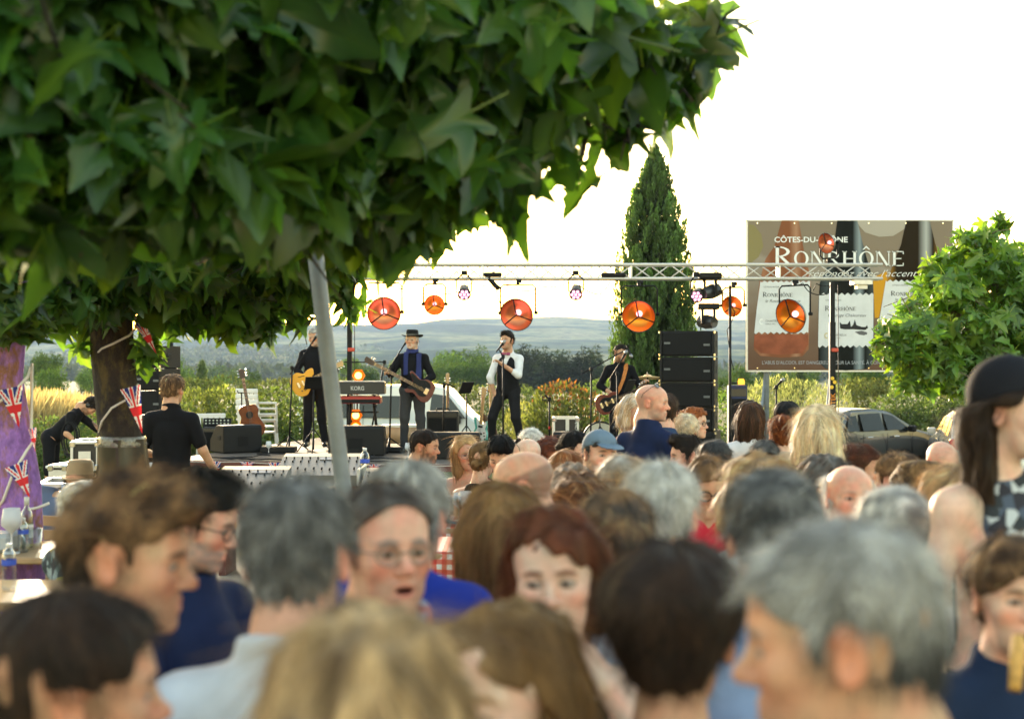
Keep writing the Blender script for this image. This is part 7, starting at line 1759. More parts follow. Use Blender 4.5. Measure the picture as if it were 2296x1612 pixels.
 # serif capitals cut as outlines: thick stems, thin hairlines, slab serifs
 def serif(word, zx, zy, hgt, width, m_, off=0.014):
  Wd = {'R': 0.78, 'O': 0.86, 'N': 0.86, 'H': 0.86, 'E': 0.68, 'r': 0.7}; small = 0.76
  tot = sum(Wd[c.upper().replace('Ô', 'O')] * (1 if i == 0 else small) for i, c in enumerate(word)) ; k = width / tot; x = zx; mb = MB()
  def rect(x0, y0, x1, y1): P = [(x0, y0), (x1, y0), (x1, y1), (x0, y1)]; mb.add([q(a, b, off) for a, b in P], [(0, 1, 2, 3)] if (x1 - x0) * (y1 - y0) < 0 else [(3, 2, 1, 0)])
  def poly(P): mb.add([q(a, b, off) for a, b in P], [tuple(range(len(P)))])
  def ring(cx, cy, rx, ry, tx_, ty, a0=0, a1=2 * math.pi, n=20):
   for i in range(n):
    t0, t1 = a0 + (a1 - a0) * i / n, a0 + (a1 - a0) * (i + 1) / n
    mb.add([q(cx + rx * math.cos(t0), cy - ry * math.sin(t0), off), q(cx + rx * math.cos(t1), cy - ry * math.sin(t1), off), q(cx + (rx - tx_) * math.cos(t1), cy - (ry - ty) * math.sin(t1), off), q(cx + (rx - tx_) * math.cos(t0), cy - (ry - ty) * math.sin(t0), off)], [(0, 1, 2, 3)])
  for i, c in enumerate(word):
   C = c.upper(); b = C.replace('Ô', 'O'); w_ = Wd[b] * k * (1 if i == 0 else small); H = hgt * (1 if i == 0 else small); y1, y0 = zy, zy - H; s = H * 0.17; th = H * 0.06; pad = w_ * 0.06; xl, xr = x + pad, x + w_ - pad; sw = H * 0.07
   def serifs(cx, wid): rect(cx - wid / 2 - sw, y1, cx + wid / 2 + sw, y1 - th); rect(cx - wid / 2 - sw, y0 + th, cx + wid / 2 + sw, y0)
   if b == 'O': ring((xl + xr) / 2, (y0 + y1) / 2, (xr - xl) / 2, H / 2, s, th)
   elif b == 'H':
    for cx in (xl + s / 2 + sw, xr - s / 2 - sw): rect(cx - s / 2, y1, cx + s / 2, y0); serifs(cx, s)
    rect(xl + s, (y0 + y1) / 2 + th / 2, xr - s, (y0 + y1) / 2 - th / 2)
   elif b == 'N':
    for cx, ww in ((xl + sw + th / 2, th), (xr - sw - th / 2, th)): rect(cx - ww / 2, y1, cx + ww / 2, y0); serifs(cx, ww)
    poly([(xl + sw, y0), (xl + sw + s * 1.1, y0), (xr - sw, y1), (xr - sw - s * 1.1, y1)][::-1])
   elif b == 'E':
    cx = xl + s / 2 + sw; rect(cx - s / 2, y1, cx + s / 2, y0); serifs(cx, s)
    for yy, e in ((y0 + th / 2, 1.0), ((y0 + y1) / 2, 0.8), (y1 - th / 2, 1.0)): rect(cx, yy + th / 2, xl + (xr - xl) * e, yy - th / 2)
    rect(xr - th, y0 + H * 0.2, xr, y0); rect(xr - th, y1, xr, y1 - H * 0.2)
   elif b == 'R':
    cx = xl + s / 2 + sw; rect(cx - s / 2, y1, cx + s / 2, y0); serifs(cx, s)
    ring(cx + s * 0.2, y0 + H * 0.27, (xr - cx) * 0.82, H * 0.27, s, th, -math.pi / 2, math.pi / 2, 12)
    poly([(cx + s * 0.5, y0 + H * 0.52), (cx + s * 1.6, y0 + H * 0.52), (xr + H * 0.06, y1), (xr - s * 0.9, y1)][::-1])
   if C == 'Ô':
    cx = (xl + xr) / 2; poly([(cx - H * 0.26, y0 - H * 0.10), (cx, y0 - H * 0.36), (cx + H * 0.26, y0 - H * 0.10), (cx + H * 0.16, y0 - H * 0.10), (cx, y0 - H * 0.24), (cx - H * 0.16, y0 - H * 0.10)][::-1])
   x += w_
  o = mb.build('lettering', m_, panel); return o
 serif('RONRHÔNE', 322, 352, 112, 752, WHI)
 tx("répondez avec l'accent...", 520, 412, 38, WHI, 655, shear=0.45, offset=-0.002)
 for (x, y, wdt) in ((262, 528, 172), (618, 607, 180), (995, 522, 188)): serif('RONRHÔNE', x, y, 27, wdt, INK, 0.015)
 for (s, x, y, wdt) in (('le Rosé Chaleureux', 275, 560, 205), ('le Rouge Chaleureux', 634, 642, 222), ('le Blanc Chaleureux', 1018, 552, 210)): tx(s, x, y, 18, GREY, wdt, shear=0.35)
 for (x, y) in ((268, 476), (622, 552), (1004, 466)): tx('CÔTES-DU-RHÔNE', x, y, 9, GREY, 90)
 for (x, y) in ((278, 672), (650, 752), (1012, 668)):
  tx('CHARTREUX', x, y, 12, GREY, 92); tx('DEPUIS 1924', x, y + 15, 7, GREY, 55)
  mb = MB(); n = 14
  for i in range(n):
   t0, t1 = 0.9 + i * 4.5 / n, 0.9 + (i + 1) * 4.5 / n; c_ = (x - 22, y - 2)
   mb.add([q(c_[0] + 13 * math.cos(t0), c_[1] - 17 * math.sin(t0), .0135), q(c_[0] + 13 * math.cos(t1), c_[1] - 17 * math.sin(t1), .0135), q(c_[0] + 7 * math.cos(t1), c_[1] - 10 * math.sin(t1), .0135), q(c_[0] + 7 * math.cos(t0), c_[1] - 10 * math.sin(t0), .0135)], [(0, 1, 2, 3)])
  mb.build('emblem', WHI if y < 700 else mat('print_tan', (0.5, 0.42, 0.25), 0.6, spec=0.08), panel)
 sheet([(704, 672), (716, 684), (748, 684), (762, 664), (768, 700), (780, 690), (790, 658), (800, 690), (830, 700), (852, 700), (860, 690), (866, 706), (850, 718), (780, 714), (730, 714), (706, 708)][::-1], 0.013, INK, 'drawing')
 sheet([(790, 728), (830, 722), (858, 730), (862, 742), (840, 748), (815, 744)][::-1], 0.013, GREY, 'drawing')
 tx("L'ABUS D'ALCOOL EST DANGEREUX POUR LA SANTÉ. À CONSOMMER AVEC MODÉRATION.", 258, 914, 20, BLU, 1010)
 for (x, z) in ((0.10, 0), (0.418, 0)):
  mb = MB(); px = A.x + w * x - root.location.x; mb.tube([(px, 0.12, 0), (px, 0.12, A.z - g)], 0.055, 10); mb.build('post', MATS['galvanised'], root, True)
  mb = MB(); mb.tube([(px - 0.5 + 0.25, 0.12, 0), (px - 0.02, 0.12, B.z - g - 0.05)], 0.03, 8); mb.build('brace', MATS['galvanised'], root, True)
 for i in range(6):
  for zz in (h * 0.48, -h * 0.48):
   mb = MB(); mb.lathe([(0.012, 0), (0.012, 0.006)], 8, ((A.x + B.x) / 2 - root.location.x + w * (-0.45 + 0.18 * i), -0.004, (A.z + B.z) / 2 - g + zz), R=RX(math.radians(90))); mb.build('bolt', M_CHR, panel)
billboard()
# ------------------------------------------------------------------ vehicles
M_GLASSD = mat('car_glass', (0.012, 0.016, 0.018), 0.08, spec=0.35)
M_TYRE = mat('tyre', (0.012, 0.012, 0.012), 0.85)
def vehicle(name, label, cat, loc, rz, prof, width, waist, inset, paint, wheels, wr, windows, extras=None, bev=0.06):
 """prof: (x, z) side outline, x forward; greenhouse above waist leans inwards by inset"""
 root = empty(name, loc, rz, label, cat); n = len(prof)
 def yy(z): return width / 2 - (inset * max(0, z - waist) / 0.5)
 P = [(x, s * yy(z), z) for s in (-1, 1) for (x, z) in prof]
 bm = bmesh.new(); vs = [bm.verts.new(p) for p in P]
 def side(off, rev):
  lower = [i for i in range(n)]
  f = bm.faces.new([vs[off + i] for i in (lower if not rev else reversed(lower))]); return f
 fs = [side(0, False), side(n, True)]
 for i in range(n): j = (i + 1) % n; bm.faces.new([vs[i], vs[n + i], vs[n + j], vs[j]][::-1] if True else [])
 bmesh.ops.recalc_face_normals(bm, faces=bm.faces); bmesh.ops.triangulate(bm, faces=fs)
 bmesh.ops.bevel(bm, geom=[e for e in bm.edges if e.calc_face_angle(0) > 0.25], offset=bev, segments=3, affect='EDGES', clamp_overlap=True)
 me = bpy.data.meshes.new('body'); bm.to_mesh(me); bm.free(); me.polygons.foreach_set('use_smooth', [True] * len(me.polygons)); me.set_sharp_from_angle(angle=math.radians(50)); b = link('body', me, paint, root)
 for (nm, pts) in windows:
  for s in (-1, 1):
   m = MB(); A = [(x, s * (yy(z) + 0.006), z) for x, z in pts]; Bq = [(x, s * (yy(z) - 0.004), z) for x, z in pts]; k = len(pts)
   m.add(A + Bq, [tuple(range(k)) if s < 0 else tuple(reversed(range(k)))] + [(i, k + i, k + (i + 1) % k, (i + 1) % k) for i in range(k)]); m.build(nm, M_GLASSD, root)
 for x in wheels:
  for s in (-1, 1):
   m = MB(); m.lathe([(wr * 0.6, -0.09), (wr * 0.95, -0.1), (wr, -0.07), (wr, 0.07), (wr * 0.95, 0.1), (wr * 0.6, 0.09)], 24, (x, s * (width / 2 - 0.09), wr), R=RX(math.radians(90))); w_ = m.build('wheel', M_TYRE, root, True)
   m = MB(); m.lathe([(wr * 0.6, 0.0), (wr * 0.5, 0.015), (wr * 0.15, 0.02), (0.001, 0.02)], 10, (x, s * (width / 2 + 0.002), wr), R=RX(math.radians(90 * (1 if s < 0 else -1))), cap=False); m.build('rim', M_ALU, w_)
 if extras: extras(root, yy)
 return root
VP = [(0, 0.35), (0.0, 1.70), (0.12, 1.92), (3.3, 1.98), (3.75, 1.90), (4.35, 1.22), (4.62, 1.02), (4.72, 0.7), (4.72, 0.35)]
def van_x(root, yy):
 for s in (-1, 1):
  m = MB(); m.rbox((4.1, s * (yy(1.1) + 0.10), 1.12), (0.12, 0.20, 0.22), 0.03); m.build('wing_mirror', M_BLK, root)
  for x in (2.95, 3.18):
   m = MB(); m.rbox((x, s * (yy(0.9) + 0.012), 0.92), (0.05, 0.03, 0.16), 0.01); m.build('door_handle', M_BLK, root)
  for x in (3.06, 1.7):
   m = MB(); m.box((x, s * yy(0.8), 0.95), (0.012, 0.006, 1.05)); m.build('door_seam', M_GRL, root)
  m = MB(); m.rbox((1.6, s * (yy(0.6) + 0.01), 0.62), (2.6, 0.03, 0.09), 0.01); m.build('rub_strip', M_BLK, root)
 for s in (-1, 1):
  m = MB(); m.rbox((4.66, s * 0.75, 0.88), (0.10, 0.26, 0.16), 0.02); m.build('headlight', M_CHR, root)
vehicle('parked_van', 'white van with dark side windows parked behind the stage', 'van', (W(1092, 0, 36).x - 4.72, 36.6, gz(36)), math.radians(-4), VP, 1.9, 1.05, 0.07, mat('white_van_paint', (0.62, 0.64, 0.66), 0.28, coat=0.6), (0.85, 3.85), 0.32,
  [('side_window', [(0.35, 1.15), (1.45, 1.15), (1.45, 1.68), (0.40, 1.68)]), ('side_window', [(1.6, 1.15), (2.85, 1.15), (2.85, 1.70), (1.6, 1.70)]), ('door_window', [(3.36, 1.14), (4.28, 1.14), (3.84, 1.70), (3.42, 1.76)])], van_x, 0.06)
CP = [(0.0, 0.35), (0.0, 0.72), (0.10, 0.95), (0.42, 1.36), (0.75, 1.46), (1.5, 1.47), (2.0, 1.40), (2.75, 1.00), (3.55, 0.84), (3.85, 0.66), (3.9, 0.35)]
def car_x(tail):
 def f(root, yy):
  for s in (-1, 1):
   m = MB(); m.rbox((2.45, s * (yy(1.0) + 0.10), 1.02), (0.13, 0.18, 0.14), 0.03); m.build('wing_mirror', M_BLK if not tail else MATS['white_car_paint'], root)
   m = MB(); m.rbox((0.06, s * (yy(0.8) - 0.10), 0.86), (0.16, 0.20, 0.22), 0.03); m.build('tail_light', mat('tail_red', (0.45, 0.008, 0.012), 0.15, coat=0.8), root)
   for x in (1.15, 2.0):
    m = MB(); m.rbox((x, s * (yy(0.85) + 0.012), 0.86), (0.18, 0.025, 0.035), 0.008); m.build('door_handle', M_CHR, root)
   for x in (0.95, 1.72, 2.55):
    m = MB(); m.box((x, s * yy(0.7), 0.66), (0.010, 0.006, 0.55)); m.build('door_seam', M_GRL, root)
  m = MB(); m.add([(0.415, y, 1.33) for y in (-0.58, 0.58)] + [(0.115, y, 0.985) for y in (0.66, -0.66)], [(0, 1, 2, 3)]); o = m.build('rear_window', M_GLASSD, root); o.location = (-0.035, 0, 0.02)
  m = MB(); m.add([(2.02, y, 1.385) for y in (-0.58, 0.58)] + [(2.72, y, 1.03) for y in (0.68, -0.68)], [(3, 2, 1, 0)]); o = m.build('windscreen', M_GLASSD, root); o.location = (0.02, 0, 0.015)
 return f
CW = [('side_window', [(0.46, 1.0), (0.86, 1.0), (0.86, 1.33), (0.62, 1.31)]), ('side_window', [(0.98, 1.0), (1.66, 1.0), (1.62, 1.37), (0.98, 1.36)]), ('side_window', [(1.76, 1.0), (2.52, 1.0), (2.02, 1.31), (1.73, 1.365)])]
vehicle('parked_car', 'dark grey hatchback parked in front of the ivy hedge', 'car', (6.28, 30.7, gz(30.7)), math.radians(35), CP, 1.72, 0.90, 0.17, mat('dark_car_paint', (0.030, 0.032, 0.032), 0.22, coat=0.8), (0.68, 3.15), 0.30, CW, car_x(False))
vehicle('parked_car', 'white car with red tail light at the right edge behind the bald man', 'car', (9.5, 28, gz(28) - 0.1), math.radians(80), CP, 1.72, 0.90, 0.17, mat('white_car_paint', (0.62, 0.62, 0.60), 0.25, coat=0.8), (0.68, 3.15), 0.30, CW, car_x(True))
# stacked white plastic chairs left of the stage
def plastic_chair(label, p, rz):
 root = empty('plastic_chair', p, rz, label, 'chair', 'white plastic garden chairs')
 m = MB(); m.rbox((0, 0, 0.43), (0.46, 0.44, 0.03), 0.012); m.build('seat', M_WHITE, root)
 for x in np.linspace(-0.18, 0.18, 5):
  m = MB(); m.box((x, 0.235, 0.64), (0.06, 0.018, 0.34), R=RX(math.radians(-10))); m.build('back_slat', M_WHITE, root)
 m = MB(); m.rbox((0, 0.27, 0.83), (0.46, 0.025, 0.07), 0.012); m.build('top_rail', M_WHITE, root)
 for sx in (-1, 1):
  for sy in (-1, 1):
   m = MB(); m.tube([(sx * 0.20, sy * 0.19, 0.42), (sx * 0.23, sy * 0.22, 0.0)], [0.022, 0.016], 6); m.build('leg', M_WHITE, root)
  m = MB(); m.tube([(sx * 0.23, 0.24, 0.64), (sx * 0.25, -0.15, 0.63), (sx * 0.23, -0.2, 0.42)], 0.018, 6); m.build('armrest', M_WHITE, root, True)
for i in range(4): plastic_chair(['lowest', 'second', 'third', 'topmost'][i] + ' white plastic chair in the stack behind the acoustic guitar', W(578, 0, 22.9) * 0 + Vector((W(578, 0, 22.9).x, 22.9, DECK - 0.25 + 0.09 * i)), math.radians(150))
plastic_chair('white plastic chair behind the black music desk at stage left', Vector((W(478, 0, 21.8).x, 21.8, DECK - 0.35)), math.radians(20))
c = W(487, 950, 21.2); mz = empty('music_stand', (c.x, 21.2, DECK - 0.1), 0, 'black perforated music stand left of the sideways monitor', 'music stand')
m = MB(); m.box((0, 0, c.z - DECK + 0.1), (0.42, 0.012, 0.17), R=RX(math.radians(-18))); dk = m.build('desk', M_BLK, mz)
for i in range(7):
 for j in range(3):
  m = MB(); m.lathe([(0.014, 0), (0.014, 0.004)], 8, (-0.165 + 0.055 * i, -0.008, c.z - DECK + 0.06 + 0.045 * j), R=RX(math.radians(72))); m.build('perforation', mat('pale_hole', (0.4, 0.42, 0.36), 0.8), dk)
m = MB(); m.tube([(0, 0.02, 0), (0, 0.02, c.z - DECK + 0.1)], 0.012, 6); m.build('post', M_BLK, mz, True)
amp(478, 958, 1010, 50, 21.0, 'small black box under the perforated music stand')
# ------------------------------------------------------------------ tables and what stands on them
def m_gingham(nt, N, L, b):
 tc = N.new('ShaderNodeTexCoord'); sx = N.new('ShaderNodeSeparateXYZ'); L.new(tc.outputs['UV'], sx.inputs[0])
 def stripe(sock):
  m = N.new('ShaderNodeMath'); m.operation = 'FRACT'; L.new(sock, m.inputs[0]); g = N.new('ShaderNodeMath'); g.operation = 'GREATER_THAN'; g.inputs[1].default_value = 0.5; L.new(m.outputs[0], g.inputs[0]); return g
 a, c = stripe(sx.outputs[0]), stripe(sx.outputs[1]); s = N.new('ShaderNodeMath'); s.operation = 'ADD'; L.new(a.outputs[0], s.inputs[0]); L.new(c.outputs[0], s.inputs[1])
 h = N.new('ShaderNodeMath'); h.operation = 'MULTIPLY'; h.inputs[1].default_value = 0.5; L.new(s.outputs[0], h.inputs[0])
 r = ramp(nt, [(0.0, (0.66, 0.64, 0.62)), (0.5, (0.58, 0.14, 0.10)), (1.0, (0.50, 0.035, 0.025))]); L.new(h.outputs[0], r.inputs[0]); L.new(r.outputs[0], b.inputs['Base Color']); b.inputs['Roughness'].default_value = 0.8
M_GING = node_mat('red_gingham', m_gingham)
M_WOOD = mat('table_wood', (0.33, 0.21, 0.11), 0.6, noise=(7, 0.25)); M_PAPER = mat('white_paper_cloth', (0.66, 0.66, 0.65), 0.8)
def table(label, cx, cy, lx, ly, top, legs=M_RUST):
 g = gz(cy); root = empty('trestle_table', (cx, cy, g), 0, label, 'table'); h = 0.74
 m = MB(); m.rbox((0, 0, h - 0.02), (lx, ly, 0.035), 0.008); m.build('table_top', top, root)
 for sx in (-1, 1):
  for sy in (-1, 1):
   m = MB(); m.tube([(sx * (lx / 2 - 0.2), sy * (ly / 2 - 0.08), h - 0.04), (sx * (lx / 2 - 0.15), sy * (ly / 2 - 0.04), 0.0)], 0.018, 6); m.build('leg', legs, root, True)
  m = MB(); m.tube([(sx * (lx / 2 - 0.18), -ly / 2 + 0.07, 0.3), (sx * (lx / 2 - 0.18), ly / 2 - 0.07, 0.3)], 0.013, 6); m.build('cross_bar', legs, root, True)
 return root, g + h
def cloth(label, cx, cy, lx, ly, z, drop, m_, cell=0.055):
 """cloth lying on a table with wavy hanging edges"""
 nx, ny = 60, 36; X_, Y_ = np.meshgrid(np.linspace(-lx / 2 - drop, lx / 2 + drop, nx), np.linspace(-ly / 2 - drop, ly / 2 + drop, ny), indexing='ij')
 ox = np.maximum(np.abs(X_) - lx / 2, 0); oy = np.maximum(np.abs(Y_) - ly / 2, 0); dn = np.maximum(ox, oy)
 wv = 0.02 * np.sin(X_ * 17 + Y_ * 9) + 0.012 * np.sin(Y_ * 29 + 1)
 PX = np.clip(X_, -lx / 2, lx / 2) + np.sign(X_) * np.minimum(ox, 1) * 0.12 + np.where(ox > 0, np.sign(X_) * wv, 0); PY = np.clip(Y_, -ly / 2, ly / 2) + np.sign(Y_) * oy * 0.12 + np.where(oy > 0, np.sign(Y_) * wv, 0); PZ = 0.004 - dn + np.where(dn > 0, 0, 0.002 * np.sin(X_ * 12 + Y_ * 7))
 me = np_mesh('tablecloth', np.stack([PX.ravel(), PY.ravel(), PZ.ravel()], 1), grid_faces(nx, ny)[:, ::-1]); uv = me.uv_layers.new(name='UV')
 li = np.zeros(len(me.loops), np.int32); me.loops.foreach_get('vertex_index', li); UV = np.stack([X_.ravel(), Y_.ravel()], 1)[li] / cell; uv.data.foreach_set('uv', UV.ravel().astype(f32))
 o = link('tablecloth', me, m_); o.location = (cx, cy, z); tag(o, label, 'tablecloth'); return o
_, z1 = table('long trestle table under the red gingham cloth near the stage', -0.15, 9.55, 1.9, 0.75, M_WOOD)
cloth('red and white gingham tablecloth in the middle of the crowd', -0.15, 9.55, 1.9, 0.75, z1, 0.22, M_GING)
_, z1b = table('trestle table just in front of the long gingham one', -0.18, 7.9, 0.9, 0.7, M_WOOD)
cloth('second gingham cloth on the nearer table beside the long-haired woman', -0.18, 7.9, 0.9, 0.7, z1b, 0.24, M_GING)
_, z2 = table('trestle table with white cloth in front of the woman in red', 1.02, 7.0, 1.3, 0.7, M_WOOD)
cloth('white paper cloth on the table of the woman in red', 1.02, 7.0, 1.3, 0.7, z2, 0.15, M_PAPER)
_, z3 = table('bare wooden table at the left edge with glasses', -2.85, 7.7, 1.3, 0.7, M_WOOD)
_, z4 = table('near wooden table at the left edge under the water bottle', -2.35, 6.0, 1.1, 0.6, M_WOOD)
M_CLEAR = None
def clear_mat(name, tint, gl=0.12):
 if name in MATS: return MATS[name]
 m = bpy.data.materials.new(name); m.use_nodes = True; N = m.node_tree.nodes; L = m.node_tree.links
 t = N.new('ShaderNodeBsdfTransparent'); t.inputs[0].default_value = (*tint, 1); g = N.new('ShaderNodeBsdfGlossy'); g.inputs['Roughness'].default_value = 0.05
 f = N.new('ShaderNodeLayerWeight'); f.inputs[0].default_value = 0.35; ms = N.new('ShaderNodeMixShader'); L.new(f.outputs['Facing'], ms.inputs[0]); L.new(t.outputs[0], ms.inputs[1]); L.new(g.outputs[0], ms.inputs[2]); L.new(ms.outputs[0], N['Material Output'].inputs['Surface']); MATS[name] = m
 return m
M_CLEAR = clear_mat('clear_plastic', (0.86, 0.90, 0.92)); M_GLS = clear_mat('clear_glass', (0.90, 0.93, 0.92))
def water_bottle(p, label, s=1.0, lab=(0.03, 0.08, 0.5)):
 root = empty('water_bottle', p, 0, label, 'bottle'); root.scale = (s,) * 3
 prof = [(0.030, 0.0)] + [(0.034 + (0.0025 if k % 2 else -0.001), 0.012 + 0.012 * k) for k in range(9)] + [(0.035, 0.13), (0.034, 0.165), (0.026, 0.19), (0.014, 0.205), (0.013, 0.215)]
 m = MB(); m.lathe(prof, 20); m.build('shell', M_CLEAR, root, True)
 m = MB(); m.lathe([(0.0355, 0.122), (0.0357, 0.150)], 20, cap=False); m.build('paper_label', mat('bottle_label', lab, 0.5), root, True)
 m = MB(); m.lathe([(0.0145, 0.207), (0.0150, 0.226), (0.013, 0.228)], 14); m.build('cap', M_WHITE, root, True)
def wine_bottle(p, label, tint, s=1.0):
 root = empty('wine_bottle', p, 0, label, 'bottle'); root.scale = (s,) * 3
 m = MB(); m.lathe([(0.036, 0.0), (0.038, 0.01), (0.038, 0.185), (0.030, 0.215), (0.0145, 0.24), (0.0135, 0.295), (0.015, 0.30)], 20); m.build('glass_body', tint, root, True)
 m = MB(); m.lathe([(0.0385, 0.06), (0.0385, 0.14)], 20, cap=False); m.build('paper_label', M_PAPER, root, True)
 m = MB(); m.lathe([(0.0155, 0.255), (0.0158, 0.302), (0.012, 0.304)], 12); m.build('capsule', mat('foil', (0.5, 0.5, 0.46), 0.4), root, True)
def on(vx, d, z): return Vector(((vx - 1148) / FPX * d, d, z))
T_GREEN = clear_mat('pale_wine_glass', (0.80, 0.84, 0.66)); T_ROSE = clear_mat('rose_wine', (0.85, 0.55, 0.42))
wine_bottle(on(996, 9.45, z1), 'clear wine bottle standing on the gingham table', T_GREEN)
goblet(on(1043, 9.40, z1), 'tall white wine glass right of the clear bottle on the gingham table', 1.15)
goblet(on(1029, 9.6, z1), 'white wine glass just behind the tall one on the gingham table', 1.0)
goblet(on(1095, 8.0, z1b + 0.10), 'white wine glass in front of the man in the black t-shirt', 1.1)
m = MB(); m.lathe([(0.045, 0), (0.055, 0.10), (0.058, 0.19), (0.055, 0.19), (0.05, 0.10), (0.04, 0.01)], 20, on(1016, 9.35, z1), cap=False); tag(m.build('jug', M_GLS, None, True), 'clear water jug between bottle and glasses on the gingham table', 'jug')
m = MB(); sdn = np.random.default_rng(4)
nv = 12; P_ = [(0.10 * (i / nv - .5) * 2, 0.07 * (j / nv - .5) * 2, 0.02 + 0.03 * abs(math.sin(3 * i / nv + 1) * math.cos(4 * j / nv)) + 0.008 * sdn.random()) for i in range(nv + 1) for j in range(nv + 1)]
m.add([Vector(p) + on(1006, 9.25, z1) for p in P_], [(i * (nv + 1) + j, (i + 1) * (nv + 1) + j, (i + 1) * (nv + 1) + j + 1, i * (nv + 1) + j + 1) for i in range(nv) for j in range(nv)]); tag(m.build('napkin', fabric('teal_napkin', (0.07, 0.13, 0.15)), None, True), 'crumpled teal napkin on the gingham table', 'napkin')
CUP = MB(); CUP.lathe([(0.028, 0), (0.032, 0.002), (0.040, 0.08), (0.038, 0.08), (0.030, 0.006), (0.001, 0.004)], 18, cap=False); CUPM = CUP.mesh('cup', True); CUPM.materials.append(M_WHITE)
for (vx, d, lab) in ((1583, 6.85, 'white cup in front of the woman in red, beside the bottle'), (1602, 7.0, 'white cup nearest the red v-neck top'), (1612, 6.8, 'white cup at the right end of the white table'), (1566, 7.05, 'white cup behind the pale bottle on the white table')):
 o = link('cup', CUPM); o.location = on(vx, d, z2 + 0.005); tag(o, lab, 'cup', 'white cups')
wine_bottle(on(1552, 6.75, z2), 'pale wine bottle on the white table left of the woman in red', clear_mat('grey_glass', (0.66, 0.68, 0.66)), 0.95)
water_bottle(on(20, 6.0, z4), 'clear plastic water bottle with blue label at the left edge', 0.86)
goblet(on(26, 7.5, z3), 'white wine glass on the wooden table at the left edge', 1.25)
wine_bottle(on(60, 7.75, z3), 'clear wine bottle with pale foil behind the left-hand glass', T_GREEN, 0.9)
water_bottle(on(52, 7.55, z3), 'small water bottle with pale label between glass and man in hat', 0.8, (0.5, 0.55, 0.6))
m = MB(); m.rbox(on(2, 7.6, z3 + 0.05), (0.16, 0.2, 0.10), 0.02); tag(m.build('napkin_box', mat('grey_box', (0.35, 0.38, 0.42), 0.5)), 'grey napkin box at the left edge of the wooden table', 'box')
m = MB(); m.lathe([(0.05, 0), (0.055, 0.12), (0.052, 0.12), (0.047, 0.01)], 18, on(72, 7.6, z3), cap=False); tag(m.build('jug', M_GLS, None, True), 'clear jug beside the sleeve of the man in the hat', 'jug')
water_bottle(on(818, 13.4, 0.52), 'small water bottle standing right of the mixing desk', 1.3)
# ------------------------------------------------------------------ mixing desks
def console(label, vx0, vx1, vtop, d, zt):
 x0, x1 = (vx0 - 1148) / FPX * d, (vx1 - 1148) / FPX * d; w = x1 - x0; g = gz(d); root = empty('mixing_desk', ((x0 + x1) / 2, d, g), 0, label, 'mixing desk'); z = zt - g
 prof = [(-0.32, z - 0.10), (0.36, z - 0.10), (0.36, z + 0.16), (0.20, z + 0.14), (-0.32, z + 0.0)]; m = MB(); n = 5
 P = [(s * w / 2, y, zz) for s in (-1, 1) for (y, zz) in prof]; m.add(P, [tuple(range(n)), tuple(reversed(range(n, 2 * n)))] + [(i, n + i, n + (i + 1) % n, (i + 1) % n) for i in range(n)]); m.build('case', mat('desk_grey', (0.13, 0.125, 0.115), 0.45, metal=0.2), root)
 A = RX(math.atan2(0.14, 0.52)); c0 = Vector((0, -0.06, z + 0.072))
 kn = MB(); kn.lathe([(0.009, 0), (0.007, 0.02), (0.001, 0.022)], 8, cap=False); km = kn.mesh('knob', True); km.materials.append(M_BLK)
 fd = MB(); fd.rbox((0, 0, 0.012), (0.016, 0.034, 0.02), 0.004); fm = fd.mesh('fader', False); fm.materials.append(M_BLK)
 nn = int(w / 0.075)
 for i in range(nn):
  x = -w / 2 + 0.04 + i * (w - 0.08) / (nn - 1)
  for j in range(2):
   o = link('knob', km, None, root); o.location = c0 + A @ Vector((x, 0.10 + 0.10 * j, 0)); o.rotation_euler = A.to_euler()
  o = link('fader', fm, None, root); o.location = c0 + A @ Vector((x, -0.14 + 0.06 * random.random(), 0)); o.rotation_euler = A.to_euler()
 m = MB(); m.box(c0 + A @ Vector((w * 0.12, 0.19, 0.004)), (w * 0.28, 0.07, 0.006), R=A); m.build('screen', mat('desk_screen', (0.10, 0.11, 0.13), 0.2), root)
 for s in (-1, 1):
  m = MB(); m.box((s * (w / 2 - 0.1), 0, (z - 0.1) / 2), (0.06, 0.5, z - 0.1)); m.build('leg', M_RUST, root)
 m = MB(); m.rbox((w * 0.5 + 0.015, 0, z - 0.02), (0.03, 0.66, 0.16), 0.008); m.build('side_cheek', M_ALU, root)
console('long pale mixing desk behind the grey pole', 628, 808, 1060, 13.6, 0.57)
console('pale mixing desk beside the arm of the engineer', 486, 640, 1075, 13.0, 0.49)
console('small pale mixing desk right of the grey pole', 815, 905, 1080, 13.2, 0.46)
# white trestle table with gear behind the trunk
_, z5 = table('white folding table behind the dark trunk with stage boxes', -5.4, 19.2, 1.6, 0.6, M_WHITE)
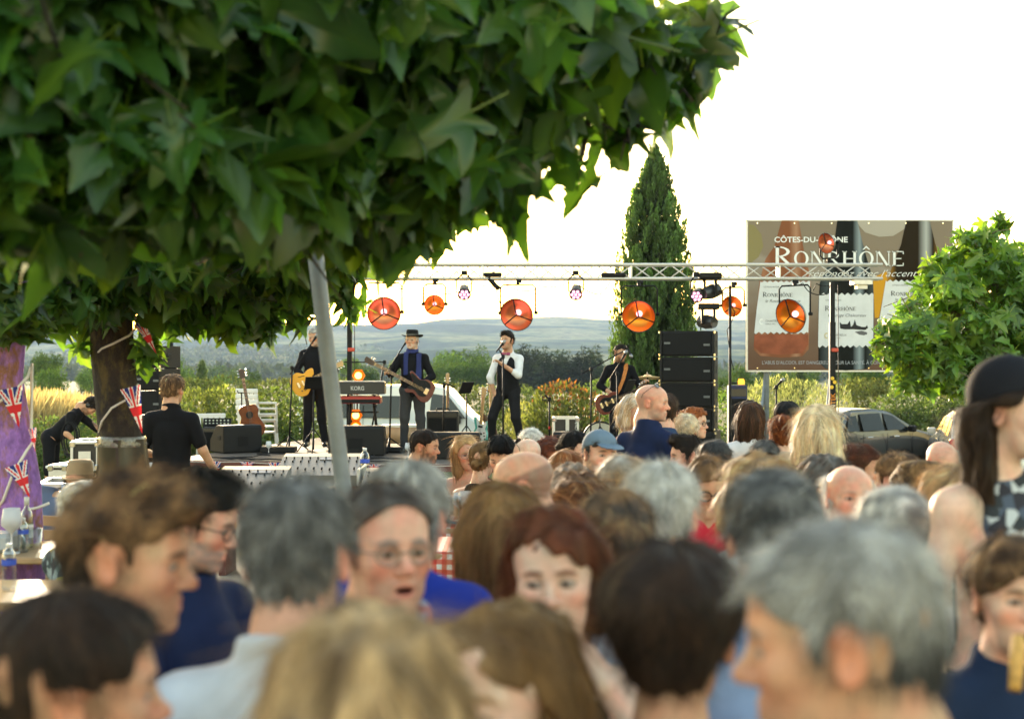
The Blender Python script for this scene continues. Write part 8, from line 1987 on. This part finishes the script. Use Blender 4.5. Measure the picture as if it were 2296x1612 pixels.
# ------------------------------------------------------------------ technicians
F_TEE = fabric('black_tee', (0.008, 0.008, 0.010)); F_NAVY = fabric('navy', (0.012, 0.020, 0.060)); F_NAVY2 = fabric('navy_polo', (0.014, 0.026, 0.062)); F_LBLUE = fabric('light_blue', (0.24, 0.33, 0.52)); F_SLATE = fabric('slate_blue', (0.115, 0.155, 0.26))
F_PALE = fabric('pale_grey', (0.50, 0.54, 0.60)); F_ROYAL = fabric('royal_blue', (0.020, 0.040, 0.30)); F_KHAKI = fabric('khaki', (0.30, 0.23, 0.14)); F_RED = fabric('red', (0.55, 0.03, 0.05)); F_GREEN = fabric('green', (0.03, 0.10, 0.07)); F_BEIGE = fabric('beige', (0.42, 0.33, 0.25)); F_DENIM = fabric('denim', (0.03, 0.055, 0.12)); F_BLK2 = fabric('black_top', (0.012, 0.012, 0.012))
def m_plaid(nt, N, L, b):
 tc = N.new('ShaderNodeTexCoord'); sx = N.new('ShaderNodeSeparateXYZ'); L.new(tc.outputs['Object'], sx.inputs[0])
 def st(sock, f, lo_):
  a = N.new('ShaderNodeMath'); a.operation = 'MULTIPLY'; a.inputs[1].default_value = f; L.new(sock, a.inputs[0]); q = N.new('ShaderNodeMath'); q.operation = 'FRACT'; L.new(a.outputs[0], q.inputs[0]); g = N.new('ShaderNodeMath'); g.operation = 'GREATER_THAN'; g.inputs[1].default_value = lo_; L.new(q.outputs[0], g.inputs[0]); return g
 c = None; base = (0.60, 0.62, 0.66); prev = None
 for (ax, f, lo_, colr, al) in ((0, 12, 0.55, (0.05, 0.10, 0.32), 0.55), (2, 12, 0.55, (0.05, 0.10, 0.32), 0.55), (0, 12, 0.90, (0.5, 0.06, 0.07), 0.7), (2, 12, 0.90, (0.5, 0.06, 0.07), 0.7)):
  g = st(sx.outputs[ax], f, lo_); mm = N.new('ShaderNodeMath'); mm.operation = 'MULTIPLY'; mm.inputs[1].default_value = al; L.new(g.outputs[0], mm.inputs[0])
  mx = N.new('ShaderNodeMix'); mx.data_type = 'RGBA'; L.new(mm.outputs[0], mx.inputs[0]); mx.inputs[7].default_value = (*colr, 1)
  if prev is None: mx.inputs[6].default_value = (*base, 1)
  else: L.new(prev, mx.inputs[6])
  prev = mx.outputs[2]
 L.new(prev, b.inputs['Base Color']); b.inputs['Roughness'].default_value = 0.85
F_PLAID = node_mat('fabric_plaid', m_plaid)
def m_floral(cols):
 def f(nt, N, L, b):
  tc = N.new('ShaderNodeTexCoord'); v = N.new('ShaderNodeTexVoronoi'); v.inputs['Scale'].default_value = 34; L.new(tc.outputs['Object'], v.inputs['Vector']); sp = N.new('ShaderNodeSeparateColor'); L.new(v.outputs['Color'], sp.inputs[0])
  r = ramp(nt, [(i / len(cols), c) for i, c in enumerate(cols)]); r.color_ramp.interpolation = 'CONSTANT'; L.new(sp.outputs[0], r.inputs[0]); L.new(r.outputs[0], b.inputs['Base Color']); b.inputs['Roughness'].default_value = 0.85
 return f
F_FLOR = node_mat('fabric_floral', m_floral([(0.02, 0.04, 0.05), (0.03, 0.06, 0.08), (0.25, 0.33, 0.36), (0.02, 0.03, 0.05), (0.40, 0.36, 0.10), (0.10, 0.18, 0.20)])); F_FLOR2 = node_mat('fabric_floral_rose', m_floral([(0.04, 0.02, 0.04), (0.30, 0.08, 0.14), (0.05, 0.03, 0.05), (0.35, 0.25, 0.25), (0.08, 0.04, 0.09)])); F_BWP = node_mat('fabric_mono', m_floral([(0.02, 0.025, 0.03), (0.45, 0.48, 0.5), (0.02, 0.02, 0.03), (0.06, 0.08, 0.12)]))
TR = dict(m=F_DENIM); TRB = dict(m=F_BLACK)
eng = person('sound engineer in black t-shirt standing with his back turned beside the dark trunk', 387, 842, 12.3, yaw=168, byaw=180, seated=False, hair='brown', mix=('sandy', 0.35), style='short', vol=0.010, skin='tan', shirt=dict(m=F_TEE, sleeve=0.75, fold=0.007), trousers=dict(m=F_KHAKI), hs=1.04, build=1.05,
  joints=dict(elR=(-0.27, 0.0, -0.36), wrR=(-0.36, -0.14, -0.58), elL=(0.26, -0.02, -0.37), wrL=(0.20, -0.26, -0.42)))
ph_ = 47.0
def unt(v): return tuple(Matrix.Rotation(math.radians(-ph_), 3, 'X') @ Vector(v))
hipw = Matrix.Rotation(math.radians(ph_), 3, 'X') @ Vector((0, 0, -0.56))
def leg(dx, z, y=0.0): return unt((dx, hipw.y + y, hipw.z - z))
tec = person('bending technician in black with headphones holding a coil of cable', 203, 889, 20.0, yaw=90, byaw=90, pitch=18, tilt=ph_, seated=False, hair='dark', style='short', vol=0.012, skin='tan', beard=('dark', 0.7), shirt=dict(m=F_TEE, sleeve=0.8), trousers=dict(m=F_BLACK, len=1.15, shoes=False), extra=['headphones'], hs=1.05,
  joints=dict(hpR=(-0.09, 0, -.56), hpL=(0.09, 0, -.56), knR=leg(-0.12, 0.42), knL=leg(0.12, 0.42), anR=leg(-0.13, 0.82), anL=leg(0.13, 0.82), elR=unt((-0.25, 0.12, -0.30)), wrR=unt((-0.18, -0.08, -0.48)), elL=unt((0.22, -0.25, -0.30)), wrL=unt((0.15, -0.45, -0.40))), hand='fist')
cw = W(158, 965, 19.75); m = MB()
for k in range(7):
 r = 0.17 + 0.012 * (k % 3); m.tube([cw + Vector(((k - 3) * 0.012 + r * 0.55 * math.cos(a), 0.02 * math.sin(2 * a + k), r * math.sin(a) * 1.25 - 0.12)) for a in [2 * math.pi * j / 22 for j in range(22)]], 0.008, 5, closed=True)
tag(m.build('cable_coil', M_BLK, None, True), 'thick coil of black cable in the hand of the bending technician', 'cable');
# ------------------------------------------------------------------ the crowd
person('bearded man in navy polo shirt in profile in front of the stage', 952, 966, 10.4, yaw=78, byaw=50, pitch=6, hair='dark', style='short', vol=0.004, beard=('brown', 0.8), skin='tan', shirt=dict(m=F_NAVY2, collar=1), trousers=TR, res=0.0065, nose=1.1)
person('blonde woman with glasses and bare shoulders facing the crowd near the stage', 1046, 979, 10.5, yaw=14, byaw=-5, pitch=4, roll=-8, fem=1, hair='blonde', mix=('dblonde', 0.3), style='long', len=0.12, open=0.004, skin='rosy', shirt=dict(m=F_BEIGE, sleeve=0, neck=-0.14, strap=0.0), trousers=TR, res=0.0065, extra=[('glasses', dict(r=0.026, m=mat('wire_frame', (0.25, 0.2, 0.16), 0.3, metal=0.6)))])
person('woman with a loose blonde bun seen from behind at the gingham table', 1081, 993, 9.8, yaw=160, fem=1, hair='dblonde', mix=('brown', 0.4), style='bun', bunz=-0.03, vol=0.008, shirt=dict(m=F_BLK2, sleeve=0, neck=-0.03), trousers=TR)
person('dark-haired man in black t-shirt looking down at the gingham table', 1126, 982, 9.2, yaw=-18, byaw=-40, pitch=26, hair='black', style='quiff', vol=0.004, beard=('black', 0.4), shirt=dict(m=fabric('faded_black', (0.022, 0.023, 0.026)), sleeve=0.6), trousers=TR, build=1.1)
person('bald man with sunglasses pushed up on his head, behind the second bald head', 1182, 986, 9.0, yaw=-150, pitch=14, skin='pale', hair='lgrey', style=None, shirt=dict(m=F_WHT), trousers=TR, extra=[('glasses', dict(dark=True, at=(0, 0.045, 0.055), tilt=-38))])
person('white-haired person half hidden behind the bald man with sunglasses', 1190, 963, 10.4, yaw=180, hair='white', style='short', vol=0.01, shirt=dict(m=F_PALE), trousers=TR)
person('woman with dark red hair and glasses looking down', 1229, 983, 10.0, yaw=-25, pitch=26, fem=1, hair='auburn', style='bob', len=0.05, fringe=1, shirt=dict(m=F_BLK2), trousers=TR, extra=[('glasses', dict(r=0.022))])
person('woman with bright orange wavy hair seen from behind', 1268, 1012, 7.9, yaw=175, fem=1, hair='red', mix=('sandy', 0.25), style='bob', len=0.03, curl=0.005, shirt=dict(m=F_GREEN), trousers=TR)
person('stubbled man in faded blue baseball cap talking', 1345, 971, 7.5, yaw=24, byaw=10, roll=4, hair='dgrey', fat=0.9, build=1.25, style='short', capped=1, vol=0.002, beard=('dgrey', 0.42), brow='dark', skin='rosy', open=0.007, shirt=dict(m=F_NAVY2, collar=1), trousers=TR, res=0.005, nose=1.25, extra=[('cap', dict(m=fabric('faded_cap', (0.13, 0.19, 0.26))))])
person('dark-haired woman half hidden behind the man in the cap', 1290, 970, 9.4, yaw=55, fem=1, hair='black', style='bun', shirt=dict(m=F_BLK2), trousers=TR, extra=[('glasses', dict(dark=True, at=(0, 0.045, 0.055), tilt=-38))])
person('tall bald man in navy shirt standing with sunglasses on his head', 1462, 864, 9.2, yaw=72, byaw=135, pitch=3, seated=False, skin='rosy', hair='lgrey', style=None, beard=('grey', 0.45), browa=0.4, ringp=('grey', 0.35), nose=1.2, shirt=dict(m=F_NAVY, collar=1, sleeve=0.7, fold=0.008), trousers=TR, res=0.0055, build=1.15, extra=[('glasses', dict(dark=True, at=(0, 0.045, 0.055), tilt=-38))])
person('blonde woman in flowered top behind the standing bald man', 1424, 886, 10.1, yaw=40, byaw=20, pitch=8, fem=1, hair='blonde', mix=('white', 0.3), style='bob', len=0.02, seated=False, shirt=dict(m=F_FLOR2, sleeve=0.7), trousers=TR)
person('man in blue denim shirt standing behind the bald man', 1492, 886, 10.4, yaw=175, byaw=170, seated=False, hair='brown', style='short', shirt=dict(m=F_DENIM, sleeve=1.6, collar=1), trousers=TRB, build=1.1)
person('woman with short platinum hair seen from behind by the speakers', 1538, 931, 10.6, yaw=158, fem=1, seated=False, scale=0.97, hair='plat', style='pixie', vol=0.012, shirt=dict(m=F_GREEN, sleeve=0.8), trousers=TR)
person('red-haired woman with hoop earrings and green top by the speakers', 1556, 915, 11.4, yaw=62, byaw=120, fem=1, seated=False, hair='red', style='long', len=0.10, shirt=dict(m=F_GREEN), trousers=TR, extra=[('glasses', dict(r=0.02))])
person('young man with faded haircut and white shirt in left profile', 1541, 984, 8.7, yaw=-84, byaw=-100, hair='dark', style='quiff', sides='dgrey', vol=0.003, skin='rosy', shirt=dict(m=F_WHT, collar=1), trousers=TR)
person('girl with brown hair peeping left of the young man', 1502, 1002, 9.4, yaw=10, fem=1, hair='brown', style='long', len=0.12, shirt=dict(m=F_PALE), trousers=TR)
person('man with dark curly hair seen from behind below the speakers', 1601, 990, 8.0, yaw=178, hair='dgrey', style='curly', vol=0.012, shirt=dict(m=F_SLATE), trousers=TR)
person('bald man in black facing left with furrowed brow in the middle of the crowd', 1172, 1016, 4.9, yaw=-102, byaw=-125, pitch=8, skin='rosy', hair='grey', style=None, ringp=('dgrey', 0.6), shirt=dict(m=F_BLK2), trousers=TR, build=1.15)
person('grey-haired woman seen from behind left of the blond grey head', 1288, 1046, 6.0, yaw=172, fem=1, hair='grey', mix=('sandy', 0.4), style='bob', len=0.0, shirt=dict(m=F_SLATE), trousers=TR)
person('brown-haired woman bowing her head, parting and forehead visible', 1304, 1068, 5.2, yaw=-14, pitch=38, fem=1, hair='chest', mix=('sandy', 0.3), style='long', len=0.08, part=0.02, shut=1, shirt=dict(m=F_BEIGE), trousers=TR)
person('man with wavy grey-blond hair and blue shirt seen from behind', 1396, 1026, 5.5, yaw=172, hair='lgrey', mix=('dblonde', 0.5), style='curly', vol=0.014, curl=0.004, shirt=dict(m=F_LBLUE, collar=1), trousers=TR)
person('man with cropped grey-brown hair turned half left behind the auburn woman', 1374, 1110, 3.4, yaw=-150, hair='dgrey', mix=('sandy', 0.35), style='short', vol=0.003, skin='tan', shirt=dict(m=F_PALE), trousers=TR)
person('silver-haired man with black collar seen from behind in the centre', 1486, 1046, 3.6, yaw=172, hair='lgrey', mix=('white', 0.4), style='short', vol=0.012, skin='rosy', shirt=dict(m=F_BLK2, collar=1), trousers=TR, build=1.1)
person('woman with round black glasses and red v-neck top reading at the white table', 1588, 1032, 6.3, yaw=4, pitch=16, fem=1, hair='sandy', mix=('brown', 0.4), style='updo', vol=0.010, skin='tan', shut=1, shirt=dict(m=F_RED, vneck=0.02, sleeve=0.4), trousers=TR, res=0.0045, extra=[('glasses', dict(r=0.025, th=0.0028))])
person('woman with frizzy sandy hair and sunglasses on top seen from behind', 1706, 1024, 4.6, yaw=172, fem=1, hair='sandy', mix=('blonde', 0.4), style='bob', len=0.03, wide=0.022, curl=0.007, vol=0.018, shirt=dict(m=F_WHT), trousers=TR, extra=[('glasses', dict(dark=True, at=(0, 0.07, 0.06), tilt=-45, r=0.027))])
person('man with thick dark grey curls and light blue shirt seen from behind', 1731, 1064, 2.8, yaw=176, hair='dgrey', mix=('grey', 0.35), style='curly', vol=0.014, curl=0.006, shirt=dict(m=F_LBLUE, collar=1), trousers=TR)
person('balding white-haired man looking straight at the camera', 1905, 1043, 5.1, yaw=6, pitch=-5, hair='white', style='ring', vol=0.006, browa=0.4, skin='rosy', beard=('white', 0.3), brow='grey', shirt=dict(m=F_PALE, collar=1), trousers=TR, res=0.004, nose=1.15)
person('grey-brown-haired woman with glasses looking down beside the balding man', 1850, 1028, 5.9, yaw=28, pitch=22, fem=1, hair='grey', mix=('brown', 0.45), style='bob', len=0.0, shirt=dict(m=F_FLOR2), trousers=TR, extra=[('glasses', dict(r=0.022))])
person('woman with long platinum hair and navy top seen from behind beside the car', 1834, 914, 7.0, yaw=152, fem=1, seated=False, scale=0.93, hair='plat', mix=('blonde', 0.3), style='long', len=0.16, wide=0.012, vol=0.016, shirt=dict(m=F_NAVY, sleeve=0.8), trousers=TR)
person('woman with red-brown bun and beige top seen from behind', 1752, 936, 8.8, yaw=176, fem=1, hair='auburn', mix=('red', 0.3), style='bun', bunz=0.09, vol=0.010, shirt=dict(m=F_BEIGE, sleeve=0.4), trousers=TR, seated=False, scale=0.9)
person('dark-haired person with sunglasses on the head behind the red bun', 1765, 903, 10.2, yaw=168, fem=1, hair='black', style='short', vol=0.014, seated=False, shirt=dict(m=F_WHT), trousers=TR, extra=[('glasses', dict(dark=True, at=(0, 0.06, 0.055), tilt=-45))])
person('girl in white t-shirt with long dark hair held by a clip', 1682, 901, 10.2, yaw=166, byaw=175, fem=1, seated=False, scale=0.97, hair='brown', mix=('chest', 0.3), style='long', len=0.22, vol=0.008, skin='tan', shirt=dict(m=F_WHT, sleeve=0.55), trousers=TR, extra=['clip'])
person('short grey head in front of the girl in white', 1716, 991, 8.8, yaw=180, hair='grey', mix=('dgrey', 0.5), style='short', shirt=dict(m=F_DENIM), trousers=TR)
person('woman with red-brown swept-up hair smiling to the right', 1932, 1003, 7.3, yaw=56, byaw=30, fem=1, hair='auburn', mix=('brown', 0.5), style='updo', vol=0.008, skin='tan', shirt=dict(m=F_RED, sleeve=0.5), trousers=TR)
person('woman with brown ponytail seen from behind at the right', 2014, 1018, 6.4, yaw=-152, fem=1, hair='brown', mix=('sandy', 0.45), style='pony', len=0.06, vol=0.010, shirt=dict(m=F_WHT), trousers=TR)
person('bald red-faced man with glasses looking down in front of the white car', 2112, 993, 7.8, yaw=8, pitch=18, skin='rosy', blush=1.6, hair='grey', style=None, fat=0.6, shirt=dict(m=F_SLATE, collar=1), trousers=TR, extra=[('glasses', dict(r=0.021))])
person('woman with wavy streaked brown hair turned away at the right', 2064, 1036, 5.6, yaw=-118, pitch=12, fem=1, hair='brown', mix=('dblonde', 0.45), style='bob', len=0.02, curl=0.004, vol=0.016, shirt=dict(m=F_PALE), trousers=TR)
person('silver-haired man in white shirt seen from behind at the right', 2004, 1098, 3.7, yaw=176, hair='white', mix=('grey', 0.4), sides='grey', style='curly', curl=0.003, vol=0.014, shirt=dict(m=F_WHT, collar=1), trousers=TR)
person('fair-haired person seen from behind beside the woman in the cap', 2140, 1046, 4.5, yaw=178, fem=1, hair='blonde', mix=('sandy', 0.4), style='bob', len=0.02, shirt=dict(m=F_BEIGE), trousers=TR)
# left
person('man in straw hat and blue shirt leaning on the left-hand table', 180, 1042, 9.2, yaw=172, byaw=160, hair='dark', style='short', capped=1, skin='tan', shirt=dict(m=F_SLATE, sleeve=1.5, collar=1, fold=0.009), trousers=dict(m=F_KHAKI), build=1.12, neck=(-0.20, -0.04, -0.10), joints=dict(elR=(-0.24, -0.10, -0.36), wrR=(-0.10, -0.34, -0.36), elL=(0.33, -0.04, -0.36), wrL=(0.42, -0.18, -0.55)),
  extra=[('hat', dict(m=fabric('straw', (0.36, 0.27, 0.17), bump=0.8, scale=120), band=fabric('straw_band', (0.28, 0.20, 0.13)), brim=0.125, h=0.115, z=0.04, curl=0.01, pinch=0.93))])
person('woman with white curls and flowered dress at the left-hand table', 186, 1082, 6.6, yaw=168, byaw=140, fem=1, hair='white', mix=('blonde', 0.2), style='curly', vol=0.018, curl=0.006, shirt=dict(m=F_FLOR, sleeve=0.7), trousers=dict(m=F_FLOR))
# foreground
person('man with dark brown cropped hair at the bottom left corner', 165, 1345, 1.78, yaw=112, byaw=120, hair='dark', mix=('brown', 0.35), style='short', vol=0.008, skin='tan', shirt=dict(m=F_TEE), trousers=TR)
person('man with brown quiff in right profile at the lower left', 282, 1092, 2.38, yaw=92, byaw=110, pitch=6, hair='brown', mix=('sandy', 0.25), sides='dark', style='quiff', vol=0.008, skin='tan', nose=1.3, shirt=dict(m=F_WHT, collar=1), trousers=TR)
person('black-haired man with glasses, grey beard and navy jacket', 440, 1066, 3.75, yaw=88, byaw=60, pitch=16, hair='black', style='quiff', vol=0.010, skin='rosy', beard=('grey', 0.7), nose=1.1, build=1.25, shirt=dict(m=F_NAVY, sleeve=1.8), trousers=TR, extra=[('glasses', dict(r=0.023))])
person('man with dark grey cropped hair and pale t-shirt seen from behind', 664, 1088, 2.34, yaw=180, byaw=170, hair='dgrey', mix=('grey', 0.45), style='short', vol=0.009, skin='rosy', shirt=dict(m=F_PALE, fold=0.004), trousers=TR, build=1.1)
person('man with glasses in plaid shirt talking towards the camera', 866, 1098, 2.75, yaw=26, byaw=-10, pitch=-2, hair='grey', mix=('brown', 0.5), style='short', vol=0.003, hairline=-0.022, skin='rosy', open=0.005, nose=1.2, shirt=dict(m=F_PLAID, collar=1), trousers=TR, build=1.1, extra=[('glasses', dict(r=0.022, th=0.0016, m=mat('wire_frame', (0.25, 0.2, 0.16), 0.3, metal=0.6)))], res=0.0034)
person('grey-haired man in royal blue polo seen from behind', 915, 1042, 3.25, yaw=168, byaw=160, hair='lgrey', mix=('grey', 0.5), style='short', vol=0.012, skin='rosy', build=1.3, neck=(0, -0.06, -0.06), shirt=dict(m=F_ROYAL, collar=1), trousers=TR)
person('woman with long straight light brown hair seen from behind', 1130, 1090, 3.6, yaw=160, fem=1, hair='dblonde', mix=('chest', 0.4), style='long', len=0.16, vol=0.010, shirt=dict(m=F_WHT), trousers=TR)
person('auburn-haired woman resting her chin on her hand, facing the camera', 1246, 1147, 2.72, yaw=-8, byaw=10, pitch=2, roll=-3, fem=1, hair='auburn', mix=('chest', 0.4), style='bob', len=0.0, part=-0.02, hairline=0.0, skin='pale', shirt=dict(m=F_BLK2, sleeve=0, neck=-0.10), trousers=TR, res=0.0030, gaze=-0.6, lips=(0.40, 0.13, 0.13),
  joints=dict(elL=(0.20, -0.24, -0.22), wrL=(0.075, -0.16, -0.04)))
person('woman with dark brown pixie cut and bare neck seen from behind', 1510, 1228, 2.05, yaw=168, fem=1, hair='dark', mix=('brown', 0.3), style='pixie', vol=0.014, skin='tan', nape=0.0, shirt=dict(m=F_BLK2, sleeve=0, neck=-0.16), trousers=TR)
person('blonde woman with streaked long hair seen from behind at the bottom centre', 825, 1378, 1.5, yaw=178, fem=1, hair='blonde', mix=('brown', 0.35), style='long', len=0.22, vol=0.012, wide=0.006, shirt=dict(m=F_PALE), trousers=TR)
person('light brown-haired woman looking down left at the bottom centre', 1132, 1368, 2.0, yaw=-36, pitch=3, fem=1, hair='dblonde', mix=('brown', 0.4), style='long', len=0.16, vol=0.008, part=-0.02, hairline=-0.004, frame=0.02, skin='pale', shut=1, shirt=dict(m=F_BEIGE), trousers=TR)
person('large grey-haired man in left profile at the bottom right', 1885, 1188, 1.58, yaw=-104, byaw=-115, pitch=6, hair='grey', mix=('lgrey', 0.5), sides='dgrey', style='short', vol=0.012, skin='tan', nose=1.2, shirt=dict(m=F_WHT, collar=1), trousers=TR)
person('standing woman in black cap with long brown hair and bare arm', 2270, 818, 3.45, yaw=52, byaw=18, frame=0.045, capped=1, curl=0.006, seated=False, fem=1, hair='dark', mix=('brown', 0.4), style='long', len=0.16, vol=0.006, skin='pale', scale=0.95, shirt=dict(m=F_BWP, sleeve=0, neck=-0.01), trousers=TRB, extra=[('cap', dict(m=fabric('black_cap', (0.012, 0.013, 0.018)), h=0.01))])
boy = person('boy in navy t-shirt biting into a stick of fried dough', 2272, 1214, 2.65, yaw=2, pitch=-4, scale=0.86, child=1, fem=1, hair='brown', mix=('sandy', 0.2), style='short', fringe=0.022, vol=0.010, skin='fair', open=0.016, nose=0.75, shirt=dict(m=F_NAVY2, sleeve=0.7), trousers=TR, res=0.0032, hand='fist', joints=dict(elR=(-0.19, -0.13, -0.32), wrR=(0.02, -0.27, -0.14), elL=(0.22, -0.12, -0.33), wrL=(0.12, -0.28, -0.34)))
m = MB(); a_ = W(2283, 1428, 2.50); b_ = W(2276, 1545, 2.44); m.tube([a_, a_.lerp(b_, 0.3), b_], [0.012, 0.014, 0.012], 8); tag(m.build('fried_dough_stick', mat('fried_dough', (0.55, 0.30, 0.07), 0.6, noise=(60, 0.4), bump=(90, 0.8, 0.006)), None, True), 'golden stick of fried dough in the mouth of the boy', 'snack')
# folding chair of the man in the hat
c = Vector((W(150, 0, 8.9).x, 8.9, gz(8.9))); fc = empty('folding_chair', c, math.radians(160), 'wooden folding chair under the man in the straw hat', 'chair')
for s in (-1, 1):
 m = MB(); m.box((s * 0.20, 0, 0.24), (0.025, 0.04, 0.66), R=RX(math.radians(38))); m.build('leg', M_WOOD, fc)
 m = MB(); m.box((s * 0.17, 0, 0.24), (0.025, 0.04, 0.66), R=RX(math.radians(-38))); m.build('leg', M_WOOD, fc)
 m = MB(); m.box((s * 0.20, 0.24, 0.66), (0.025, 0.035, 0.42), R=RX(math.radians(-12))); m.build('back_post', M_WOOD, fc)
for k in range(5):
 m = MB(); m.box((0, -0.16 + 0.08 * k, 0.46), (0.42, 0.06, 0.016)); m.build('seat_slat', M_WOOD, fc)
for k in range(2):
 m = MB(); m.box((0, 0.265 + 0.02 * k, 0.74 + 0.09 * k), (0.42, 0.014, 0.06)); m.build('back_slat', M_WOOD, fc)
